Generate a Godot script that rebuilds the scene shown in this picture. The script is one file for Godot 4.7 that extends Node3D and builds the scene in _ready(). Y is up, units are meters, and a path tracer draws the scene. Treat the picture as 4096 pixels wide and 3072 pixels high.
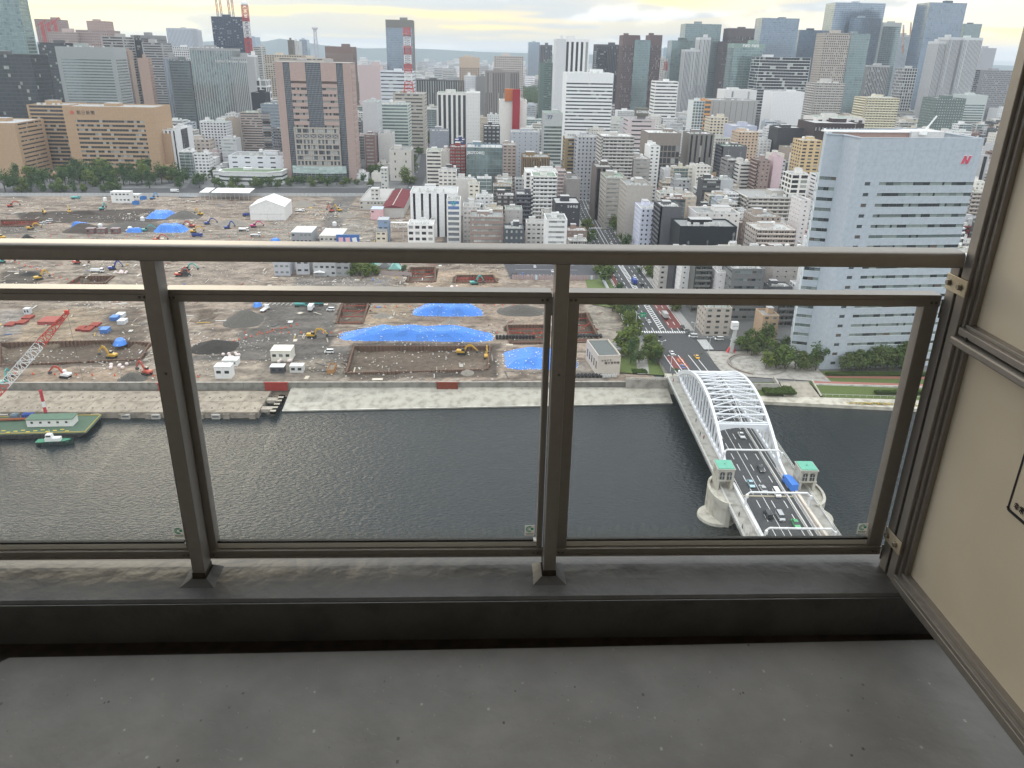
extends Node3D
# View over a river, an arch bridge, a building site and a city from a high balcony. Metres, y up; the water is y = 0, the city ground y = 4.
const EYE := 140.0
const GROUND := 4.0
var M := {}
var taken := {}
var rng := RandomNumberGenerator.new()
var shared := {}

class MB:
	var v := PackedVector3Array()
	var n := PackedVector3Array()
	var c := PackedColorArray()
	func q(o: Vector3,u: Vector3,w: Vector3,k := Color.WHITE) -> void:
		var m := u.cross(w).normalized()
		v.append(o); v.append(o+w); v.append(o+u+w); v.append(o); v.append(o+u+w); v.append(o+u)
		for i in 6:
			n.append(m); c.append(k)
	func quad(p0: Vector3,p1: Vector3,p2: Vector3,p3: Vector3,k := Color.WHITE) -> void:
		tri(p0,p1,p2,k); tri(p0,p2,p3,k)
	func tri(p0: Vector3,p1: Vector3,p2: Vector3,k := Color.WHITE) -> void: # counter-clockwise seen from outside
		var m := (p1 - p0).cross(p2 - p0).normalized()
		v.append(p0); v.append(p2); v.append(p1)
		for i in 3:
			n.append(m); c.append(k)
	func stri(p: Array,m: Array,k: Color) -> void:
		for i in [0,2,1]:
			v.append(p[i]); n.append(m[i]); c.append(k)
	func box(at: Vector3,s: Vector3,k := Color.WHITE,b := Basis.IDENTITY) -> void:
		var x := b.x*s.x; var y := b.y*s.y; var z := b.z*s.z
		var o := at - (x+y+z)*0.5
		q(o+z,x,y,k); q(o+x,-x,y,k); q(o+x+z,-z,y,k); q(o,z,y,k); q(o+y+z,x,-z,k); q(o,x,z,k)
	func bar(a: Vector3,b: Vector3,w: float,h: float,k := Color.WHITE) -> void:
		var d := b - a
		var z := d.normalized()
		var s := Vector3.UP if absf(z.y) < 0.98 else Vector3.RIGHT
		var x := s.cross(z).normalized()
		box((a+b)*0.5,Vector3(w,h,d.length()),k,Basis(x,z.cross(x),z))
	func tube(a: Vector3,b: Vector3,r0: float,r1: float,seg := 8,k := Color.WHITE,caps := true) -> void:
		var z := (b - a).normalized()
		var s := Vector3.UP if absf(z.y) < 0.95 else Vector3.RIGHT
		var x := s.cross(z).normalized(); var y := z.cross(x)
		for i in seg:
			var t0 := TAU*i/seg; var t1 := TAU*(i+1)/seg
			var d0 := x*cos(t0)+y*sin(t0); var d1 := x*cos(t1)+y*sin(t1)
			stri([a+d0*r0,a+d1*r0,b+d1*r1],[d0,d1,d1],k)
			stri([a+d0*r0,b+d1*r1,b+d0*r1],[d0,d1,d0],k)
			if caps:
				tri(b,b+d0*r1,b+d1*r1,k); tri(a,a+d1*r0,a+d0*r0,k)
	func lathe(o: Vector3,prof: Array,seg := 16,k := Color.WHITE) -> void: # prof: [radius,height] from the bottom up
		for j in prof.size() - 1:
			var r0: float = prof[j][0]; var h0: float = prof[j][1]; var r1: float = prof[j+1][0]; var h1: float = prof[j+1][1]
			for i in seg:
				var t0 := TAU*i/seg; var t1 := TAU*(i+1)/seg
				var d0 := Vector3(cos(t0),0,-sin(t0)); var d1 := Vector3(cos(t1),0,-sin(t1))
				if r0 > 0.0001:
					tri(o+d0*r0+Vector3.UP*h0,o+d1*r0+Vector3.UP*h0,o+d1*r1+Vector3.UP*h1,k)
				if r1 > 0.0001:
					tri(o+d0*r0+Vector3.UP*h0,o+d1*r1+Vector3.UP*h1,o+d0*r1+Vector3.UP*h1,k)
	func prism(pts: PackedVector2Array,o: Vector3,ex: Vector3,ey: Vector3,ez: Vector3,k := Color.WHITE,smooth := false) -> void: # pts counter-clockwise in (ex,ey); ez runs along
		var m := pts.size()
		var flip := ex.cross(ey).dot(ez) < 0.0
		for i in m:
			var a := pts[i]; var b := pts[(i+1) % m]
			var pa := o+ex*a.x+ey*a.y; var pb := o+ex*b.x+ey*b.y
			if smooth:
				var na := _vn(pts,i,ex,ey); var nb := _vn(pts,(i+1) % m,ex,ey)
				if flip:
					stri([pb,pa,pa+ez],[nb,na,na],k); stri([pb,pa+ez,pb+ez],[nb,na,nb],k)
				else:
					stri([pa,pb,pb+ez],[na,nb,nb],k); stri([pa,pb+ez,pa+ez],[na,nb,na],k)
			elif flip:
				quad(pb,pa,pa+ez,pb+ez,k)
			else:
				quad(pa,pb,pb+ez,pa+ez,k)
		var t := Geometry2D.triangulate_polygon(pts)
		for i in range(0,t.size(),3):
			var a := o+ex*pts[t[i]].x+ey*pts[t[i]].y; var b := o+ex*pts[t[i+1]].x+ey*pts[t[i+1]].y; var d := o+ex*pts[t[i+2]].x+ey*pts[t[i+2]].y
			if (b - a).cross(d - a).dot(ez) < 0.0:
				tri(a,b,d,k); tri(a+ez,d+ez,b+ez,k)
			else:
				tri(a,d,b,k); tri(a+ez,b+ez,d+ez,k)
	func _vn(pts: PackedVector2Array,i: int,ex: Vector3,ey: Vector3) -> Vector3:
		var m := pts.size()
		var d := (pts[(i+1) % m] - pts[(i+m - 1) % m])
		return (ex*d.y - ey*d.x).normalized()
	func mesh() -> ArrayMesh:
		var a := []
		a.resize(Mesh.ARRAY_MAX)
		a[Mesh.ARRAY_VERTEX] = v; a[Mesh.ARRAY_NORMAL] = n; a[Mesh.ARRAY_COLOR] = c
		var am := ArrayMesh.new()
		am.add_surface_from_arrays(Mesh.PRIMITIVE_TRIANGLES,a)
		return am

func numbered(called: String) -> String:
	var k: int = taken.get(called,-1)+1
	taken[called] = k
	return called if k == 0 else "%s_%03d" % [called,k]

func thing(called: String,label: String,cat: String,at := Vector3.ZERO,turn := 0.0,group := "") -> Node3D:
	var o := Node3D.new()
	o.name = numbered(called)
	add_child(o)
	o.position = at; o.rotation.y = turn
	tag(o,label,cat,group)
	return o

func tag(o: Node,label: String,cat: String,group := "") -> void:
	o.set_meta("label",label); o.set_meta("category",cat)
	if group: o.set_meta("group",group)

func part(called: String,mesh: Mesh,m: Material,parent: Node,at := Vector3.ZERO,b := Basis.IDENTITY) -> MeshInstance3D:
	var o := MeshInstance3D.new()
	o.name = called if parent != self else numbered(called)
	o.mesh = mesh; o.material_override = m
	parent.add_child(o,true)
	o.transform = Transform3D(b,at)
	return o

func structure(called: String,mb: MB,m: Material,label := "",at := Vector3.ZERO) -> MeshInstance3D:
	var o := part(called,mb.mesh(),m,self,at)
	o.set_meta("kind","structure")
	if label: o.set_meta("label",label)
	return o

func copy(o: Node3D,at: Vector3,turn: float,label := "",group := "") -> Node3D:
	var c: Node3D = o.duplicate()
	c.name = numbered(String(o.name).trim_suffix("_"+String(o.name).get_slice("_",String(o.name).get_slice_count("_") - 1)) if String(o.name).right(3).is_valid_int() else String(o.name))
	add_child(c)
	c.position = at; c.rotation.y = turn
	if label: c.set_meta("label",label)
	if group: c.set_meta("group",group)
	return c

func rgb(a) -> Color:
	return Color(a[0],a[1],a[2])

func noise_tex(seed_: int,freq: float,lo: Color,hi: Color,mid = null,octaves := 4,size := 512,kind := FastNoiseLite.TYPE_SIMPLEX_SMOOTH) -> NoiseTexture2D:
	var f := FastNoiseLite.new()
	f.seed = seed_; f.noise_type = kind; f.frequency = freq; f.fractal_octaves = octaves
	var t := NoiseTexture2D.new()
	t.width = size; t.height = size; t.seamless = true; t.noise = f
	var g := Gradient.new()
	g.set_color(0,lo.linear_to_srgb()); g.set_color(1,hi.linear_to_srgb())
	if mid != null: g.add_point(0.5,(mid as Color).linear_to_srgb())
	t.color_ramp = g
	return t

func bump_tex(seed_: int,freq: float,octaves := 4,size := 512) -> NoiseTexture2D:
	var f := FastNoiseLite.new()
	f.seed = seed_; f.frequency = freq; f.fractal_octaves = octaves
	var t := NoiseTexture2D.new()
	t.width = size; t.height = size; t.seamless = true; t.noise = f
	return t

func mat(key: String,col: Color,rough := 0.8,metal := 0.0,tex: Texture2D = null,scale := 1.0,vertex := false) -> StandardMaterial3D:
	if M.has(key): return M[key]
	var m := StandardMaterial3D.new()
	m.resource_name = key
	m.albedo_color = col.linear_to_srgb(); m.roughness = rough; m.metallic = metal
	m.vertex_color_use_as_albedo = vertex
	if tex:
		m.albedo_texture = tex
		m.uv1_triplanar = true; m.uv1_world_triplanar = true; m.uv1_scale = Vector3.ONE*scale
	M[key] = m
	return m

func relief(m: StandardMaterial3D,t: Texture2D,centimetres: float) -> void:
	m.heightmap_enabled = true; m.heightmap_texture = t; m.heightmap_scale = centimetres

func paint(key: String,col: Color,rough := 0.45) -> StandardMaterial3D:
	return mat(key,col,rough,0.0)

func make_materials() -> void:
	var soft := noise_tex(3,0.012,Color(.84,.83,.82),Color(1,1,1),Color(.95,.95,.945),6)
	var wall := mat("painted_wall",Color.WHITE,0.85,0,soft,0.06,true)
	wall.metallic_specular = 0.3
	mat("window_glass",Color.WHITE,0.12,0.0,null,1,true).metallic_specular = 0.6
	mat("mirror_glass",Color.WHITE,0.1,0.72,noise_tex(8,0.02,Color(.95,.95,.96),Color(1,1,1),null,3),0.012,true)
	var plain := mat("plain",Color.WHITE,0.7,0,null,1,true)
	plain.metallic_specular = 0.35
	mat("metal_paint",Color.WHITE,0.4,0.0,null,1,true)
	mat("asphalt",Color(.06,.061,.064),0.9,0,noise_tex(5,0.02,Color(.75,.75,.75),Color(1.1,1.1,1.1),null,5),0.05)
	mat("paving",Color(.36,.35,.34),0.85,0,noise_tex(6,0.03,Color(.7,.7,.7),Color(1,1,1),null,5),0.07)
	mat("marking",Color(.75,.75,.75),0.7)
	mat("city_ground",Color(.16,.16,.16),0.9,0,noise_tex(9,0.01,Color(.6,.6,.6),Color(1,1,1),null,5),0.01)
	var soil := mat("site_soil",Color.WHITE,0.95,0,noise_tex(11,0.012,Color(.5,.48,.46),Color(1.0,.98,.95),Color(.82,.8,.78),6,1024),0.022,true)
	relief(soil,bump_tex(12,0.03,6),45.0)
	var dirt := mat("dug_earth",Color.WHITE,0.97,0,noise_tex(13,0.03,Color(.55,.52,.5),Color(1,1,1),null,6),0.06,true)
	relief(dirt,bump_tex(14,0.05,5),30.0)
	var conc := mat("stained_concrete",Color.WHITE,0.9,0,noise_tex(15,0.007,Color(.5,.48,.45),Color(1,1,.98),Color(.86,.85,.82),8,1024),0.03,true)
	conc.metallic_specular = 0.3
	mat("grass",Color(.11,.15,.045),0.95,0,noise_tex(16,0.03,Color(.6,.62,.5),Color(1.1,1.1,1),null,5),0.08)
	var leaf := mat("leaf",Color.WHITE,0.75,0,null,1,true)
	leaf.backlight_enabled = true; leaf.backlight = Color(.25,.3,.12)
	leaf.metallic_specular = 0.25
	mat("bark",Color(.1,.08,.06),0.95)
	var tarp := mat("tarpaulin",Color(.055,.23,.72),0.55,0,noise_tex(17,0.02,Color(.78,.82,.85),Color(1.15,1.1,1.05),null,4),0.1,true)
	relief(tarp,bump_tex(18,0.02,4),25.0)
	mat("sandbag",Color(.75,.74,.7),0.9)
	var water := mat("water",Color(.012,.017,.019),0.1)
	water.metallic_specular = 0.34
	var wn := FastNoiseLite.new()
	wn.seed = 21; wn.frequency = 0.02; wn.fractal_octaves = 5; wn.fractal_gain = 0.55
	wn.domain_warp_enabled = true; wn.domain_warp_amplitude = 12
	var wt := NoiseTexture2D.new()
	wt.width = 1024; wt.height = 1024; wt.seamless = true; wt.noise = wn; wt.as_normal_map = true; wt.bump_strength = 9.0
	water.normal_enabled = true; water.normal_texture = wt; water.normal_scale = 0.6
	water.uv1_triplanar = true; water.uv1_world_triplanar = true; water.uv1_scale = Vector3(0.018,0.018,0.034)
	relief(water,bump_tex(22,0.05,4),8.0)
	for i in 6: # window panes picked one by one
		var k: Color = [Color(.03,.035,.04),Color(.06,.075,.08),Color(.17,.2,.195),Color(.25,.295,.28),Color(.13,.17,.17),Color(.12,.1,.085)][i]
		mat("pane_%d" % i,k,0.14).metallic_specular = 0.6

func pane(t: float,blind: float) -> Material: # which pane a random number t gives
	if t < blind*0.55: return M.pane_3
	if t < blind: return M.pane_2
	var s := (t - blind)/maxf(1.0 - blind,0.01)
	return M.pane_0 if s < 0.45 else M.pane_1 if s < 0.7 else M.pane_4 if s < 0.87 else M.pane_5

func make_sky() -> Sky:
	var fine := FastNoiseLite.new(); fine.seed = 31; fine.frequency = 0.011; fine.fractal_octaves = 5
	var big := FastNoiseLite.new(); big.seed = 34; big.frequency = 0.0045; big.fractal_octaves = 4
	var W := 4096; var Hh := 2048
	var im := Image.create_empty(W/8,Hh/8,false,Image.FORMAT_RGBF)
	for y in Hh/8:
		var e := 90.0 - 180.0*(y+0.5)*8/Hh
		for x in W/8:
			im.set_pixel(x,y,sky_at(360.0*(x+0.5)*8/W,e,fine,big))
	im.resize(W,Hh,Image.INTERPOLATE_CUBIC)
	for y in range(Hh/2 - 100,Hh/2+6):
		var e := 90.0 - 180.0*(y+0.5)/Hh
		for half in [[0,480],[W - 440,W]]:
			for x in range(half[0],half[1]):
				im.set_pixel(x,y,sky_at(360.0*(x+0.5)/W,e,fine,big))
	var m := PanoramaSkyMaterial.new()
	m.panorama = ImageTexture.create_from_image(im)
	var s := Sky.new()
	s.sky_material = m
	return s

func sky_at(az: float,e: float,fine: FastNoiseLite,big: FastNoiseLite) -> Color: # linear light; az grows to the right of -z,e is degrees above the horizon
	if az > 180.0: az -= 360.0
	var k := 0.86*(1.0+2.0*clampf(sin(deg_to_rad(maxf(e,0.0))),0,1)) # an overcast sky is brightest overhead
	var ax := az*6.0; var ey := e*30.0/(1.0+maxf(e,0.0)*0.04)
	var d := 0.0
	if absf(absf(az) - 180.0) < 12.0: d = (12.0 - absf(absf(az) - 180.0))/24.0
	var n := lerpf(big.get_noise_2d(ax,ey*1.3),big.get_noise_2d(-ax,ey*1.3),d)*1.2+0.5*fine.get_noise_2d(ax*1.8,ey*1.7)
	var puff := smoothstep(-0.06,0.1,n+0.16*fine.get_noise_2d(ax*5.0,ey*4.0))
	var cloud := Color(.5,.545,.575).lerp(Color(.74,.755,.75),clampf(0.35*smoothstep(-0.4,0.5,n)+0.65*puff,0,1))
	var glow := exp(-pow((az+25.0)/14.0,2.0) - pow((e - 4.5)/6.0,2.0))
	var gap := smoothstep(0.0,0.26,fine.get_noise_2d(ax*0.6+300.0,ey*2.2+40.0)+0.4*big.get_noise_2d(ax*1.5+90.0,ey*2.6))
	var low := exp(-pow((e - 2.2)/2.4,2.0))*exp(-pow(az/60.0,2.0))
	var lit := Color(.98,.79,.4)
	var patch := exp(-pow((az+3.0)/6.5,2.0) - pow((e - 1.5)/0.8,2.0))+0.8*exp(-pow((az - 33.0)/7.0,2.0) - pow((e - 2.4)/1.5,2.0))+0.6*exp(-pow((az - 12.0)/6.0,2.0) - pow((e - 3.2)/0.8,2.0)) # breaks in the cloud deck low down
	var c := cloud.lerp(lit,clampf(gap*(low*0.3+glow*0.8)+patch*(0.45+0.6*gap),0,0.92))
	c = c.lerp(Color(1.15,1.0,.55),clampf(glow*0.95*(0.5+0.5*puff),0,1))
	if e < 1.2: c = c.lerp(Color(.72,.78,.82),smoothstep(1.2,-0.5,e)*0.6)
	if e < 0.0: c = c.lerp(Color(.5,.52,.53),smoothstep(0.0,-8.0,e))
	return Color(c.r*k,c.g*k,c.b*k)

# placed things, world metres
const HERO := [
	["tower","teal and mint mirror glass tower with ribbed green side, rising out of the frame","building",-627,-1130,78,24,217,3,1,[0.25,0.32,0.3],2,4.2,2.2,0.85,0.75,0,0,0.12],
	["tower","dark glass office tower with red trim beside the teal tower","building",-549,-1000,59,40,122,3,3,[0.1,0.1,0.1],0,4.2,3,0.9,0.82,0,0,0.04],
	["tower","hazy pinkish brown tower behind two red rooftop cranes","building",-941,-1900,43,60,181,0,0,[0.33,0.24,0.22],0,4,4,0.5,0.5,0,0,0.12],
	["tower","wide pinkish slab with a fine grid of square dark windows","building",-717,-1500,48,50,152,5,5,[0.45,0.36,0.34],0,4.2,4,0.55,0.55,0,0,0.12],
	["tower","taller pinkish slab with a fine window grid and brown top","building",-671,-1510,55,50,156,5,5,[0.43,0.33,0.31],0,4.2,3.6,0.5,0.6,0,0,0.12],
	["tower","pinkish brown stepped penthouse block over the window-grid slab","building",-670,-1530,33,30,171,0,0,[0.4,0.3,0.27],0,4.2,4,0.4,0.3,0,0,0.12],
	["tower","dark steel tower with white truss top behind the grey banded office","building",-659,-1330,34,40,135,3,3,[0.1,0.1,0.1],0,4,3,0.85,0.7,0,0,0.12],
	["office_building","broad pale grey office slab with greenish window bands and blank top","building",-589,-1290,85,45,130,1,1,[0.36,0.37,0.38],2,4.1,3.2,0.86,0.42,1,16,0.75],
	["office_building","grey tower with dark horizontal bands beside the pale grey slab","building",-613,-1450,36,45,146,1,1,[0.36,0.34,0.33],4,4.2,3,0.9,0.5,1,0,0.12],
	["office_building","brown brick narrow tower with blank flank","building",-555,-1350,11,16,125,1,6,[0.36,0.27,0.22],0,4,3,0.6,0.4,0,0,0.12],
	["tower","dark tower with a white rooftop emblem","building",-596,-1500,21,40,145,3,3,[0.1,0.1,0.1],0,4,3,0.85,0.75,0,0,0.12],
	["tower","grey tower topped by an open grid crown","building",-603,-1560,47,45,150,5,5,[0.25,0.25,0.26],0,4,3,0.6,0.6,0,6,0.12],
	["office_building","mid grey ribbon-window office tower with stepped bands","building",-553,-1460,34,45,138,1,1,[0.34,0.33,0.33],0,4,3,0.9,0.45,1,0,0.12],
	["office_building","orange-brown stepped brick tower with emblem plate","building",-486,-1240,15,14,117,6,0,[0.4,0.29,0.24],0,4,4,0.4,0.4,0,0,0.12],
	["tower","pale twin-slab tower far off in haze","building",-1141,-3300,96,60,193,4,4,[0.42,0.43,0.46],1,4.2,5,0.5,0.6,0,0,0.12],  # haze is painted into this wall colour, besides the fog
	["tower","thin pale tower behind the twin-slab tower","building",-1223,-3700,37,60,195,4,4,[0.5,0.5,0.53],1,4.2,5,0.5,0.6,0,0,0.12],  # pale wall tone holds painted distance haze as well as fog
	["office_building","white window-grid office block behind the fin hotel","building",-570,-1650,34,40,132,5,5,[0.74,0.74,0.75],0,4,4,0.6,0.6,0,0,0.12],
	["office_building","grey slim tower with vertical blue strips","building",-482,-1330,17,30,118,4,4,[0.3,0.3,0.31],1,4,4,0.5,0.5,0,0,0.12],
	["office_building","dark ribbon-window office block left of the fin hotel","building",-442,-1260,31,40,114,1,1,[0.16,0.17,0.18],2,3.8,3,0.9,0.55,1,0,0.12],
	["hotel","grey hotel slab of close vertical fins with green glass between","building",-388,-1240,60,45,132,4,4,[0.34,0.34,0.35],2,3.6,3.6,0.66,0.7,1,0,0.15],
	["hotel","lower fin wing of the grey hotel with a sign line","building",-349,-1240,21,45,121,4,6,[0.36,0.36,0.37],2,3.6,2.8,0.5,0.6,0,0,0.1],
	["tower","dark blue netted tower under construction with open steel floors","building",-537,-1850,65,55,192,5,5,[0.05,0.07,0.11],4,4.3,5,0.7,0.5,0,0,0.12],
	["office_building","white frame block with two dark glass strips","building",-358,-1330,13,25,123,4,4,[0.74,0.74,0.75],4,30,7,0.7,0.9,0,0,0.12],
	["office_building","low white frame block with square dark bays","building",-350,-1330,29,30,87,5,5,[0.74,0.74,0.75],0,10,9,0.75,0.75,0,0,0.12],
	["tower","blue-grey far tower beside the striped mast","building",-873,-3300,37,60,167,1,1,[0.36,0.42,0.5],1,4.2,4,0.8,0.5,0,0,0.12],  # blue-grey of the wall is painted haze; the fog adds more
	["office_building","pale banded block below the blue-grey far tower","building",-544,-2100,22,40,134,1,1,[0.5,0.48,0.45],0,4,4,0.8,0.5,0,0,0.12],
	["hotel","long beige hotel block with a flat disc roof","building",-403,-1750,75,60,120,5,5,[0.5,0.43,0.35],0,4,5,0.6,0.6,0,0,0.12],
	["hotel","long beige banded wing in front of the disc-roof hotel","building",-346,-1650,103,40,116,1,1,[0.5,0.44,0.37],0,4,4,0.8,0.45,0,0,0.12],
	["tower","brown aerial-clad slim tower","building",-430,-1950,11,20,150,6,6,[0.16,0.14,0.12],0,4,4,0.4,0.4,0,0,0.12],
	["tower","pale far apartment tower beside the aerial tower","building",-687,-3200,27,50,156,0,0,[0.55,0.53,0.52],0,4,5,0.5,0.5,0,0,0.12],  # wall paled in its colour to stand for distance haze
	["tower","plain blue glass far tower","building",-678,-3300,28,50,162,3,3,[0.36,0.42,0.5],1,4,5,0.8,0.7,0,0,0.12],  # wall tint carries the blue of far haze, painted in
	["hotel","dark brown hotel block with rows of bright windows","building",-280,-1700,55,50,138,0,0,[0.2,0.14,0.12],3,4,4,0.35,0.35,0,12,0.12],
	["office_building","black glass signboard block behind the pink tower","building",-311,-1180,19,30,76,6,6,[0.035,0.035,0.04],4,4,4,0.5,0.5,0,0,0.12],
	["office_building","teal-roofed glass block with white slats below the signboard block","building",-271,-1090,29,40,67,1,1,[0.25,0.28,0.3],1,4,3,0.9,0.5,1,0,0.12],
	["apartment_building","stepped brown-grey apartment tower with deep slab bands","building",-294,-1090,39,40,56,1,1,[0.42,0.36,0.33],0,3.2,3,0.95,0.42,1,0,0.12],
	["office_building","tan slab tower with a column of ribbon windows on its slanted flank","building",-525,-890,64,60,56,6,1,[0.43,0.3,0.19],0,4.3,3,0.8,0.35,0,0,0.12],
	["office_building","tan-banded dark glass office with bands between the tan blocks","building",-492,-960,44,50,70,1,1,[0.43,0.3,0.19],0,4.1,3.2,0.9,0.58,1,0,0.12],
	["office_building","white louvred block with dark vertical strips right of the tan office","building",-349,-930,17,55,48,4,1,[0.7,0.71,0.73],4,26,4.5,0.4,0.9,2,0,0.12],
	["tower","tall grey tower with wavy crown and striped mirror glass","building",-155,-1650,51,50,187,3,6,[0.2,0.19,0.18],1,4,2,0.8,0.7,0,14,0.12],
	["office_building","white horizontal-banded podium under the wavy crown tower","building",-154,-1560,60,60,98,1,1,[0.6,0.63,0.67],4,6.5,8,0.98,0.3,0,0,0.12],
	["office_building","pinkish blank hall beside the striped podium","building",-204,-1560,40,50,107,6,6,[0.55,0.44,0.44],0,4,4,0.3,0.3,0,0,0.12],
	["office_building","beige-grey broadcast office with deep window slots under the striped mast","building",-98,-1150,43,50,80,1,1,[0.42,0.39,0.35],0,4.6,4,0.86,0.36,1,0,0.12],
	["office_building","pale green ribbon-window office in front of the broadcast office","building",-111,-1060,39,45,71,1,1,[0.5,0.55,0.52],2,3.9,2.6,0.95,0.55,2,0,0.12],
	["office_building","blank light grey slab beside the pink tower","building",-132,-1000,18,45,77,6,0,[0.55,0.56,0.58],0,4,5,0.4,0.4,2,0,0.12],
	["office_building","brick-red banded annex at the foot of the pink tower","building",-129,-960,12,30,43,1,1,[0.25,0.16,0.15],3,4,3,0.7,0.35,1,0,0.12],
	["office_building","white office with tall brown and white vertical stripes","building",-34,-1010,36,40,88,4,5,[0.72,0.7,0.68],0,60,6,0.55,0.97,1,0,0.12],
	["office_building","white tile-grid slab with a small dark sign beside the striped office","building",-8,-1008,16,40,89,5,5,[0.72,0.71,0.7],3,4,3,0.25,0.2,0,0,0.12],
	["tower","beige tower with window grid and grey louvre top near the park","building",-22,-1750,42,45,123,5,5,[0.55,0.44,0.35],0,4,4.5,0.55,0.6,0,20,0.12],
	["office_building","white and grey stepped office in front of the beige park tower","building",-18,-1560,22,40,92,5,6,[0.74,0.74,0.75],1,4,4.5,0.6,0.55,0,0,0.12],
	["office_building","grey blank block beside the stepped white office","building",1,-1556,17,40,92,6,6,[0.25,0.24,0.24],0,4,4,0.3,0.3,0,0,0.12],
	["office_building","brown-grey curved drum hall with fine vertical ribs","building",38,-1440,58,60,104,4,4,[0.27,0.24,0.23],0,30,3,0.4,0.9,0,0,0.12],
	["office_building","beige office with tall dark top-floor windows","building",55,-1620,56,45,127,0,0,[0.52,0.47,0.44],0,4,4,0.55,0.5,0,0,0.12],
	["theatre","dark colonnade theatre roof with vertical ribs in front of the park","building",-82,-1750,106,40,78,4,4,[0.09,0.09,0.09],3,30,5,0.4,0.8,0,0,0.12],
	["tower","far twin blue-grey towers over the park","building",266,-4200,56,60,179,3,3,[0.36,0.42,0.5],1,4.2,6,0.7,0.6,0,0,0.12],  # haze blue put into the wall colour, on top of the fog
	["tower","dark grey vertical-striped tower over the park","building",156,-2000,28,40,151,4,4,[0.14,0.14,0.15],0,4,4,0.5,0.6,0,0,0.12],
	["office_building","green netted block below the dark striped tower","building",134,-1650,32,50,116,1,1,[0.12,0.17,0.15],0,4,3,0.5,0.3,0,0,0.12],
	["tower","white tower of black and white vertical stripes","building",152,-1330,38,45,155,4,4,[0.78,0.78,0.79],4,90,7,0.5,0.98,0,0,0.12],
	["tower","plain pale grey service slab joined to the striped white tower","building",126,-1325,15,50,155,6,6,[0.6,0.61,0.63],0,4,4,0.3,0.3,0,0,0.12],
	["office_building","white ribbon-window office with a deep grey roof wall","building",142,-1080,61,50,112,1,6,[0.76,0.77,0.78],0,4.4,3.5,0.99,0.4,1,11,0.12],
	["tower","black steel tower of vertical lines left of the brown tower","building",275,-1800,56,50,153,4,4,[0.1,0.1,0.11],0,4,3.5,0.5,0.8,0,0,0.12],
	["office_building","black lower block in front of the steel-line tower","building",245,-1700,22,40,140,1,1,[0.05,0.055,0.06],4,4,4,0.9,0.5,0,0,0.12],
	["tower","dark brown tower with a glass centre bay and ribbed crown","building",285,-1600,31,50,168,5,5,[0.14,0.1,0.1],4,4.2,2.2,0.5,0.75,0,18,0.12],
	["tower","tall glass centre bay of the brown tower","building",306,-1597,31,30,160,3,3,[0.13,0.16,0.17],2,4.2,2.4,0.85,0.7,0,0,0.12],
	["tower","dark brown right wing of the ribbed crown tower","building",332,-1600,22,50,169,5,5,[0.14,0.1,0.1],4,4.2,2.2,0.5,0.75,0,18,0.12],
	["office_building","white office with red roof pylon and blank tiled front","building",39,-970,32,35,83,6,1,[0.72,0.7,0.66],0,4,4,0.4,0.4,1,0,0.12],
	["office_building","green glass curved office with a white rooftop sign panel","building",83,-930,21,35,73,1,6,[0.45,0.47,0.47],2,4,2.6,0.95,0.6,0,14,0.12],
	["office_building","pale grid office behind a small striped mast","building",441,-2000,22,40,128,5,5,[0.52,0.5,0.48],0,4,4,0.5,0.55,0,0,0.12],
	["tower","far pale blue tower in haze","building",796,-3600,38,60,160,1,1,[0.45,0.55,0.6],1,4,5,0.8,0.6,0,0,0.12],  # pale blue wall colour is distance haze painted in
	["tower","dark green glass tower left of the silver fin tower","building",396,-1640,49,40,161,3,3,[0.1,0.13,0.13],2,4.1,3,0.9,0.8,0,0,0.12],
	["tower","silver fin tower lower half with close vertical ribs","building",393,-1560,28,30,145,4,4,[0.55,0.56,0.58],0,90,2.6,0.5,0.7,0,0,0.12],
	["tower","silver fin tower taller half with a stepped corner","building",415,-1562,21,30,166,4,4,[0.55,0.56,0.58],0,90,2.6,0.5,0.7,0,0,0.12],
	["tower","tall banded glass tower with an open glass crown","building",524,-2000,85,50,203,3,3,[0.2,0.24,0.24],2,4.3,3,0.95,0.75,0,0,0.12],
	["tower","dark brown ribbed tower with twin rooftop fins","building",610,-1980,61,45,195,4,4,[0.1,0.085,0.085],4,4,2.8,0.5,0.7,0,14,0.12],
	["tower","dark brown base of the ribbed twin-fin tower","building",592,-1950,61,45,166,5,5,[0.1,0.08,0.08],4,4,2.6,0.5,0.7,0,0,0.12],
	["tower","pale green reflecting glass tower with white letters on its crown","building",473,-1480,55,40,156,3,3,[0.24,0.32,0.29],2,4.1,2.6,0.92,0.72,0,7,0.5],
	["tower","tall slate-blue glass tower with a canted front","building",723,-2050,91,50,221,3,3,[0.16,0.2,0.22],1,4.2,3,0.93,0.75,0,0,0.12],
	["office_building","dark glass office of long white floor lines","building",518,-1420,88,45,135,1,1,[0.62,0.63,0.65],4,4.6,5,0.99,0.82,1,0,0.12],
	["tower","black-blue glass tower behind the white-line office","building",823,-2100,64,50,198,3,3,[0.035,0.045,0.06],1,4.2,3,0.95,0.85,0,0,0.12],
	["tower","tall pale blue sky-mirroring twin tower","building",889,-2000,120,55,255,3,3,[0.3,0.36,0.42],1,4.3,3,0.95,0.85,0,0,0.12],
	["tower","front bay of the sky-mirroring tower with dark edge strips","building",896,-1960,62,30,222,3,3,[0.25,0.3,0.34],1,4.3,3,0.9,0.8,0,0,0.12],
	["tower","beige stone tower with a regular grid of dark windows","building",644,-1520,47,40,177,5,5,[0.44,0.39,0.35],4,4,3.6,0.55,0.55,0,0,0.12],
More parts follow.
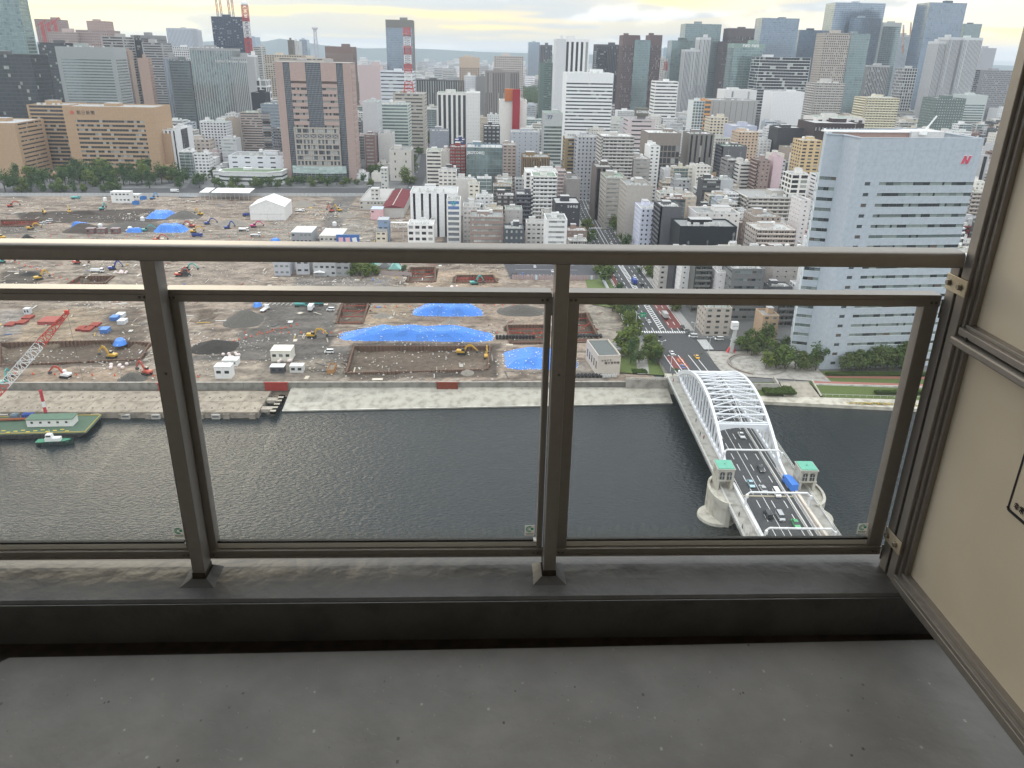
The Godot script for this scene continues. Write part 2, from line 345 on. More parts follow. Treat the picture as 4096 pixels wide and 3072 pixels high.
	["tower","green-grey glass slab joined to the beige grid tower","building",688,-1524,36,40,177,3,3,[0.22,0.26,0.27],2,4,3,0.95,0.85,0,0,0.12],
	["tower","grey-green glass tower with stone left edge","building",950,-1950,43,45,213,3,6,[0.4,0.43,0.42],2,4.2,3,0.95,0.7,0,8,0.12],
	["tower","pale striped glass tower under rooftop cranes","building",1118,-2200,43,45,194,4,4,[0.4,0.42,0.43],1,4,3,0.55,0.7,0,0,0.12],
	["office_building","low black grid block left of the tallest dark tower","building",885,-1700,27,40,119,5,5,[0.5,0.5,0.5],4,6,6,0.75,0.75,0,0,0.12],
	["office_building","dark band block with white fin bay below the glass slabs","building",769,-1600,42,40,124,4,4,[0.4,0.4,0.41],4,4,3,0.6,0.7,0,0,0.12],
	["tower","very tall dark blue-grey tower with a split front","building",978,-1780,79,55,246,3,3,[0.1,0.12,0.15],1,4.2,2.6,0.93,0.85,0,0,0.02],
	["tower","green-black glass tower behind the striped pair","building",1315,-2250,49,50,226,3,3,[0.07,0.09,0.1],2,4.2,3,0.95,0.85,0,0,0.12],
	["tower","grey-white pinstripe tower lower left slab","building",865,-1560,20,40,168,4,4,[0.55,0.56,0.58],4,90,2.4,0.5,0.8,0,0,0.12],
	["tower","grey-white pinstripe tower middle slab","building",882,-1556,23,40,175,4,4,[0.55,0.56,0.58],4,90,2.4,0.5,0.8,0,0,0.12],
	["tower","white pinstripe frame tower with a dark glass slot","building",914,-1550,34,40,175,4,4,[0.6,0.62,0.64],4,90,2.4,0.5,0.8,0,0,0.12],
	["tower","plain pale grey tower with a swooping roof edge","building",1254,-2050,34,45,165,6,6,[0.4,0.4,0.43],0,4,4,0.3,0.3,0,0,0.12],
	["tower","grey stone and glass grid office beside the balcony panel","building",1091,-1720,82,45,118,5,1,[0.3,0.3,0.31],4,4,3,0.5,0.6,0,0,0.12],
	["apartment_building","tall apartment tower of dark and white balcony stacks","building",480,-1130,41,35,104,2,2,[0.5,0.48,0.46],0,3.2,6,0.7,0.5,2,0,0.12],
	["apartment_building","cream apartment block with rows of small balconies","building",513,-1040,44,35,90,2,2,[0.66,0.6,0.46],0,3,4,0.7,0.5,2,0,0.12],
	["office_building","broad white hall with a row of arched openings","building",418,-940,57,40,72,0,6,[0.7,0.66,0.64],0,8,9,0.5,0.35,1,0,0.12],
	["office_building","black flat-roofed hall with a row of narrow windows","building",400,-900,56,50,69,0,6,[0.06,0.045,0.045],3,14,4,0.35,0.25,0,0,0.12],
	["office_building","green-grey office dotted with pale square panes","building",723,-1250,47,40,82,0,0,[0.13,0.17,0.16],3,4,4,0.5,0.4,0,0,0.12],
	["office_building","white-topped green glass office by the balcony panel","building",811,-1330,37,40,84,1,1,[0.5,0.54,0.53],2,4,3,0.9,0.55,0,14,0.12],
	["department_store","grey blank department hall with panel joints","building",365,-1180,68,50,77,4,6,[0.36,0.36,0.36],0,60,9,0.06,0.98,1,0,0.12],
	["department_store","white folded-roof department hall above the grey panel hall","building",398,-1260,50,40,88,4,6,[0.68,0.67,0.67],3,40,22,0.12,0.4,1,0,0.12],
	["office_building","white ribbon-window office with a blank right wall","building",299,-1330,37,35,96,1,1,[0.78,0.77,0.76],0,5,4,0.95,0.4,1,0,0.12],
	["office_building","white screen-walled hall with a red sign strip","building",481,-1280,51,45,86,6,6,[0.74,0.74,0.75],0,6,4,0.4,0.4,0,0,0.12],
	["office_building","white-framed glass office beside the orange tower block","building",301,-1130,16,30,78,5,6,[0.66,0.68,0.68],2,4,4,0.85,0.8,1,0,0.12],
	["office_building","orange-banded dark glass block beside the grey panel hall","building",313,-1130,9,30,79,1,6,[0.62,0.3,0.12],2,6,4,0.95,0.55,0,0,0.12],
	["office_building","pale pinkish office with a grey rooftop sign box","building",190,-960,31,40,65,1,1,[0.6,0.52,0.53],0,5.2,7,0.75,0.32,1,0,0.12],
	["office_building","rounded dark window-wall office with brown upper band","building",189,-830,34,40,62,5,6,[0.24,0.21,0.19],0,6,4.5,0.85,0.85,1,12,0.12],
	["apartment_building","tall balcony apartment block with white rails and a stair core","building",125.9,-740,29.8,35,66.3,2,2,[0.48,0.46,0.44],0,3,7,0.8,0.55,2,0,0.12],
	["office_building","grey mirror-fronted office with a rooftop box left of the balcony block","building",106.4,-790,22.4,35,60.7,0,1,[0.44,0.45,0.48],0,3.6,3.6,0.4,0.45,1,0,0.12],
	["office_building","gold-brown narrow office below the white billboard","building",93,-820,13,30,56,1,1,[0.32,0.24,0.14],0,3.6,3,0.6,0.5,0,0,0.12],
	["office_building","dark brown office with cream stripes at the avenue edge","building",107.5,-690,14.3,30,45.6,4,6,[0.14,0.12,0.11],4,40,5,0.6,0.95,2,0,0.12],
	["office_building","rounded beige-grey office of ribbon windows by the avenue","building",111.7,-650,16.8,35,42.3,1,1,[0.4,0.37,0.34],3,3.6,2.6,0.9,0.42,2,0,0.6],
	["office_building","grey-beige office with red sign and column of small windows","building",120.2,-595,19.7,32,45,6,0,[0.42,0.39,0.36],0,3.5,3.2,0.4,0.45,2,0,0.12],
	["office_building","slim white office with ribbon windows facing the school","building",169.3,-780,10.2,25,54,0,6,[0.78,0.78,0.78],0,3.4,4.5,0.4,0.4,2,0,0.12],
	["office_building","grey office with white window bands next to the slim white office","building",153.6,-760,15.7,28,44.6,1,6,[0.4,0.38,0.36],3,3.8,3,0.85,0.4,2,0,0.6],
	["office_building","pale lilac rounded office with small square windows","building",122.2,-560,13.3,25,34.1,0,0,[0.6,0.62,0.74],0,3.4,3,0.38,0.42,2,0,0.12],
	["apartment_building","dark charcoal slab with one column of balconies","building",130.8,-535,14.8,22,40.3,6,2,[0.12,0.12,0.13],0,3.2,3,0.6,0.5,1,0,0.12],
	["office_building","black netted block under scaffolding","building",149.5,-505,37.6,26,33.2,6,6,[0.03,0.032,0.036],4,4,6,0.3,0.3,1,0,0.12],
	["office_building","white clinic with small windows behind the netted block","building",171.6,-560,32,26,31.7,0,6,[0.74,0.71,0.69],0,4,5,0.25,0.3,2,0,0.12],
	["apartment_building","wide black and white balcony apartment block with a flat white roof","building",245.7,-640,54.3,45,29.5,2,2,[0.52,0.49,0.45],0,3.2,9,0.85,0.6,1,0,0.12],
	["apartment_building","brown apartment block with a green roof","building",206.3,-555,19,25,30.2,0,0,[0.38,0.32,0.28],0,3.2,4,0.35,0.4,2,0,0.12],
	["apartment_building","beige apartment block with a pale flat roof and balcony bays","building",200.6,-520,26.5,25,28.2,2,0,[0.56,0.5,0.46],0,3.2,4,0.6,0.45,2,0,0.12],
	["office_building","white upright stair tower beside the pale blue-grey tower","building",234.4,-560,6.9,20,41.7,0,0,[0.7,0.67,0.67],0,3.2,5,0.2,0.3,0,0,0.12],
	["apartment_building","brown-pink slab apartment tower with outer stairs","building",249.6,-700,11.6,20,51.8,0,2,[0.3,0.23,0.21],0,3.1,4,0.4,0.35,0,0,0.12],
	["office_building","pink stair tower with a gold cap","building",264.1,-705,8.5,14,54.8,6,6,[0.6,0.47,0.5],0,3.1,4,0.3,0.3,0,0,0.12],
	["office_building","round-cornered pale office with ribbon windows","building",241.4,-720,13.3,20,46.3,1,1,[0.6,0.58,0.56],0,3.4,3,0.8,0.45,2,0,0.12],
	["apartment_building","grey wedge-roofed apartment block","building",233.6,-735,11.2,22,47.6,1,1,[0.24,0.23,0.23],0,3.3,3,0.8,0.4,1,0,0.12],
	["apartment_building","white block with dark square bays","building",263.6,-650,14.6,20,47.1,0,0,[0.74,0.72,0.68],4,3.8,6,0.75,0.65,1,0,0.12],
	["apartment_building","cream and orange balcony block","building",330.9,-800,20.2,25,59.7,5,0,[0.6,0.45,0.26],0,3.3,6,0.6,0.5,2,0,0.12],
	["apartment_building","charcoal slab with pale strips and balcony flank","building",263,-830,26,25,50,6,2,[0.13,0.13,0.14],0,3.3,5,0.5,0.5,2,0,0.12],
	["office_building","dark netted office under wrap","building",360,-930,35,30,61,6,6,[0.06,0.06,0.065],4,4,4,0.3,0.3,0,0,0.12],
	["apartment_building","beige slab apartments with window rows","building",299,-900,23,25,58,0,0,[0.55,0.42,0.32],0,3.2,4,0.5,0.45,2,0,0.12],
	["office_building","dark grey office with tall slot windows","building",233,-850,26,30,60,4,6,[0.2,0.19,0.18],4,12,5,0.4,0.9,1,0,0.12],
	["apartment_building","yellow-cream punched window apartments","building",305,-1040,23,25,63,0,0,[0.66,0.58,0.46],0,3.6,5,0.6,0.5,2,0,0.12],
	["warehouse","long lilac-grey warehouse with a round black cat-coloured sign disc","building",320,-980,30,35,58,6,6,[0.45,0.47,0.58],0,6,4,0.3,0.3,0,0,0.12],
	["office_building","white office with dark ribbon windows left of the avenue","building",52.3,-530,14.3,22,31.6,1,6,[0.76,0.76,0.76],3,3.6,3.2,0.75,0.42,2,0,0.5],
	["shop_building","black shop building with white roof lettering by the avenue","building",65.4,-585,18.6,26,33.1,0,6,[0.06,0.06,0.07],3,5,8,0.12,0.12,0,0,0.12],
	["apartment_building","white apartment block with rows of cream balconies","building",51.7,-640,20.1,28,44.1,2,2,[0.74,0.72,0.69],0,3.1,6,0.85,0.5,2,0,0.12],
	["apartment_building","white steel-frame block behind the cream balconies","building",52.7,-680,27.2,30,41.7,5,6,[0.7,0.69,0.68],0,3.4,4,0.7,0.6,2,0,0.12],
	["office_building","brown-grey blank slab beside the avenue","building",75.3,-640,10.9,25,42.5,6,6,[0.27,0.25,0.24],0,3.4,4,0.3,0.3,0,0,0.12],
	["office_building","dark slatted office of brown and gold vertical bars","building",54,-770,25.8,30,43.5,4,4,[0.24,0.17,0.1],4,3.8,1.6,0.5,0.7,2,0,0.12],
	["office_building","grey stepped office with outer stair flights","building",48,-860,30,30,58,0,0,[0.42,0.44,0.48],0,4,6,0.15,0.25,2,0,0.12],
	["apartment_building","brown chamfered apartment tower with dark bays","building",29.3,-800,13.3,25,51,0,0,[0.38,0.31,0.28],0,3.1,4.5,0.6,0.35,2,0,0.12],
	["office_building","blue-framed glass office with white name letters","building",4.8,-800,35.9,35,48.3,3,3,[0.18,0.25,0.3],2,4,1.6,0.92,0.85,1,0,0.12],
	["apartment_building","red brick apartments with white balcony stacks","building",-22,-810,16,28,47,2,2,[0.26,0.07,0.06],3,3.1,5,0.7,0.45,1,0,0.12],
	["office_building","cream office with pale window bands left of the brick apartments","building",-46,-810,15,26,43,1,1,[0.68,0.65,0.6],0,3.7,3,0.9,0.45,2,0,0.12],
	["office_building","plain beige slab between cream office and brick apartments","building",-34,-812,9,26,43,0,6,[0.5,0.47,0.44],0,4,8,0.1,0.12,0,0,0.12],
	["office_building","grey windowless office with a dark navy screen roof","building",-45,-900,20,30,54,0,0,[0.27,0.28,0.32],3,4,7,0.12,0.2,1,0,0.12],
	["office_building","navy narrow block with white window pairs","building",-22,-880,11,22,47,0,0,[0.06,0.07,0.16],3,3.6,5,0.4,0.4,0,0,0.12],
	["office_building","dark office block with three rows of pale windows","building",13,-900,18,26,60,0,0,[0.07,0.07,0.075],3,4,4.5,0.6,0.4,1,0,0.12],
	["office_building","white bank tower with tall black slots and a round emblem","building",-35.5,-615,36.5,30,34.6,4,1,[0.76,0.76,0.77],4,70,6.5,0.3,0.92,1,0,0.12],
	["office_building","white stepped front wing with square windows and roof rails","building",-42.2,-560,18.5,18,21,0,0,[0.78,0.77,0.76],0,4,5,0.66,0.5,1,0,0.3],
	["apartment_building","white and tan apartment stack beside the bank tower","building",-19.2,-580,10.2,18,35.1,5,6,[0.74,0.73,0.72],1,4,8,0.8,0.62,1,0,0.3],
	["office_building","brown ribbon-window office with a low parapet","building",5,-560,23.9,24,26.9,1,1,[0.32,0.25,0.22],3,3.6,2.6,0.9,0.4,2,0,0.7],
	["shop_building","charcoal shop block with white roof deck and small square windows","building",24.1,-545,13.6,18,21.9,0,0,[0.09,0.1,0.11],3,4,3.2,0.4,0.4,2,0,0.12],
	["office_building","plain grey slab with small paired windows","building",26.1,-600,13,18,25,0,6,[0.45,0.43,0.42],0,4,7,0.12,0.15,1,0,0.12],
	["apartment_building","dark grey apartment block with glass balconies","building",36.3,-640,13.3,20,29.8,2,6,[0.12,0.12,0.14],0,3.2,5,0.8,0.5,1,0,0.12],
	["apartment_building","dark brown and glass apartment block","building",21.1,-650,14.8,20,27.1,0,6,[0.1,0.085,0.085],3,3.3,5,0.6,0.5,1,0,0.12],
	["apartment_building","cream upright house block with three window rows","building",-4.9,-680,9.4,16,31,0,0,[0.7,0.66,0.58],0,3.4,5,0.5,0.4,2,0,0.12],
	["office_building","cream hall building beside the street trees","building",-88,-900,24,35,33,0,6,[0.58,0.55,0.51],0,9,10,0.12,0.3,0,0,0.12],
	["office_building","blank white hall beside the green ribbon office","building",-113,-980,17,30,43,6,6,[0.6,0.59,0.58],0,9,10,0.1,0.1,0,0,0.12],
	["apartment_building","white office of alternate dark and white bay windows","building",-327,-1020,31,25,49,5,0,[0.6,0.61,0.63],4,3.2,4,0.55,0.5,1,0,0.12],
	["office_building","brown-beige blank slab above the tree avenue","building",-319,-1060,13,25,50,6,6,[0.36,0.3,0.25],0,4,4,0.3,0.3,0,0,0.12],
	["office_building","cream block with slanted skylight gables","building",-341,-1000,27,25,31,0,0,[0.55,0.48,0.43],0,4.5,5,0.55,0.4,1,0,0.12],
	["apartment_building","tall white apartment block near the fin hotel base","building",-347,-1050,12,20,48,0,0,[0.68,0.68,0.68],0,3.2,7,0.3,0.3,0,0,0.12],
	["hospital_building","white hospital block with small red-brown windows and a glass bay","building",-242,-900,69,38,25,0,6,[0.7,0.72,0.76],0,5,14,0.4,0.3,2,0,0.12],
	["office_building","white narrow building with small windows by the crossing","building",120.7,-438,8.1,14,27.3,0,0,[0.7,0.69,0.69],0,3.2,4,0.25,0.3,1,0,0.12],
	["apartment_building","dark tile apartment block with stacked balconies by the crossing","building",125.9,-425,9.1,16,27.5,2,6,[0.16,0.16,0.15],0,3.1,3.5,0.7,0.5,0,0,0.12],
	["office_building","grey slanted-front office of ribbon windows with a white skylight","building",146.1,-410,18.1,24,29.8,1,0,[0.22,0.22,0.22],0,4.2,2.4,0.78,0.32,2,0,0.4],
	["office_building","white house block left of the slanted-front office","building",136.3,-420,7.6,14,24.9,0,0,[0.68,0.66,0.67],0,3.4,5,0.15,0.2,1,0,0.12],
	["apartment_building","beige six-storey apartment block on the plaza corner","building",124.5,-385,13.7,16,15.3,0,0,[0.5,0.45,0.4],0,3.2,4,0.45,0.42,2,0,0.12],
	["office_building","small orange-beige house block with white gable side","building",147.4,-372,8.2,12,15.6,0,6,[0.5,0.36,0.25],0,3.3,3.5,0.45,0.4,0,0,0.12],
	["apartment_building","dark shaded flats behind the orange-beige house","building",166.1,-400,8.5,15,13.2,2,6,[0.22,0.22,0.22],0,3.2,4,0.7,0.5,0,0,0.12],
	["office_building","pale building with outer steel stair behind the blue-grey tower","building",183.1,-450,15.1,20,22.6,0,0,[0.5,0.48,0.46],0,3.3,5,0.2,0.25,2,0,0.12],
	["shop_building","white terrace houses with shop awnings along the pavement","building",117.8,-470,12.8,16,16.1,0,0,[0.55,0.52,0.49],0,3.3,4,0.4,0.4,1,0,0.12],
	["office_building","dark narrow block beside the white corner building","building",117.5,-450,4.8,14,25.8,6,6,[0.06,0.06,0.07],0,3.3,4,0.3,0.3,0,0,0.12],
	["office_building","red-brown corner house right of the blue-grey tower","building",330.4,-520,7.8,15,32.1,0,0,[0.25,0.07,0.06],0,3.4,4,0.5,0.4,1,0,0.12],
	["apartment_building","black-striped flats right of the blue-grey tower","building",482.2,-760,14.7,20,52.7,4,0,[0.45,0.45,0.46],4,12,8,0.5,0.9,1,0,0.12],
	["apartment_building","brown balcony flats right of the blue-grey tower","building",397.9,-620,12.2,20,39.1,2,2,[0.45,0.4,0.36],0,3.2,5,0.7,0.5,1,0,0.12],
]
const HEIGHTS := {"bank": 34.6,"stack": 35.1,"shop": 33.1,"biz": 48.3,"g77": 72.6,"konwa": 65.0,"fwd": 156.5,"hotel": 120.8,"pylon": 83.0,"bill": 55.8,"cast": 80.5}
const COLS := [[0.74,0.74,0.75],[0.74,0.74,0.75],[0.66,0.64,0.62],[0.7,0.67,0.62],[0.5,0.51,0.53],[0.42,0.42,0.43],[0.5,0.43,0.35],[0.62,0.56,0.46],[0.4,0.33,0.28],[0.28,0.2,0.17],[0.1,0.1,0.105],[0.2,0.2,0.21],[0.55,0.44,0.44],[0.5,0.54,0.6],[0.27,0.15,0.125],[0.62,0.6,0.57]]
const FILL := [
	[189,-416,14,15,44,5,6,1,622],[221,-416,14,11,30,5,0,13,223],[234,-415,11,15,16,1,0,12,862],[251,-416,14,11,25,1,1,4,596],[281,-415,12,11,26,5,0,10,409],[295,-416,11,11,24,0,0,15,133],[174,-431,13,11,14,6,0,11,931],[189,-429,13,12,15,0,0,1,683],[204,-430,13,13,37,0,0,6,892],[220,-431,14,14,23,2,0,8,579],[250,-429,11,12,38,2,0,2,659],[265,-430,13,15,14,0,0,3,132],
	[280,-430,13,12,31,2,0,2,300],[295,-429,13,14,31,0,0,1,15],[310,-430,15,14,26,5,0,7,376],[146,-445,11,11,32,0,0,3,30],[160,-446,12,13,25,0,0,8,616],[221,-444,11,13,10,6,1,0,55],[249,-444,13,11,23,1,1,2,248],[265,-445,14,14,27,0,0,2,177],[279,-444,12,12,22,2,1,7,412],[295,-444,14,15,22,5,6,6,242],[325,-444,14,13,12,1,1,5,644],[145,-460,11,14,25,6,6,15,758],
	[160,-461,13,14,26,3,1,12,284],[205,-459,11,13,39,0,0,12,513],[219,-460,12,14,30,0,0,6,796],[236,-461,14,12,43,2,1,2,331],[250,-461,14,11,43,2,0,15,577],[265,-460,12,15,32,0,6,0,444],[279,-460,12,12,30,5,0,13,809],[296,-461,11,14,29,1,0,7,4],[309,-459,13,15,23,6,0,2,871],[326,-459,15,12,15,1,0,3,155],[341,-461,15,11,18,0,1,3,406],[145,-475,11,14,21,1,0,6,403],
	[159,-476,14,13,25,5,1,3,551],[176,-476,14,11,24,1,6,0,371],[191,-474,12,12,25,2,0,1,400],[204,-474,13,11,25,1,6,3,103],[236,-475,13,12,26,2,0,15,510],[249,-474,13,14,33,2,1,4,769],[265,-475,13,11,38,0,6,0,192],[279,-475,13,13,26,1,0,4,791],[296,-475,13,12,40,2,1,0,368],[309,-475,14,12,31,2,0,2,528],[324,-475,14,11,31,6,6,5,795],[339,-476,15,15,34,2,1,5,111],
	[130,-491,12,11,20,2,0,3,85],[189,-489,15,12,21,1,0,14,469],[204,-491,15,11,18,1,6,7,597],[219,-491,12,11,24,0,1,6,523],[236,-491,14,14,34,5,0,4,803],[265,-491,14,11,25,2,0,4,246],[280,-489,13,12,34,2,0,1,239],[296,-489,13,11,25,1,0,4,990],[325,-490,15,14,28,3,0,9,249],[341,-490,13,13,25,2,0,13,919],[356,-489,12,12,23,3,6,3,841],[249,-506,13,12,44,0,0,1,914],
	[266,-506,11,12,27,0,1,12,809],[310,-505,14,11,24,6,0,7,916],[340,-506,14,12,38,1,0,10,952],[355,-506,14,11,21,3,1,0,955],[311,-519,14,12,20,0,1,14,615],[356,-521,12,14,22,1,0,2,450],[234,-535,13,12,15,0,0,0,713],[280,-534,11,12,23,0,1,7,205],[309,-535,13,12,19,5,6,5,637],[339,-536,14,12,28,0,1,2,6],[369,-535,12,13,31,6,1,14,987],[70,-549,13,11,13,2,0,15,500],
	[249,-551,11,14,13,0,0,4,301],[294,-549,14,11,43,3,0,13,261],[324,-551,11,14,26,5,1,15,831],[341,-551,11,12,17,3,1,3,882],[369,-549,14,12,31,0,1,12,551],[384,-551,11,15,26,0,0,1,230],[41,-565,14,15,22,0,6,2,221],[71,-564,14,14,17,5,0,9,509],[250,-566,13,12,24,1,1,2,424],[264,-566,13,14,18,5,0,10,80],[309,-565,12,14,40,6,1,0,481],[326,-565,11,11,31,0,6,9,70],
	[339,-564,12,12,33,1,0,9,171],[370,-564,11,14,15,1,0,1,331],[385,-564,11,11,27,0,0,12,520],[400,-566,11,13,40,0,1,3,345],[145,-580,14,12,38,3,1,9,191],[265,-579,15,12,9,1,6,0,948],[279,-581,14,13,19,1,0,9,572],[326,-580,11,15,32,3,6,2,633],[415,-581,15,12,32,2,6,0,230],[-6,-594,13,14,28,0,0,2,12],[11,-596,13,13,26,1,0,7,983],[159,-596,11,13,37,0,1,6,61],
	[175,-596,14,12,29,3,0,10,777],[190,-595,13,11,32,2,0,15,813],[206,-594,12,12,18,5,0,9,651],[234,-595,15,12,15,2,6,14,951],[249,-594,12,15,18,6,0,1,779],[264,-596,13,11,18,0,0,4,137],[281,-595,11,15,44,1,6,2,310],[295,-594,13,13,21,0,0,10,108],[310,-594,11,14,31,6,1,7,353],[324,-594,11,15,40,3,0,1,610],[340,-596,12,11,16,0,6,9,268],[356,-594,12,12,20,2,0,6,344],
	[384,-594,15,14,23,0,1,4,666],[400,-596,12,13,13,0,1,9,17],[-5,-610,15,13,27,0,0,4,372],[176,-611,13,14,18,2,0,5,13],[191,-610,14,14,32,6,0,13,923],[206,-610,14,14,23,0,0,0,930],[280,-609,14,13,43,6,1,0,298],[311,-610,12,13,44,6,0,13,137],[354,-610,13,15,32,0,6,0,600],[371,-611,13,13,21,6,1,8,884],[416,-611,14,12,39,2,6,9,337],[430,-609,13,14,13,0,0,1,297],
	[56,-618,13,17,19,1,1,3,709],[143,-620,14,13,24,0,0,3,885],[243,-620,13,16,13,0,6,15,891],[278,-622,15,15,29,1,0,1,804],[295,-620,14,14,27,0,1,4,472],[313,-621,13,16,20,5,0,4,697],[345,-619,15,16,15,6,1,4,563],[362,-622,14,16,37,6,6,6,707],[430,-621,13,16,27,2,6,15,405],[173,-637,14,15,19,3,1,10,685],[194,-638,15,16,31,3,1,6,408],[310,-635,16,14,21,3,0,3,625],
	[330,-636,13,17,29,0,0,5,654],[347,-636,16,15,44,2,6,13,2],[360,-635,16,13,32,5,1,15,51],[379,-639,13,16,31,1,0,4,300],[448,-638,14,15,21,6,1,3,920],[4,-656,14,14,25,0,0,0,667],[157,-656,15,14,30,0,0,15,632],[192,-655,15,16,41,1,6,10,527],[209,-654,14,16,30,2,1,0,451],[330,-653,12,14,37,0,0,4,259],[396,-654,13,13,22,0,0,0,649],[413,-656,16,15,16,5,1,4,170],
	[430,-653,14,17,13,1,0,15,476],[160,-672,14,12,29,1,6,14,596],[174,-669,16,16,27,0,6,3,396],[191,-669,15,15,22,2,0,0,864],[209,-672,13,15,39,6,0,4,513],[328,-669,16,14,27,0,6,11,908],[398,-671,13,17,29,0,1,14,337],[412,-670,15,13,24,1,1,10,262],[431,-669,12,16,40,5,6,3,720],[447,-671,13,14,12,2,0,3,209],[176,-689,14,14,36,0,0,5,826],[226,-689,17,12,21,1,1,0,974],
	[310,-686,16,13,27,1,1,2,161],[328,-689,14,15,24,0,1,13,387],[363,-687,14,15,22,2,6,13,128],[412,-688,15,16,20,6,1,2,754],[430,-687,16,16,26,5,6,12,325],[465,-690,15,14,20,6,0,15,934],[479,-689,13,15,31,0,0,0,660],[-27,-704,15,16,21,1,6,6,759],[-13,-703,16,15,32,6,6,2,116],[20,-706,16,17,26,3,6,6,736],[193,-703,17,13,20,1,1,10,417],[226,-706,13,15,29,0,0,6,390],
	[278,-704,17,16,29,5,0,9,159],[310,-707,16,17,39,6,1,0,366],[328,-706,14,13,43,1,1,4,394],[362,-707,16,12,25,6,6,4,266],[378,-706,13,15,24,6,1,0,451],[462,-706,16,12,31,0,0,2,981],[482,-704,14,13,29,2,6,7,143],[498,-707,15,17,30,2,0,1,596],[-29,-722,16,14,36,0,1,15,214],[4,-723,13,13,30,3,1,0,596],[23,-723,13,17,26,1,1,2,714],[40,-722,16,12,30,0,0,4,811],
	[71,-720,13,15,38,2,6,12,780],[174,-723,15,16,28,2,0,6,1],[208,-723,17,16,23,1,1,0,27],[310,-723,15,15,31,1,1,0,302],[343,-723,15,17,29,0,0,5,894],[361,-724,16,14,24,3,0,3,797],[413,-721,14,12,24,1,6,7,891],[430,-724,14,15,31,6,1,5,508],[480,-721,14,14,17,0,0,4,945],[23,-740,14,17,27,2,0,15,603],[208,-741,13,15,41,0,6,3,788],[294,-738,15,15,28,2,0,0,500],
	[327,-741,15,15,26,6,6,4,197],[360,-737,14,17,26,1,6,12,614],[448,-739,13,16,25,3,6,13,263],[464,-740,14,16,28,5,0,7,949],[497,-740,13,16,38,2,6,6,917],[22,-756,15,16,25,5,6,9,56],[191,-757,14,13,37,3,1,7,853],[208,-755,17,15,16,2,0,8,319],[346,-754,13,15,28,6,1,1,133],[360,-758,14,14,33,3,0,11,312],[379,-757,14,13,38,0,0,12,168],[395,-754,15,15,27,2,1,11,377],
	[430,-757,14,15,15,1,0,1,730],[447,-757,15,12,39,5,1,0,45],[462,-756,16,17,30,0,1,15,622],[499,-756,14,17,19,2,0,4,500],[210,-771,15,16,36,1,0,3,666],[312,-772,16,16,32,1,1,0,419],[395,-773,16,15,20,3,0,0,928],[412,-773,16,17,27,2,6,2,519],[430,-775,15,12,31,5,0,1,169],[447,-774,13,17,33,5,0,1,532],[463,-772,14,17,23,6,0,0,381],[-28,-788,17,13,29,2,1,10,411],
	[191,-791,17,17,31,6,0,0,814],[295,-789,16,15,42,1,0,4,360],[395,-791,14,13,39,2,0,13,767],[411,-788,14,14,28,0,0,1,188],[429,-790,13,13,39,1,1,5,947],[446,-791,16,15,19,2,0,2,130],[483,-789,16,16,36,0,6,0,689],[498,-791,14,13,28,2,1,11,186],[531,-791,16,17,20,0,6,13,242],[394,-806,14,13,21,2,1,8,270],[412,-806,15,16,21,1,0,1,173],[465,-807,17,17,19,3,6,0,325],
	[479,-807,17,14,39,0,1,3,499],[549,-808,16,15,19,1,0,15,984],[379,-824,13,16,43,6,1,10,210],[413,-826,14,17,25,0,1,10,481],[462,-822,15,15,35,0,0,12,86],[513,-823,16,17,28,0,6,5,991],[566,-822,15,16,27,2,0,0,747],[159,-842,16,14,43,3,0,1,220],[313,-841,15,14,42,6,6,3,448],[378,-843,16,14,32,3,0,14,664],[412,-840,14,13,17,0,0,15,422],[431,-840,13,14,19,0,0,15,31],
	[481,-842,15,13,27,2,0,12,811],[549,-841,16,14,25,2,0,5,450],[585,-839,13,17,14,1,1,1,616],[345,-859,14,14,40,0,6,1,991],[462,-858,16,16,19,5,1,2,236],[481,-856,14,15,33,0,0,2,499],[496,-858,13,15,29,1,0,2,79],[533,-857,14,13,30,3,0,0,235],[565,-858,17,16,28,2,1,4,17],[582,-858,13,16,39,0,6,3,388],[344,-876,14,16,29,3,6,9,640],[395,-876,15,15,31,0,6,11,909],
	[413,-874,14,14,37,0,0,1,442],[429,-873,17,12,34,2,6,4,283],[447,-873,16,13,23,0,0,1,324],[464,-875,15,16,18,3,1,3,374],[516,-875,15,13,32,2,6,3,780],[584,-877,13,16,24,2,6,0,586],[-319,-891,14,17,29,3,0,1,17],[-303,-892,16,13,27,0,0,0,910],[-285,-890,14,15,10,1,0,0,118],[-198,-892,15,14,16,0,6,15,463],[-183,-890,16,16,23,1,1,9,863],[-164,-891,15,16,28,1,6,15,10],
	[-149,-894,13,16,27,6,6,3,423],[-131,-893,14,15,8,0,0,0,821],[-113,-891,13,13,9,6,0,3,628],[74,-892,15,14,22,0,1,1,317],[447,-891,16,17,23,3,1,1,781],[462,-892,16,16,40,2,1,15,969],[498,-892,13,15,22,2,6,0,798],[583,-894,15,13,29,0,0,12,314],[600,-891,17,16,19,1,0,12,897],[617,-893,12,13,39,0,6,10,117],[-288,-902,19,21,12,2,1,5,530],[-196,-900,17,22,18,3,6,8,860],
	[331,-899,22,18,29,2,0,14,384],[351,-900,20,16,43,6,0,8,949],[482,-899,16,19,39,2,0,3,487],[526,-898,20,17,31,0,1,9,133],[593,-900,16,18,40,0,1,9,955],[617,-900,20,17,31,0,0,1,702],[-308,-922,20,17,19,0,0,0,202],[-176,-923,20,15,38,2,0,7,955],[-154,-924,22,22,33,2,0,0,844],[485,-923,17,19,37,2,1,9,870],[529,-921,21,19,22,6,6,1,493],[550,-922,20,16,25,2,1,15,363],
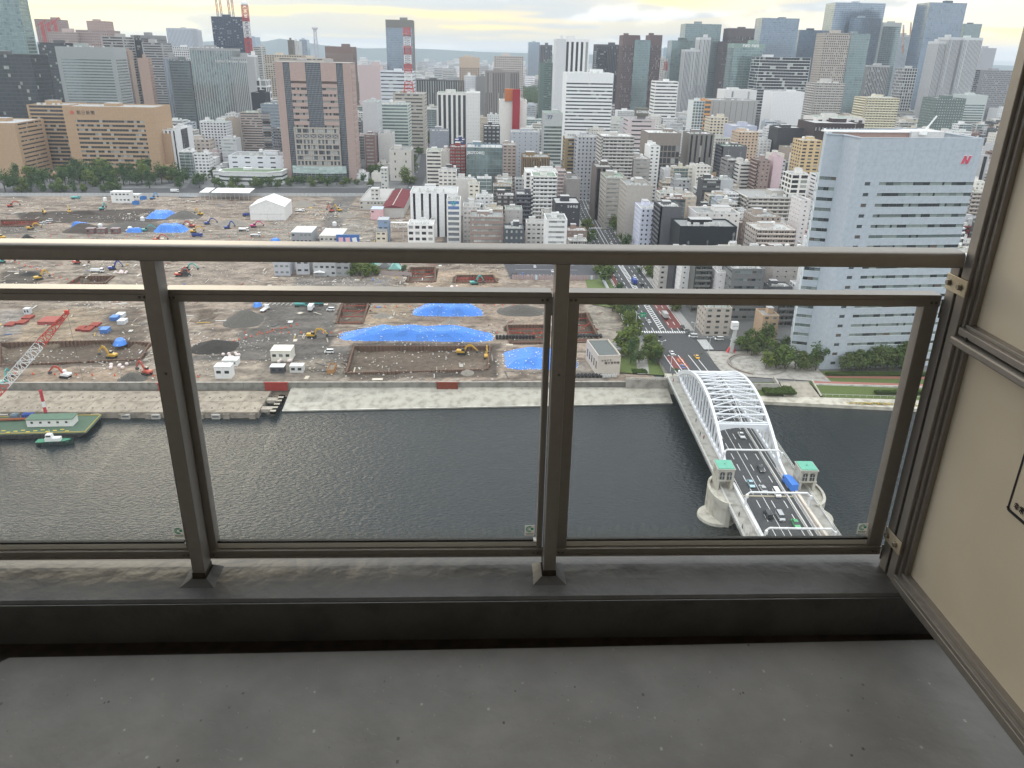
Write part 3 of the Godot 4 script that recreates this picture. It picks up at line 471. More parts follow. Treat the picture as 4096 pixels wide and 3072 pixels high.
	[573,-920,19,19,35,3,1,14,607],[614,-921,16,21,29,0,0,4,437],[638,-920,21,18,48,3,1,5,967],[-307,-942,17,20,22,1,1,12,998],[-287,-942,17,20,38,1,6,4,930],[-220,-945,17,21,34,5,0,10,664],[-154,-946,20,21,33,0,6,0,847],[-110,-945,19,18,12,6,6,3,397],[285,-942,20,20,47,5,0,15,40],[332,-942,18,19,46,0,6,0,634],[461,-942,20,20,46,1,0,10,726],[483,-944,18,17,40,5,0,3,142],
	[505,-945,17,18,37,0,1,2,206],[527,-943,16,18,20,5,0,11,346],[548,-945,17,21,32,3,1,1,77],[618,-945,18,15,45,0,6,4,973],[-221,-967,19,19,45,1,0,5,1],[-199,-966,20,21,29,2,0,5,157],[352,-967,19,16,35,2,0,8,746],[484,-965,22,18,28,0,0,1,454],[504,-966,22,19,39,1,0,10,330],[527,-965,18,22,12,6,0,9,6],[548,-966,17,16,37,0,1,1,691],[660,-965,16,18,25,2,0,5,947],
	[-438,-989,21,17,35,0,0,3,633],[-419,-989,20,16,17,0,6,5,178],[-398,-987,17,16,47,1,0,10,620],[-375,-989,17,17,23,5,0,1,812],[-222,-990,21,21,30,1,0,3,578],[-177,-986,19,16,35,5,0,12,369],[-156,-988,17,20,31,0,0,8,454],[244,-987,21,19,21,3,1,9,780],[262,-987,19,18,26,0,0,2,172],[529,-989,21,15,33,0,1,10,158],[548,-986,20,16,48,0,1,2,955],[570,-987,19,21,34,3,0,9,762],
	[596,-990,19,21,12,0,0,1,981],[616,-988,22,16,31,1,1,0,770],[659,-986,17,20,35,0,0,1,956],[-483,-1012,18,17,27,5,1,1,395],[-460,-1011,18,20,34,1,0,7,490],[-442,-1012,18,19,23,0,0,0,197],[-243,-1011,19,16,44,2,0,11,266],[-222,-1008,22,18,36,2,0,4,262],[-176,-1011,16,20,32,0,1,2,190],[262,-1009,20,19,48,0,0,0,165],[507,-1010,18,20,34,1,1,1,913],[550,-1010,20,18,46,1,0,3,302],
	[593,-1010,20,18,45,1,6,1,854],[617,-1012,18,21,34,0,1,2,413],[640,-1010,20,22,35,0,1,3,337],[662,-1008,16,16,37,2,1,2,131],[684,-1008,20,16,34,1,6,6,844],[-507,-1034,18,19,42,2,0,6,278],[-483,-1031,21,17,37,2,1,2,507],[-463,-1033,21,16,44,1,1,2,272],[-438,-1031,21,22,34,1,0,3,614],[-419,-1033,21,22,38,2,6,14,203],[-395,-1034,16,21,42,2,0,2,832],[-373,-1034,20,20,18,3,1,2,66],
	[-198,-1034,21,16,48,0,0,2,885],[244,-1032,18,17,46,0,1,4,159],[550,-1033,18,18,39,0,0,0,299],[596,-1034,16,17,41,6,0,4,507],[616,-1034,21,17,49,1,6,0,969],[702,-1032,20,20,39,5,1,10,351],[-482,-1054,18,22,44,2,0,1,665],[-372,-1052,20,19,36,2,1,15,384],[-241,-1056,18,22,49,1,6,0,337],[-196,-1053,21,19,33,3,0,11,878],[153,-1055,18,22,45,0,0,3,256],[200,-1055,18,16,45,0,0,13,504],
	[636,-1052,19,20,50,1,0,0,414],[705,-1053,21,17,33,1,0,1,138],[-530,-1075,16,16,46,2,1,14,473],[-196,-1078,21,20,42,0,1,11,646],[-175,-1077,19,18,37,0,0,9,827],[-152,-1077,19,17,30,3,6,12,308],[661,-1075,16,20,28,1,1,6,616],[706,-1074,21,21,46,6,0,3,132],[724,-1077,21,18,49,1,0,1,22],[-526,-1097,19,16,34,0,0,4,522],[-485,-1100,21,16,34,0,0,9,965],[-222,-1097,19,19,27,3,0,15,818],
	[265,-1100,19,18,50,1,6,4,364],[398,-1099,18,16,47,0,0,1,869],[617,-1098,19,17,42,0,1,8,478],[681,-1098,17,17,28,1,6,15,23],[-486,-1118,20,20,26,2,0,9,296],[-460,-1120,17,17,46,0,1,6,585],[-418,-1120,21,18,34,5,0,10,992],[-242,-1122,17,20,38,0,1,0,906],[-197,-1121,20,20,41,0,0,5,948],[240,-1118,18,20,42,1,0,2,158],[263,-1121,18,20,46,5,0,3,792],[395,-1120,19,19,39,1,1,1,591],
	[658,-1122,21,17,44,0,0,2,847],[728,-1120,17,15,19,0,6,11,308],[769,-1122,18,18,38,1,6,6,539],[-527,-1141,17,21,43,0,0,11,227],[-463,-1142,21,18,40,6,0,0,974],[-417,-1142,20,17,40,1,0,1,681],[-266,-1142,20,17,44,2,6,2,358],[-243,-1141,17,20,48,1,1,12,78],[-218,-1141,17,18,49,1,0,1,350],[353,-1140,17,18,48,0,0,8,986],[618,-1144,18,16,45,0,1,7,418],[638,-1143,17,19,45,2,1,3,615],
	[704,-1143,21,18,33,1,1,4,485],[727,-1143,20,17,34,2,1,10,522],[746,-1141,21,22,47,3,1,10,529],[-551,-1165,20,17,33,1,6,3,415],[-507,-1166,20,21,39,0,0,15,264],[-176,-1164,17,19,41,1,0,11,809],[86,-1163,18,21,31,1,0,5,530],[264,-1166,20,16,41,0,1,2,173],[417,-1163,16,19,50,2,6,13,581],[618,-1165,16,18,35,0,0,15,249],[640,-1166,18,20,38,6,6,5,838],[661,-1163,16,17,39,0,6,10,361],
	[702,-1162,19,18,51,3,0,0,769],[768,-1164,20,21,50,2,6,6,404],[-550,-1188,20,16,45,6,1,0,168],[-420,-1185,21,19,34,2,1,13,341],[-352,-1185,18,19,47,0,0,0,856],[-242,-1186,20,21,47,2,6,1,806],[-218,-1186,17,20,44,0,0,15,488],[68,-1187,20,18,33,0,0,3,549],[196,-1188,16,17,42,1,6,15,335],[440,-1185,16,20,47,0,0,4,998],[750,-1187,17,19,30,0,0,10,212],[-460,-1210,18,17,34,0,6,11,932],
	[-373,-1209,18,17,39,5,1,2,218],[-285,-1207,18,17,48,0,6,0,761],[-263,-1208,21,19,50,3,0,14,981],[-197,-1209,17,17,28,0,1,2,877],[21,-1208,18,16,37,2,1,4,836],[748,-1210,18,21,36,0,0,14,523],[771,-1209,21,19,40,0,1,5,475],[790,-1210,20,22,35,2,0,0,722],[2,-1230,19,17,44,0,1,6,631],[20,-1230,18,15,48,5,0,0,90],[90,-1232,21,18,36,2,1,3,301],[222,-1228,18,20,23,1,0,3,194],
	[263,-1231,20,16,50,0,6,15,720],[286,-1229,21,16,48,1,0,1,824],[727,-1231,21,18,35,0,0,2,680],[771,-1232,17,19,46,3,1,2,748],[-201,-1247,34,35,37,0,1,10,638],[231,-1252,33,34,36,6,6,4,737],[306,-1251,28,32,34,3,1,0,55],[664,-1250,35,27,35,5,6,5,647],[842,-1247,31,28,50,0,0,7,874],[-526,-1284,29,32,39,2,0,1,322],[233,-1285,30,25,36,0,0,4,284],[307,-1284,27,33,36,2,6,11,827],
	[805,-1285,31,29,40,5,0,14,17],[-523,-1325,27,27,45,3,0,13,442],[88,-1322,26,28,24,1,1,1,264],[338,-1324,28,27,35,0,1,2,571],[554,-1323,28,26,50,6,1,1,456],[701,-1324,28,30,40,1,1,3,330],[736,-1319,35,30,34,1,0,1,727],[-311,-1360,33,35,43,1,6,15,970],[-197,-1358,34,26,39,0,0,2,725],[86,-1357,33,25,33,3,1,1,963],[229,-1359,32,35,35,6,0,15,128],[343,-1355,32,25,39,1,0,4,924],
	[481,-1356,28,35,42,1,1,10,534],[626,-1357,28,33,48,1,0,8,644],[882,-1360,34,30,26,5,1,14,983],[-742,-1391,36,29,47,0,1,14,93],[-269,-1393,32,35,43,5,6,4,326],[-197,-1392,27,29,46,3,0,6,608],[769,-1397,26,35,36,1,0,7,640],[-239,-1429,35,26,44,1,1,0,606],[774,-1431,32,33,24,0,1,1,776],[774,-1468,29,34,35,5,0,6,701],[954,-1466,27,32,33,2,1,10,746],[-812,-1503,36,27,42,2,0,0,631],
	[-346,-1499,28,30,49,1,1,4,530],[-271,-1504,34,30,48,3,1,2,313],[268,-1502,32,35,39,2,6,0,564],[378,-1504,26,35,37,5,0,2,939],[805,-1503,35,36,34,3,0,2,752],[841,-1504,36,31,25,2,1,0,487],[987,-1505,32,26,26,6,1,3,327],[-342,-1537,32,29,35,1,6,4,471],[-95,-1539,28,30,34,3,0,2,495],[88,-1539,33,34,44,1,1,13,757],[1022,-1573,30,30,30,0,1,3,466],[1057,-1571,26,34,34,1,0,15,761],
	[-306,-1609,29,33,50,1,6,2,365],[-275,-1608,27,31,43,1,6,13,106],[881,-1609,35,29,37,6,0,10,98],[1063,-1612,33,27,30,2,0,4,571],[-846,-1645,34,33,44,0,6,5,994],[-95,-1647,34,26,32,1,0,3,256],[667,-1649,28,27,36,2,1,14,803],[918,-1684,35,33,36,0,1,8,10],[952,-1680,36,29,42,3,6,11,974],[1094,-1683,32,33,45,5,6,0,807],
]
const TREES := [
	[-314,-860,14,1,0,4],[-320,-894,14,1,0,4],[-327,-932,17,2,0,4],[-335,-972,12,3,0,4],[-343,-1016,19,1,0,4],[-348,-1052,11,1,0,4],[-358,-1098,16,2,0,4],[-365,-1145,16,3,0,4],[-317,-843,19,1,0,4],[-304,-820,12,1,0,4],[-294,-862,10,0,0,4],[-297,-897,11,0,0,4],[-307,-944,12,1,0,4],[-327,-1054,17,2,0,4],
	[-353,-1161,11,0,0,4],[-377,-1239,15,0,0,4],[-289,-834,14,1,0,4],[-462,-793,19,1,1,4],[-458,-801,18,1,1,4],[-445,-794,12,2,1,4],[-434,-788,11,3,1,4],[-422,-782,11,1,1,4],[-432,-810,19,1,1,4],[-412,-804,11,2,1,4],[-408,-820,19,3,1,4],[-414,-843,12,1,1,4],[-412,-852,19,1,1,4],[-398,-836,14,2,1,4],
	[-399,-853,12,3,1,4],[-390,-845,19,1,1,4],[-380,-838,13,1,1,4],[-381,-854,13,2,1,4],[-371,-847,19,3,1,4],[-366,-850,12,1,1,4],[-357,-845,14,1,1,4],[-354,-852,19,2,1,4],[-338,-830,16,3,1,4],[-339,-849,11,1,1,4],[-336,-858,18,1,1,4],[-332,-867,16,2,1,4],[-329,-876,11,3,1,4],[-428,-850,18,1,1,4],
	[-451,-857,14,1,1,4],[-446,-866,13,2,1,4],[-430,-872,19,3,1,4],[-426,-880,18,1,1,4],[-415,-877,19,1,1,4],[-408,-881,19,2,1,4],[-395,-875,14,3,1,4],[-389,-887,11,1,1,4],[-376,-881,17,1,1,4],[-369,-888,18,2,1,4],[-356,-879,19,3,1,4],[-422,-830,18,1,1,4],[-449,-827,17,1,1,4],[-461,-831,17,2,1,4],
	[-467,-826,19,3,1,4],[-420,-799,9,0,3,4],[-410,-794,9,0,3,4],[-399,-798,8,1,3,4],[-392,-801,7,2,3,4],[-370,-800,8,0,3,4],[-361,-798,10,0,3,4],[-356,-801,7,1,3,4],[-200,-853,9,0,4,4],[-198,-870,8,0,4,4],[-188,-862,9,1,4,4],[-178,-854,9,2,4,4],[-174,-872,10,0,4,4],[-162,-856,10,0,4,4],
	[-154,-865,10,1,4,4],[-145,-857,9,2,4,4],[-141,-874,6,0,4,4],[-132,-867,6,0,4,4],[-126,-876,10,1,4,4],[-118,-859,7,2,4,4],[-276,-842,10,0,4,4],[-268,-836,7,0,4,4],[-259,-816,7,1,4,4],[-252,-821,8,2,4,4],[-256,-848,10,0,4,4],[-240,-816,7,0,4,4],[-242,-849,6,1,4,4],[-234,-838,10,2,4,4],
	[-228,-845,9,0,4,4],[-220,-851,10,0,4,4],[-210,-836,6,1,4,4],[-211,-852,6,2,4,4],[-124,-941,11,0,5,4],[-113,-913,15,0,5,4],[-114,-962,13,1,5,4],[-119,-1028,12,2,5,4],[-132,-1051,9,0,5,4],[-140,-1158,11,0,5,4],[-84,-906,13,1,5,4],[-79,-880,15,2,5,4],[-80,-945,9,0,5,4],[-82,-987,10,0,5,4],
	[-84,-1056,9,1,5,4],[-89,-1032,13,2,5,4],[-85,-1122,12,0,5,4],[-88,-1195,15,0,5,4],[-98,-1226,15,1,5,4],[-105,-1232,12,2,5,4],[-85,-1262,14,0,5,4],[-83,-1335,15,0,5,4],[-94,-1334,11,1,5,4],[117,-858,9,0,6,4],[114,-812,7,0,6,4],[114,-780,11,1,6,4],[116,-761,8,2,6,4],[116,-723,8,0,6,4],
	[114.7,-684.2,9.2,0,6,4],[119.6,-680.1,6.8,1,6,4],[113.8,-650.8,10.5,2,6,4],[113.7,-629.5,11.3,0,6,4],[112.4,-600.6,8.3,0,6,4],[111.1,-577.3,10.9,1,6,4],[86.5,-630,11.5,2,6,4],[83.5,-597.6,10.4,0,6,4],[116,-878,11,0,6,4],[119,-915,6,1,6,4],[80.2,-517.9,10.7,2,7,4],[82.3,-505.1,10.4,2,7,4],[84.2,-491.6,7.6,3,7,4],[80.7,-486.7,11.5,4,7,4],
	[76.1,-426.2,10.6,2,7,4],[78.6,-414.8,8.5,2,7,4],[79.9,-406.1,10.3,3,7,4],[85.4,-421.7,7.1,4,7,4],[84.4,-401.9,7.1,2,7,4],[80.5,-397.7,7.9,2,7,4],[108.3,-507.2,9.8,3,7,4],[114.2,-487.7,6.6,4,7,4],[111.5,-429.3,8.7,2,7,4],[113.2,-502.9,8,2,7,4],[80.6,-435.8,11.5,3,7,4],[82.7,-431,6.5,4,7,4],[72.9,-355.2,10.9,2,8,5],[78.2,-367.6,9.1,2,8,5],
	[71.7,-342.9,10.8,3,8,5],[75.8,-343.6,7.1,4,8,5],[83.9,-358.8,7.7,2,8,5],[82.3,-346.2,7.2,2,8,5],[83.4,-341.1,6.3,3,8,5],[85.6,-346.9,9.1,4,8,5],[84.2,-351.9,6.7,2,8,5],[131.2,-361.7,8.5,0,2,4.5],[138.6,-363.2,9.1,0,2,4.5],[145.6,-366.2,11.1,1,2,4.5],[135.2,-338.3,7.7,2,2,4.5],[140.2,-339,11.3,0,2,4.5],[144.3,-338.4,10.2,0,2,4.5],[153.9,-362.7,6.5,1,2,4.5],
	[148.7,-337.2,8.3,4,2,4.5],[150.7,-335.9,6.9,4,2,4.5],[154.5,-336.6,7,0,2,4.5],[158.1,-335.7,11.5,1,2,4.5],[133.6,-354.8,6.5,4,2,4.5],[170.1,-335,9,4,9,4.2],[174.9,-336.3,10.1,4,9,4.2],[178.8,-336.9,7.9,0,9,4.2],[183.4,-337.6,8.8,1,9,4.2],[187.9,-338.3,9.9,4,9,4.2],[192.3,-338.6,11,4,9,4.2],[196.8,-339,11.9,0,9,4.2],[201.2,-339.3,12.6,1,9,4.2],[205.7,-339.7,12.8,4,9,4.2],
	[186.4,-340.2,12.3,4,9,4.2],[195.3,-340.9,7.6,0,9,4.2],[209,-900,8,0,10,4],[212,-886,11,0,10,4],[215,-878,7,1,10,4],[222,-884,11,2,10,4],[230,-893,6,0,10,4],[265,-967,7,0,10,4],[208,-917,11,1,10,4],[282,-910,11,2,10,4],[284,-901,7,0,10,4],[-84.4,-501.1,5.2,2,11,4],[-80.6,-496.9,8.5,2,11,4],[-77.1,-495.2,6,3,11,4],
	[-82.8,-506.2,8.9,4,11,4],[-72.2,-506.5,7.2,2,11,4],[-68.1,-500.4,6.2,2,11,4],[-54.5,-510.2,9,3,11,4],[-50.9,-507.2,5.1,4,11,4],[-73.9,-495.3,8.9,2,11,4],
]
const DIGGERS := [
	[-417.4,-718.9,0,40,0],[-373.7,-690.2,1,-60,0],[-354.7,-694.8,1,120,1],[-334,-711.1,2,80,1],[-352.5,-627,1,20,0],[-310.8,-766,3,60,1],[-262.8,-624.1,2,20,0],[-232.9,-641.7,0,160,0],[-224.7,-621.4,1,20,0],[-241.7,-591.6,0,10,0],[-356.1,-593.1,1,170,0],[-242.2,-691.4,1,150,1],[-133.1,-712.9,0,140,1],[-127.1,-715.7,1,150,1],
	[-223.9,-653.1,4,30,0],[-203.1,-637.5,4,40,1],[-184,-644.3,5,10,0],[-191.3,-493.5,0,10,1],[-191.4,-507,2,0,0],[-317.5,-522.8,2,20,0],[-273.3,-483.3,1,40,1],[-267.9,-521.9,0,0,0],[-239.1,-508,4,30,1],[-175.6,-356,1,170,1],[-182.2,-325.5,6,165,0],[-203.9,-317.5,2,90,1],[-148.4,-329.3,0,150,1],[-8.7,-362.1,1,-5,0],
	[3.7,-356.7,1,90,0],[-3.3,-479.7,2,20,1],[-142.7,-360.4,0,100,1],[-85.1,-379.2,1,0,0],[-207.4,-531.5,2,200,0],
]
const TRUCKS := [
	[-380,-761.1,2,2,10],[-273.4,-622.6,1,6,5],[-245.6,-500.9,0,6,0],[-187.8,-628.8,2,6,0],[-174,-611.2,1,6,5],[-217.3,-607.3,0,4,0],[-7.8,-419.9,0,7,0],[-101.2,-430.4,2,2,5],[-92.7,-432.5,2,2,185],[-94.5,-424.9,3,6,90],[-119.6,-422.6,1,6,80],[-303.8,-805,3,6,0],[-201.2,-689.3,0,4,20],[-160.7,-711.2,1,6,0],
]
const CARS := [
	[98.6,8,-259.9,0,0,-2.1],[97.4,8,-234.1,0,1,-2.1],[90.6,8,-224,0,2,-2.1],[93.7,8,-220.8,0,3,-2.1],[97.2,8,-217.9,1,0,-2.1],[89.9,8,-205,1,1,-2.1],[93.4,8,-203.9,1,3,-2.1],[96.8,8,-200,0,4,-2.1],[93,4.12,-406,0,0,0],[93.4,5.2,-380.8,0,1,0],[109.8,5.2,-387.4,0,1,0],[108.7,5.2,-394.2,0,1,0],[92.9,6.6,-350.9,0,0,0],[103.8,6.6,-345.6,0,5,0],
	[93.9,6.6,-333,0,6,0],[89.5,4.12,-437.1,0,0,0],[89.6,4.12,-513.2,0,0,0],[89.7,4.12,-498,0,1,0],[102,4.12,-498.4,0,0,0],[103.2,4.12,-478.8,1,1,0],[99.6,4.12,-740.3,0,0,0],[105.1,4.12,-758.7,0,3,0],[107.3,4.12,-656.9,1,5,0],[102.9,4.12,-636.9,0,3,0],[101.7,4.12,-597.1,0,0,0],[93.4,4.12,-710.7,0,1,0],[90.8,4.12,-611.4,0,1,0],[103.4,4.12,-807.6,0,0,0],
	[107,4.12,-851.6,0,3,0],[97.2,4.12,-662.5,0,7,0],[111.3,4.3,-381.3,1,0,88],[123.9,4.3,-377.2,1,0,88],[132,4.3,-376.2,0,0,88],[151.9,4.3,-372.7,0,3,88],[37.7,4.1,-522.8,0,0,0],[21,4.1,-502.2,0,1,0],[23.7,4.1,-503.5,0,1,0],[28.5,4.1,-503.7,0,6,0],[48.9,4.1,-511.3,0,0,0],[-72.5,4.1,-356.9,1,0,90],[-83.4,4.1,-423.5,1,0,90],[-352.8,4.1,-643.7,1,0,90],
	[-353.3,4.1,-648.7,1,0,90],[-351.4,4.1,-650.8,1,0,90],[-353.4,4.1,-658.8,1,0,90],[-74.1,4.1,-850.5,0,0,0],[-75.9,4.1,-934.9,0,0,0],[-75.9,4.1,-906.3,0,7,0],[-75.2,4.1,-965.4,0,3,0],[-76.2,4.1,-1008.9,0,0,0],[-74.5,4.1,-829.6,0,0,0],[-117.4,4.1,-858.6,1,0,90],[-103.1,4.1,-838.5,0,0,90],[-186.6,4.1,-557.1,0,0,90],
]
const MOUNDS := [
	[-32.1,-382,40.6,8.4,4.5,0,0],[-17.9,-422.8,20.5,8.1,4.5,0,0],[29.1,-349.4,18.3,13.3,3.5,0,0],[-244.2,-628,13.2,7.6,5,0,0],[-318.9,-637.7,7.2,4.3,4,0,0],[-273.5,-686.7,10.4,13.5,4,0,0],[-270.6,-623.1,6.9,4,3,0,0],[-154,-591.2,4.4,4,3,0,0],[-177,-369.9,3.3,4,2,0,0],[-126.3,-432.4,2.6,4,2,0,0],[-312.9,-628.6,14.1,16.1,4.5,1,0],[-273.8,-635,39.1,15.1,5,1,1],[-338.2,-594.6,5.9,4,3,1,2],[-253.1,-681.5,15.2,11.4,5,1,1],
	[-129.2,-364.3,12,10.5,3,1,2],[-126.4,-405.7,10.8,13.1,5,1,1],[23.2,-424.2,14.8,8.6,4,1,1],[-339.9,-690.9,18.4,4.2,3,1,0],[-379.1,-680.9,9.9,7.4,3,1,0],[-165.2,-747.4,11.2,14.6,4,1,3],[-204.9,-656,16.9,8.8,4,1,3],[-117.2,-696.9,8.6,8.2,3,1,3],[-284.2,-494.6,7.6,4,2,1,2],[-152.7,-324.1,6.9,4,3,1,1],[-188.7,-495.8,4.6,4,3,1,2],[-53.7,-414.1,6.1,4,2,1,3],[-15.1,-404.2,6,4,1.6,1,3],[-5.4,-332.3,3.4,4,1.5,1,3],
]
const PATCHES := [
	[[[-367.1,-610.8],[-226.3,-629.6],[-84.5,-633.9],[-137,-598],[-212.2,-575.8],[-342.7,-566.3]],[0.33,0.31,0.28]],
	[[[-177.3,-653.6],[-132.3,-676.9],[-91.4,-690.2],[-82.6,-602.2],[-164.3,-594.3]],[0.36,0.345,0.31]],
	[[[-126.2,-596],[-111.2,-596.7],[-123,-796.3],[-143.8,-794.8]],[0.2,0.195,0.19]],
	[[[-400.4,-694.3],[-296.1,-720.7],[-246.1,-683.4],[-279.7,-656.2],[-369.9,-648.2]],[0.085,0.07,0.058]],
	[[[-387.2,-647.3],[-362,-663.9],[-343.8,-616.4],[-364.7,-606.5]],[0.16,0.145,0.13]],
	[[[-268.3,-519.2],[-231.8,-534.1],[-201.2,-441.6],[-245.7,-440.5]],[0.34,0.31,0.27]],
	[[[-307.3,-502],[-279.6,-506],[-268.1,-471.1],[-290,-470.5]],[0.1,0.085,0.07]],
	[[[-201.9,-535.2],[-143.1,-537.4],[-128.9,-448.3],[-171.9,-447.3]],[0.36,0.32,0.28]],
	[[[-245.8,-421.8],[-206.3,-427.2],[-195.4,-370.3],[-227.5,-369.9]],[0.4,0.34,0.26]],
	[[[-263,-421.4],[-247.1,-421.7],[-232.9,-384.6],[-238.6,-377]],[0.36,0.35,0.34]],
	[[[-205.7,-422.6],[-190,-427.5],[-164.1,-370.7],[-187,-370.4]],[0.2,0.17,0.14]],
	[[[-229,-359.4],[-164.9,-363.6],[-151.4,-340.7],[-215.8,-335.5]],[0.17,0.145,0.12]],
	[[[-215,-334],[-150.3,-337.6],[-138.5,-336.2],[-129.1,-309.3],[-198.4,-303.8]],[0.42,0.35,0.28]],
	[[[-122.9,-438.5],[-82.3,-439.5],[-76.9,-399.1],[-73.2,-366.6],[-63.4,-366.7],[-63.6,-348],[-103.2,-347.5],[-137.8,-345.6],[-140,-352.1],[-118,-356.6],[-123.9,-386.3],[-114.9,-398.4]],[0.17,0.168,0.165]],
	[[[-137.3,-345.6],[-97.8,-344.4],[-95.6,-317.6],[-125.5,-317.5]],[0.42,0.39,0.34]],
	[[[-103.2,-347.5],[-63,-348],[-59.9,-317.9],[-96.6,-317.6]],[0.28,0.26,0.23]],
	[[[-62.7,-432.7],[-40.3,-438],[-37.5,-404],[-64,-401.4]],[0.4,0.34,0.26]],
	[[[-38.4,-414.8],[14.2,-414.5],[13.8,-400.7],[-37.2,-400.6]],[0.34,0.28,0.23]],
	[[[3.2,-434.1],[12,-441.6],[12.9,-418],[37.6,-411.8],[36.8,-401.1],[5.7,-404.8]],[0.42,0.36,0.3]],
	[[[60.1,-430.6],[74.7,-445.6],[78.2,-363.1],[62.7,-364.7]],[0.4,0.39,0.355]],
	[[[39,-447.3],[61.8,-450.4],[62,-428.2],[40,-423.1]],[0.3,0.25,0.21]],
	[[[-43,-510.6],[13.8,-515.7],[12.6,-465],[-48.5,-463.4]],[0.44,0.37,0.29]],
	[[[10.3,-465],[64.7,-474.7],[62.4,-455.6],[12.3,-451.8]],[0.22,0.18,0.15]],
	[[[45.6,-345.8],[57.6,-345.9],[56.3,-321.4],[42,-324.2]],[0.38,0.37,0.35]],
	[[[-64.6,-370.3],[10.4,-371.3],[8.2,-326.9],[-61.3,-326.4]],[0.13,0.11,0.092]],
	[[[-118.1,-492.7],[-57.8,-494.6],[-54.8,-466],[-115.3,-459]],[0.3,0.29,0.28]],
]
const PITS := [
	[[[-46.9,-519],[-30.1,-520.9],[-28.2,-484.7],[-45.3,-483.1]],4],
	[[[-15.1,-499.6],[8.8,-501.5],[11.4,-483.6],[-15.6,-482.8]],3.5],
	[[[-79.1,-439.5],[-64.3,-440.9],[-62.6,-401],[-76.4,-400.3]],4],
	[[[14.8,-399.4],[35.1,-399.8],[33,-372.7],[15.5,-371.7]],3.5],
	[[[51.6,-418.8],[60.4,-421.2],[61.8,-373.8],[46.7,-372.9]],4],
	[[[-62,-365.6],[5.3,-366.5],[3.8,-335.9],[-60.3,-330.8]],2.2],
	[[[-394.2,-660.1],[-363,-663.9],[-355.4,-639.2],[-380.4,-635]],4],
	[[[-251.5,-489.8],[-231.5,-491.6],[-229.7,-474.9],[-251.1,-472.7]],3],
	[[[-233.7,-368],[-182.9,-372.3],[-162.2,-369],[-158.4,-347],[-217.5,-338.6]],2.5],
	[[[-155.7,-423.7],[-148.2,-426.1],[-141.5,-402.1],[-151.2,-397.8]],1.5],
]
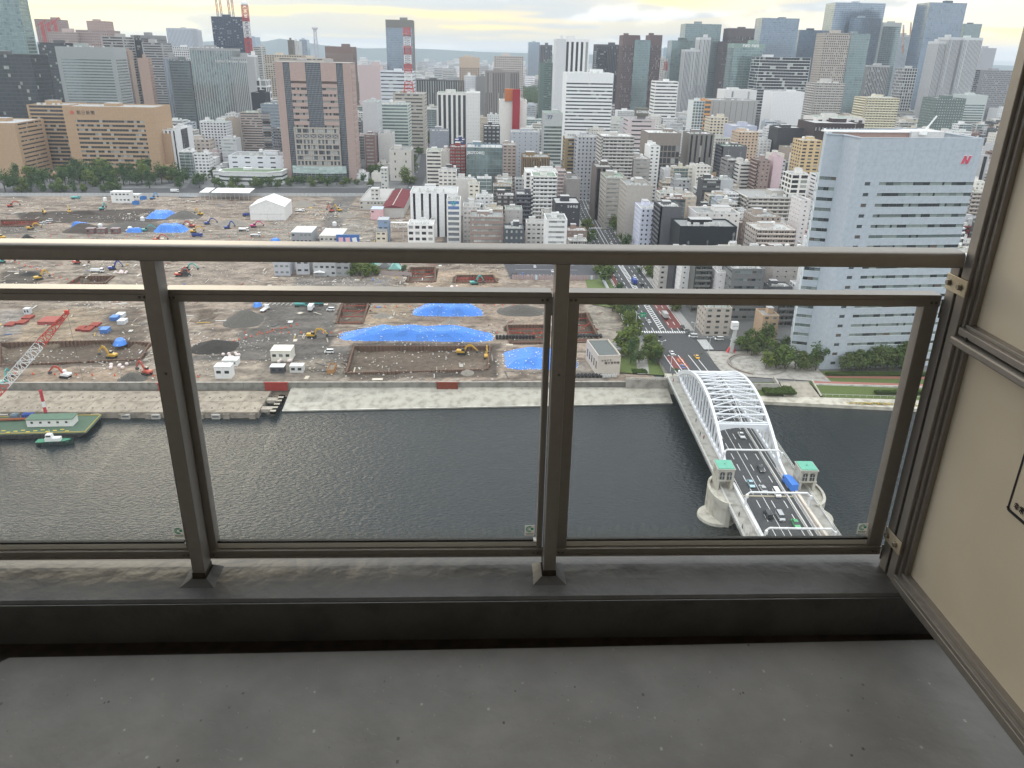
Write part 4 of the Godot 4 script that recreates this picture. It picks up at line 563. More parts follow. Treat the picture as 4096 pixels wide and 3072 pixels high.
const SITE := [
	["site_office","white two-storey site cabin stack beside the flood wall",-113.2,-324.3,7.1,5,5.6,[0.74,0.74,0.73],[0.7,0.71,0.72],0],
	["site_office","lower white site cabin behind the two-storey cabin stack",-114.7,-339.2,6.8,5,2.8,[0.74,0.74,0.73],[0.72,0.72,0.72],0],
	["site_office","cream site office with a ribbed roof on the asphalt yard",-92.8,-345.7,9.3,8,5.2,[0.7,0.68,0.6],[0.72,0.7,0.62],0],
	["storage_shed","dark shuttered storage shed with a white roof edge",-91.2,-330.9,6.1,4,3,[0.08,0.08,0.09],[0.75,0.75,0.75],0],
	["storage_shed","pale grey storage cabin beside the dark shuttered shed",-82.8,-331.9,5.9,4,3,[0.6,0.6,0.58],[0.66,0.66,0.65],0],
	["skip_container","brown open skip filled with rubble near the sheet-pile pit",-67.4,-330.5,3,8,2.2,[0.4,0.22,0.1],[0.3,0.25,0.2],0],
	["site_cabin","dark brown site cabin in the row of three by the site road",-300.5,-613.1,5.9,5,4,[0.2,0.12,0.11],[0.35,0.3,0.3],0],
	["site_cabin","dark brown site cabin in the row of three by the site road",-292.2,-613.5,5.9,5,4,[0.2,0.12,0.11],[0.35,0.3,0.3],0],
	["site_cabin","dark brown site cabin in the row of three by the site road",-282.3,-614,5.9,5,4,[0.2,0.12,0.11],[0.35,0.3,0.3],0],
	["gate_house","white two-storey gate house with dark windows at the site edge",-331.2,-744.7,17.2,8,10,[0.74,0.74,0.73],[0.7,0.7,0.7],0],
	["gate_house","small white gate hut beside the two-storey gate house",-325.4,-760.9,9,6,5,[0.74,0.74,0.73],[0.72,0.72,0.72],0],
	["generator_box","pale blue-grey generator box on the steel plates",-244.7,-413.8,2.9,3,3,[0.6,0.62,0.65],[0.66,0.67,0.68],0],
	["material_stack","blue stack of formwork panels on the site",-194.3,-403.2,3.6,5,2,[0.1,0.22,0.55],[0.16,0.3,0.62],0],
	["material_stack","white stack of formwork panels on the site",-193.2,-407.5,3.7,5,2,[0.66,0.68,0.7],[0.72,0.74,0.76],0],
	["material_stack","white stack of formwork panels on the site",-187.9,-397.2,3.6,5,2,[0.66,0.68,0.7],[0.72,0.74,0.76],0],
	["material_stack","blue stack of formwork panels on the site",-190.9,-383.3,3.5,5,2,[0.1,0.22,0.55],[0.16,0.3,0.62],0],
	["steel_beam_stack","bundle of red-brown steel beams lying on the site plates",-243.4,-393,4.2,6,1.2,[0.3,0.07,0.06],[0.34,0.09,0.07],0],
	["steel_beam_stack","bundle of red-brown steel beams lying on the site plates",-239.5,-396.3,4.3,6,1.2,[0.3,0.07,0.06],[0.34,0.09,0.07],0],
	["steel_beam_stack","bundle of red-brown steel beams lying on the site plates",-240.6,-404.5,4.4,6,1.2,[0.3,0.07,0.06],[0.34,0.09,0.07],0],
	["steel_beam_stack","bundle of red-brown steel beams lying on the site plates",-204.6,-387,4.2,6,1.2,[0.3,0.07,0.06],[0.34,0.09,0.07],0],
	["steel_beam_stack","bundle of red-brown steel beams lying on the site plates",-201,-385.9,4.2,6,1.2,[0.3,0.07,0.06],[0.34,0.09,0.07],0],
	["steel_beam_stack","bundle of red-brown steel beams lying on the site plates",-200.4,-392.9,4.3,6,1.2,[0.3,0.07,0.06],[0.34,0.09,0.07],0],
	["steel_plate_stack","long red-brown steel frame stack on the beige plates",-225.7,-396.5,9.1,9,1.6,[0.32,0.09,0.08],[0.38,0.12,0.1],0],
	["water_tank","white plastic site tank standing on bare ground",-350.2,-752.5,3.1,4,3.5,[0.7,0.71,0.72],[0.75,0.75,0.75],0],
	["water_tank","white plastic site tank standing on bare ground",-275.5,-624.4,2.6,4,3.5,[0.7,0.71,0.72],[0.75,0.75,0.75],0],
	["water_tank","white plastic site tank standing on bare ground",-302.9,-634.3,2.7,4,3.5,[0.7,0.71,0.72],[0.75,0.75,0.75],0],
	["water_tank","white plastic site tank standing on bare ground",-274.8,-679.6,2.9,4,3.5,[0.7,0.71,0.72],[0.75,0.75,0.75],0],
	["water_tank","white plastic site tank standing on bare ground",-281,-663.3,2.8,4,3.5,[0.7,0.71,0.72],[0.75,0.75,0.75],0],
	["water_tank","white plastic site tank standing on bare ground",-120.2,-651.6,2.8,4,3.5,[0.7,0.71,0.72],[0.75,0.75,0.75],0],
	["blue_skip","blue steel skip on the site ground",-318.6,-761.3,4.5,5,3,[0.06,0.2,0.5],[0.05,0.1,0.2],0],
	["blue_skip","blue steel skip on the site ground",-326.9,-747.5,4.4,5,3,[0.06,0.2,0.5],[0.05,0.1,0.2],0],
	["blue_skip","blue steel skip on the site ground",-315.3,-735.5,4.4,5,3,[0.06,0.2,0.5],[0.05,0.1,0.2],0],
	["blue_skip","blue steel skip on the site ground",-146.5,-537.2,3.4,5,3,[0.06,0.2,0.5],[0.05,0.1,0.2],0],
	["prefab_office","grey three-storey prefab site office with window bands",-127,-496.7,10.1,16,12,[0.45,0.46,0.5],[0.6,0.6,0.62],0],
	["prefab_office","short grey prefab office beside the window-band prefab",-114.4,-500.1,8.6,12,10,[0.48,0.49,0.52],[0.66,0.66,0.67],0],
	["prefab_office","wide grey prefab block with white panel strips",-99.5,-495.7,14.1,16,12,[0.42,0.42,0.43],[0.6,0.6,0.6],0],
	["prefab_office","grey prefab block with open decks next to the shrine grove",-88.1,-496.1,8.8,14,11,[0.3,0.3,0.3],[0.5,0.5,0.5],0],
	["fabric_canopy","small white fabric canopy in front of the prefab blocks",-102.8,-493.2,7.3,6,4,[0.74,0.74,0.74],[0.78,0.78,0.78],0],
	["market_hall","white-roofed low hall beside the rail near the billboard",-132.6,-584.8,15,22,9,[0.3,0.31,0.33],[0.66,0.68,0.7],0],
	["market_hall","pale panel-roofed hall behind the billboard",-111.7,-588.2,16.7,26,6,[0.5,0.49,0.47],[0.62,0.6,0.57],0],
	["billboard","blue billboard hoarding with pink shapes above the rail",-98.8,-586.3,17,1.5,7,[0.07,0.16,0.42],[0.1,0.2,0.4],0],
	["river_museum_annex","low grey entrance wing beside the museum",67.1,-352.6,7.3,9,4,[0.4,0.37,0.34],[0.3,0.32,0.32],0],
	["pink_shop","small pink shop block by the footbridge",-88.4,-679.4,10.2,14,9,[0.7,0.45,0.48],[0.45,0.5,0.6],0],
	["blue_house","narrow blue-grey house below the footbridge",-73,-594.1,7.9,12,17,[0.25,0.32,0.45],[0.4,0.42,0.45],0],
	["cream_house","cream shop house with a yellow sign by the lane",-73.3,-581.7,7.4,10,11,[0.66,0.6,0.5],[0.2,0.2,0.2],0],
	["car_park_deck","long concrete car park deck with parked cars",-96.8,-724.8,24.8,70,8,[0.5,0.48,0.44],[0.4,0.39,0.38],0],
	["lift_tower","white lift tower at the far end of the car park deck",-99.2,-836.2,6.7,12,22,[0.6,0.6,0.57],[0.5,0.5,0.5],0],
	["lift_tower","white lift tower at the near end of the car park deck",-96,-731,7.3,10,18,[0.62,0.61,0.58],[0.5,0.5,0.5],0],
	["red_roof_hall","long market hall with a dark red metal roof",-75.5,-688.9,18.3,90,11,[0.5,0.49,0.47],[0.17,0.04,0.05],0],
]
const TREE_LABELS := ["tall leafy tree lining the side avenue left of the hospital","dark green tree in the garden in front of the tan offices","slender tree on the stone plaza below the blue-grey tower","small round clipped tree along the site hoarding road","young tree in front of the pink hospital tower and its annex","dense street tree by the side street and cream hall","street tree on the avenue pavement among city blocks","tree on the verge beside the avenue and the building site","bushy round tree beside the museum path at the bridge head","tree in the hedge row at the foot of the blue-grey tower","tree beside the school sports court and temple","yellow-green tree in the shrine grove"]
const TREE_GROUPS := ["side avenue trees","tan office garden trees","plaza trees","round clipped trees","hospital trees","side street trees","avenue pavement trees","verge trees","museum path trees","tower foot trees","school trees","shrine grove trees"]

# ---------------------------------------------------------------- buildings
const GLASS := [[[.035,.04,.045],false],[[.28,.34,.41],true],[[.25,.32,.32],true],[[.42,.44,.43],false],[[.014,.015,.018],false]]
var panes := [] # windows of the building under construction that are picked apart: [transform,material]
var pick := false

func glass_color(gl: int,blind: float) -> Color:
	var g: Array = GLASS[gl][0]
	var r := rng.randf()
	var b := 0.75+0.5*rng.randf()
	if GLASS[gl][1]:
		b = 0.88+0.24*rng.randf()
		if r < blind*0.4: return Color(g[0]*1.3,g[1]*1.25,g[2]*1.18)
		if r > 0.94: return Color(g[0]*.6,g[1]*.6,g[2]*.65)
		return Color(g[0]*b,g[1]*b,g[2]*b)
	if r < blind: return Color(.3*b,.31*b,.295*b)
	return Color(g[0]*b,g[1]*b,g[2]*b)

func cell(gm: MB,o: Vector3,u: Vector3,w: float,h: float,nn: Vector3,gl: int,blind: float) -> void:
	if pick and panes.size() < 290:
		panes.append([Transform3D(Basis(u*w,Vector3.UP*h,nn),o+u*w*0.5+Vector3.UP*h*0.5+nn*0.02),pane(rng.randf(),blind+(0.4 if gl == 3 else 0.0))])
	else:
		gm.q(o,u*w,Vector3.UP*h,glass_color(gl,blind))

func face(wm: MB,gm: MB,o: Vector3,u: Vector3,W: float,Ht: float,st: int,wc: Color,gl: int,fh: float,cw: float,wf: float,hf: float,blind: float) -> void:
	var nn := u.cross(Vector3.UP)
	var up := Vector3.UP
	if st == 6 or W < 1.5:
		wm.q(o,u*W,up*Ht,wc)
		return
	var nf := maxi(1,roundi(Ht/fh)); var f := Ht/nf
	var nc := maxi(1,roundi(W/cw)); var c := W/nc
	var t: float = [0.3,0.32,1.3,0.16,0.55,0.5][st]
	var oi := o - nn*t
	var frame := Color(.22,.225,.23)
	if st == 0 or st == 1 or st == 5:
		var sill := f*(1.0 - hf)*0.55
		for k in nf:
			var y0 := k*f
			var lo := 0.0 if k == 0 else y0 - f+sill+f*hf
			wm.q(o+up*lo,u*W,up*(y0+sill - lo),wc)
			wm.q(o+up*(y0+sill),u*W,-nn*t,wc)
			var e := (1.0 - wf)*(W if st == 1 else c)*0.5
			for i in nc:
				var x0 := i*c+(e if st != 1 else 0.0)
				var x1 := (i+1)*c - (e if st != 1 else 0.0)
				if st == 1:
					x0 = maxf(x0,e); x1 = minf(x1,W - e)
					if x1 - x0 < 0.2: continue
				cell(gm,oi+u*(x0+0.04)+up*(y0+sill),u,x1 - x0 - 0.08,f*hf,nn,gl,blind)
		var last := (nf - 1)*f+sill+f*hf
		wm.q(o+up*last,u*W,up*(Ht - last),wc)
		var op := o - nn*0.03
		if st == 1:
			var e := maxf((1.0 - wf)*W*0.5,0.12)
			for s in [0.0,W - e]:
				wm.q(op+u*s,u*e,up*Ht,wc)
				wm.q(op+u*(s+(e if s == 0.0 else 0.0)),-nn*(t - 0.03)*(1 if s == 0.0 else -1),up*Ht,wc) if s == 0.0 else wm.q(op+u*s - nn*(t - 0.03),nn*(t - 0.03),up*Ht,wc)
			for i in range(1,nc):
				wm.q(oi+nn*0.06+u*(i*c - 0.05),u*0.1,up*Ht,frame)
		else:
			var e := (1.0 - wf)*c*0.5
			for i in nc+1:
				var a := maxf(i*c - e,0.0); var b := minf(i*c+e,W)
				wm.q(op+u*a,u*(b - a),up*Ht,wc)
				if i < nc: wm.q(op+u*b,-nn*(t - 0.03),up*Ht,wc)
				if i > 0: wm.q(op+u*a - nn*(t - 0.03),nn*(t - 0.03),up*Ht,wc)
	elif st == 2:
		var lite := Color(minf(wc.r*1.25,.8),minf(wc.g*1.25,.8),minf(wc.b*1.25,.8))
		for k in nf:
			var y0 := k*f
			wm.q(o+up*(y0 - (0.15 if k > 0 else 0.0)),u*W,up*(1.2 if k > 0 else 1.05),lite)
			wm.q(o+up*(y0+1.05),u*W,-nn*0.15,lite)
			wm.q(o+up*(y0+1.05) - nn*0.15+u*W,-u*W,-up*1.0,lite)
			wm.q(o+up*y0,u*W,-nn*t,wc)
			wm.q(oi+up*y0,u*W,up*f,wc)
			for i in nc:
				var ww := c*0.34
				cell(gm,oi+nn*0.05+u*(i*c+c*0.1)+up*(y0+0.1),u,ww,2.0,nn,gl,blind)
				cell(gm,oi+nn*0.05+u*(i*c+c*0.54)+up*(y0+0.1),u,ww,2.0,nn,gl,blind)
				wm.box(o - nn*(t*0.5+0.02)+u*(i*c+0.1)+up*(y0+f*0.5),(u*0.16+up*f+nn*t).abs(),wc)
		wm.q(o+up*(Ht - 0.4),u*W,up*0.4,wc)
		wm.q(o+up*Ht,u*W,-nn*t,wc)
		wm.q(oi+u*W,nn*t,up*Ht,wc); wm.q(o,-nn*t,up*Ht,wc)
	elif st == 4:
		for k in nf:
			for i in nc:
				cell(gm,oi+u*i*c+up*k*f,u,c,f,nn,gl,blind)
		var e := (1.0 - wf)*c*0.5
		for i in nc+1:
			var a := maxf(i*c - e,0.0); var b := minf(i*c+e,W)
			wm.q(o+u*a,u*(b - a),up*Ht,wc)
			if i < nc: wm.q(o+u*b,-nn*t,up*Ht,wc)
			if i > 0: wm.q(o+u*a - nn*t,nn*t,up*Ht,wc)
		wm.q(o+nn*0.02+up*(Ht*0.975),u*W,up*Ht*0.025,wc)
	elif st == 3:
		for k in nf:
			for i in nc:
				cell(gm,oi+u*i*c+up*(k*f+f*(1.0 - hf)),u,c,f*hf,nn,gl,blind)
				gm.q(oi+u*i*c+up*k*f,u*c,up*f*(1.0 - hf),glass_color(gl,0.0))
			wm.q(o+up*(k*f),u*W,up*0.35,wc)
			wm.q(o+up*(k*f+0.35),u*W,-nn*t,wc)
		for i in nc+1:
			if i % 2 == 0 or i == nc:
				wm.q(oi+nn*0.08+u*clampf(i*c - 0.07,0.0,W - 0.14),u*0.14,up*Ht,wc)
		wm.q(o+up*(Ht - 0.5),u*W,up*0.5,wc)
		wm.q(oi+u*W,nn*t,up*Ht,wc); wm.q(o,-nn*t,up*Ht,wc)

func building(kind: String,label: String,cat: String,x: float,z: float,w: float,d: float,h: float,sf: int,ss: int,wc: Color,gl: int,fh: float,cw: float,wf: float,hf: float,roof: int,crown: float,blind: float,group := "",turn := 0.0) -> Node3D:
	var o := thing(kind,label,cat,Vector3(x,GROUND,z),turn,group)
	var wm := MB.new(); var gm := MB.new()
	pick = z > -520.0
	panes = []
	var hb := h - crown
	var cx := (Transform3D(Basis(Vector3.UP,turn),Vector3(x,0,z)).affine_inverse()*Vector3.ZERO).x
	face(wm,gm,Vector3(-w/2,0,0),Vector3.RIGHT,w,hb,sf,wc,gl,fh,cw,wf,hf,blind)
	var back := Vector3(0,0,-d)
	for s in [-1,1]:
		var p := Vector3(w/2,0,0) if s > 0 else Vector3(-w/2,0,-d)
		var u := Vector3(0,0,-s)
		if cx*s > w/2:
			face(wm,gm,p,u,d,hb,ss,wc,gl,fh,cw,wf,hf,blind)
		else:
			wm.q(p,u*d,Vector3.UP*hb,wc)
	wm.q(Vector3(w/2,0,-d),Vector3(-w,0,0),Vector3.UP*h,wc)
	if crown > 0.0:
		wm.q(Vector3(-w/2,hb,0),Vector3(w,0,0),Vector3.UP*crown,wc)
		wm.q(Vector3(w/2,hb,0),Vector3(0,0,-d),Vector3.UP*crown,wc)
		wm.q(Vector3(-w/2,hb,-d),Vector3(0,0,d),Vector3.UP*crown,wc)
	var p := minf(1.0,h*0.1)
	var r := 0.35
	var up := Vector3.UP
	wm.q(Vector3(-w/2,h,0),Vector3(w,0,0),Vector3(0,0,-r),wc); wm.q(Vector3(-w/2,h,-d+r),Vector3(w,0,0),Vector3(0,0,-r),wc)
	wm.q(Vector3(-w/2,h,-r),Vector3(r,0,0),Vector3(0,0,-d+2*r),wc); wm.q(Vector3(w/2 - r,h,-r),Vector3(r,0,0),Vector3(0,0,-d+2*r),wc)
	wm.q(Vector3(-w/2+r,h - p,-d+r),Vector3(w - 2*r,0,0),up*p,wc); wm.q(Vector3(-w/2+r,h - p,-r),Vector3(0,0,-d+2*r),up*p,wc)
	wm.q(Vector3(w/2 - r,h - p,-d+r),Vector3(0,0,d - 2*r),up*p,wc); wm.q(Vector3(w/2 - r,h - p,-r),Vector3(-w+2*r,0,0),up*p,wc)
	part("wall",wm.mesh(),M.painted_wall,o)
	if gm.v.size():
		var g := part("glazing",gm.mesh(),M.mirror_glass if GLASS[gl][1] else M.window_glass,o)
		g.set_meta("kind","stuff")
	for a in panes:
		part("window",shared.pane,a[1],o,a[0].origin,a[0].basis)
	var rm := MB.new()
	var rc: Color = [Color(.3,.3,.3),Color(.42,.42,.42),Color(.24,.25,.25),Color(.2,.27,.22),Color(.5,.5,.5)][rng.randi() % 5]
	rm.q(Vector3(-w/2+r,h - p,-r),Vector3(w - 2*r,0,0),Vector3(0,0,-d+2*r),rc)
	part("roof",rm.mesh(),M.painted_wall,o)
	var y := h - p
	if w > 7 and d > 7 and roof >= 0:
		var pm := MB.new()
		var pw := clampf(w*rng.randf_range(0.22,0.4),3,16); var pd := clampf(d*rng.randf_range(0.25,0.4),3,12); var ph := rng.randf_range(2.6,4.5)*(1.5 if h > 90 else 1.0)
		var px := rng.randf_range(-0.25,0.25)*w
		pm.box(Vector3(px,y+ph/2,-d*0.6),Vector3(pw,ph,pd),Color(minf(wc.r*1.05,.8),minf(wc.g*1.05,.8),minf(wc.b*1.05,.8)))
		pm.box(Vector3(px,y+ph+0.08,-d*0.6),Vector3(pw+0.3,0.16,pd+0.3),Color(.4,.4,.4))
		part("penthouse",pm.mesh(),M.painted_wall,o)
		if roof > 0 and z > -1300:
			var n := rng.randi_range(3,6)+(roof - 1)*2
			var k := 1.6 if w > 35 else 1.0
			for i in n:
				var ax := lerpf(-w*0.36,w*0.36,(i+rng.randf()*0.6)/n)
				part("air_conditioner",shared.aircon,M.plain,o,Vector3(ax,y,-rng.randf_range(0.12,0.3)*d),Basis(Vector3.UP,rng.randi() % 2*PI/2).scaled(Vector3.ONE*k))
			if roof > 1:
				part("water_tank",shared.tank,M.plain,o,Vector3(-px*0.9+1.0,y,-d*0.78),Basis.IDENTITY.scaled(Vector3.ONE*k))
			if rng.randf() < 0.4:
				part("antenna",shared.antenna,M.plain,o,Vector3(px,y+ph,-d*0.6))
	return o

func make_shared() -> void:
	var b := BoxMesh.new(); b.size = Vector3(1,1,0.06)
	shared.pane = b
	var m := MB.new()
	for i in 2:
		m.box(Vector3(i*1.2 - 0.6,0.85,0),Vector3(1.1,1.4,0.95),Color(.6,.6,.58))
		m.tube(Vector3(i*1.2 - 0.6,1.55,0),Vector3(i*1.2 - 0.6,1.66,0),0.4,0.36,10,Color(.25,.25,.25))
	m.box(Vector3(0,0.08,0),Vector3(2.5,0.16,0.8),Color(.3,.3,.3))
	shared.aircon = m.mesh()
	m = MB.new()
	for sx in [-0.9,0.9]:
		for sz in [-0.9,0.9]:
			m.bar(Vector3(sx,0,sz),Vector3(sx,1.0,sz),0.15,0.15,Color(.35,.35,.35))
	m.box(Vector3(0,1.9,0),Vector3(2.4,1.8,2.4),Color(.72,.72,.7))
	m.lathe(Vector3(0,2.8,0),[[1.1,0],[0.9,0.2],[0.0,0.28]],10,Color(.66,.66,.64))
	shared.tank = m.mesh()
	m = MB.new()
	m.tube(Vector3.ZERO,Vector3(0,6,0),0.09,0.04,5,Color(.5,.5,.5))
	for k in 3: m.bar(Vector3(-0.8,4.2+k*0.6,0),Vector3(0.8,4.2+k*0.6,0),0.05,0.05,Color(.5,.5,.5))
	shared.antenna = m.mesh()

const NAMES := {0: "white",1: "white",2: "off-white",3: "pale cream",4: "light grey",5: "mid grey",6: "beige",7: "cream",8: "taupe",9: "brown",10: "charcoal",11: "dark grey",12: "pinkish",13: "pale blue-grey",14: "brick red",15: "ivory"}
func filler() -> void:
	for a in FILL:
		rng.seed = 1000+int(a[8])
		var st := int(a[5])
		var fl := maxi(1,roundi(a[4]/3.3))
		var kind: String = ["city_building","office_building","apartment_building","office_building","city_building","city_building","warehouse"][st]
		var what: String = ["punched windows","ribbon windows","balcony rows","a glass front","fins","a window grid","a blank front"][st]
		var side: String = {0: "windowed flank",1: "banded flank",6: "blank flank"}[int(a[6])]
		var where := "among the low city blocks"
		if a[1] > -620: where = "near the avenue"
		elif a[1] < -1200: where = "towards the skyline towers"
		var width := "narrow" if a[2] < a[4]*0.55 else "squat" if a[2] > a[4]*1.3 else "upright"
		var c: Array = COLS[int(a[7])]
		var j := rng.randf_range(0.85,1.08)
		building(kind,"%s %s %d-storey block with %s, %s, %s" % [width,NAMES[int(a[7])],fl,what,side,where],"building",a[0],a[1],a[2],a[3],a[4],st,int(a[6]),Color(c[0]*j,c[1]*j,c[2]*j),rng.randi() % 2*3 if st != 3 else 2,3.3 if st != 1 else 3.7,rng.randf_range(2.6,4.5),rng.randf_range(.4,.7) if st != 1 else .94,rng.randf_range(.36,.5),rng.randi_range(1,2),0,0.35,"city blocks")

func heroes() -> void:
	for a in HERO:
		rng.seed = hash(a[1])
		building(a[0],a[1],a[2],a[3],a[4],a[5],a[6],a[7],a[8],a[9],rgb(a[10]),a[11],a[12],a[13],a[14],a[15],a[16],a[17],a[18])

func far_city() -> void: # the endless blocks towards the horizon,which read as one mass
	rng.seed = 77
	var m := MB.new()
	for f in 6:
		m.box(Vector3(0,0.085+f/6.0,0),Vector3(1,0.105,1),Color(1,1,1))
	m.box(Vector3(0,0.5,0),Vector3(0.96,0.99,0.96),Color(.3,.31,.33))
	var mm := MultiMesh.new()
	mm.transform_format = MultiMesh.TRANSFORM_3D; mm.use_colors = true; mm.mesh = m.mesh()
	var xs := []
	for i in 5200:
		var dist := 1700.0*pow(5.2,pow(rng.randf(),0.85))
		var ang := deg_to_rad(rng.randf_range(-34,38)+2.6)
		var p := Vector3(sin(ang)*dist,GROUND,-cos(ang)*dist)
		if p.z > -3050 and p.z < -2000 and p.x > -520 and p.x < 190: continue
		var h := rng.randf_range(8,30) if rng.randf() < 0.88 else rng.randf_range(30,62)
		if dist < 2600: h = minf(h,40)
		var w := rng.randf_range(14,42)*(1.0+dist/9000.0); var d := rng.randf_range(14,36)
		var g := rng.randf_range(.3,.8)
		xs.append([Transform3D(Basis(Vector3.UP,rng.randf_range(-0.5,0.5))*Basis.from_scale(Vector3(w,h,d)),p),Color(g,g*rng.randf_range(.93,1.0),g*rng.randf_range(.85,1.02))])
	mm.instance_count = xs.size()
	for i in xs.size():
		mm.set_instance_transform(i,xs[i][0]); mm.set_instance_color(i,xs[i][1])
	var o := MultiMeshInstance3D.new()
	o.name = "distant_city"; o.multimesh = mm; o.material_override = M.plain
	add_child(o)
	o.set_meta("kind","stuff"); tag(o,"pale endless city blocks fading into haze below the horizon","city")

# ---------------------------------------------------------------- trees
func make_trees() -> void:
	rng.seed = 5
	for k in 5:
		var m := MB.new()
		var tall: float = [1.0,1.25,0.9,1.6,1.05][k]
		var lobes := []
		for i in 9:
			var y := rng.randf_range(-0.32,0.36)
			var rr := sqrt(maxf(0.0,0.2 - y*y))*rng.randf_range(0.3,1.0)*(1.0 if k != 3 else 1.0 - (y+0.4)*0.8)
			var t := rng.randf()*TAU
			lobes.append([Vector3(cos(t)*rr,y,sin(t)*rr),rng.randf_range(0.17,0.28)])
		for i in 900:
			var L: Array = lobes[i % 9]
			var dir := Vector3(rng.randfn(),rng.randfn()*0.9+0.15,rng.randfn()).normalized()
			var p: Vector3 = (L[0]+dir*L[1]*pow(rng.randf(),0.4))*Vector3(1,tall,1)
			var a := Vector3(rng.randfn(),rng.randfn()*0.6,rng.randfn()).normalized()
			var b := a.cross(dir+Vector3(0,0.4,0)).normalized()
			var s := rng.randf_range(0.034,0.062)
			var g := rng.randf_range(0.7,1.25)
			var col: Color = [Color(.075,.115,.03),Color(.06,.1,.032),Color(.11,.145,.035),Color(.05,.09,.034),Color(.08,.11,.038)][k]
			col = Color(col.r*g,col.g*g,col.b*g)
			m.quad(p - a*s,p - b*s*0.7,p+a*s,p+b*s*0.7,col)
		shared["crown_%d" % k] = m.mesh()
	var t := MB.new()
	t.tube(Vector3.ZERO,Vector3(0.02,0.5,0),0.035,0.022,6)
	for i in 5:
		var a := i*2.4
		t.tube(Vector3(0.01,0.3+i*0.04,0),Vector3(cos(a)*0.25,0.62+i*0.05,sin(a)*0.25),0.016,0.005,5)
	shared.trunk = t.mesh()

func trees() -> void:
	for a in TREES: # x,z,height,kind,label
		rng.seed = int(a[0]*7+a[1]*3)
		var k := int(a[3])
		var t := thing("street_tree" if a[4] != 2 else "plaza_tree",TREE_LABELS[int(a[4])],"tree",Vector3(a[0],a[5],a[1]),rng.randf()*TAU,TREE_GROUPS[int(a[4])])
		var h: float = a[2]
		var tall: float = [1.0,1.25,0.9,1.6,1.05][k]
		var w: float = h*0.82/tall*rng.randf_range(0.95,1.15)
		part("trunk",shared.trunk,M.bark,t,Vector3.ZERO,Basis.from_scale(Vector3(h,h,h)))
		part("crown",shared["crown_%d" % k],M.leaf,t,Vector3(0,h*0.62,0),Basis.from_scale(Vector3(w,w*0.95,w)*1.4))

func forest() -> void:
	rng.seed = 9
	for which in 2:
		var mm := MultiMesh.new()
		mm.transform_format = MultiMesh.TRANSFORM_3D
		mm.mesh = shared["crown_%d" % which]
		var n := 1500
		mm.instance_count = n
		for i in n:
			var z := -rng.randf_range(2030,3000)
			var x := rng.randf_range(-500,150)*(-z/2100.0)
			var s := rng.randf_range(17,30)
			mm.set_instance_transform(i,Transform3D(Basis(Vector3.UP,rng.randf()*TAU).scaled(Vector3(s,s*0.9,s)),Vector3(x,GROUND+s*0.28+rng.randf()*8,z)))
		var o := MultiMeshInstance3D.new()
		o.name = "park_forest" if which == 0 else "park_forest_001"
		o.multimesh = mm; o.material_override = M.leaf
		add_child(o)
		o.set_meta("kind","stuff"); tag(o,"broad dark green palace park wood between the city towers","forest","palace park wood")

# ---------------------------------------------------------------- ground, river, roads
func sheet(pts: Array,y: float,k := Color.WHITE,mb: MB = null) -> MB:
	var m := mb if mb else MB.new()
	var p := PackedVector2Array()
	for a in pts: p.append(Vector2(a[0],a[1]))
	var t := Geometry2D.triangulate_polygon(p)
	for i in range(0,t.size(),3):
		var a := Vector3(p[t[i]].x,y,p[t[i]].y); var b := Vector3(p[t[i+1]].x,y,p[t[i+1]].y); var c := Vector3(p[t[i+2]].x,y,p[t[i+2]].y)
		if (b - a).cross(c - a).y > 0.0: m.tri(a,b,c,k)
		else: m.tri(a,c,b,k)
	return m

const AVENUE := [[97.5,-318],[98,-392],[98,-530],[98,-600],[101,-727],[106,-828],[112,-1000],[125,-1400],[150,-2200]]
func avenue_x(z: float) -> float:
	for i in AVENUE.size() - 1:
		if z <= AVENUE[i][1] and z >= AVENUE[i+1][1]:
			return lerpf(AVENUE[i][0],AVENUE[i+1][0],(z - AVENUE[i][1])/(AVENUE[i+1][1] - AVENUE[i][1]))
	return 97.5 if z > -318 else 150.0
func avenue_y(z: float) -> float:
	return lerpf(8.0,GROUND+0.1,clampf((-318 - z)/74.0,0,1))

func ribbon(m: MB,pts: Array,t0: float,t1: float,lift: float,k := Color.WHITE) -> void: # pts: [x,z,y]; between offsets t0 and t1 to the right
	for i in pts.size() - 1:
		var a := Vector3(pts[i][0],pts[i][2]+lift,pts[i][1]); var b := Vector3(pts[i+1][0],pts[i+1][2]+lift,pts[i+1][1])
		var r := Vector3(b.x - a.x,0,b.z - a.z).normalized().cross(Vector3.UP)
		m.quad(a+r*t0,a+r*t1,b+r*t1,b+r*t0,k)

func dashes(m: MB,pts: Array,t: float,w: float,on: float,off: float,lift: float,z0: float,z1: float) -> void:
	var z := z0
	while z > z1:
		var za := z; var zb := maxf(z - on,z1)
		var a := Vector3(pts_x(pts,za)+t,pts_y(pts,za)+lift,za); var b := Vector3(pts_x(pts,zb)+t,pts_y(pts,zb)+lift,zb)
		m.quad(a+Vector3(-w/2,0,0),a+Vector3(w/2,0,0),b+Vector3(w/2,0,0),b+Vector3(-w/2,0,0))
		z -= on+off
func pts_x(_p: Array,z: float) -> float: return avenue_x(z)
func pts_y(_p: Array,z: float) -> float: return avenue_y(z)

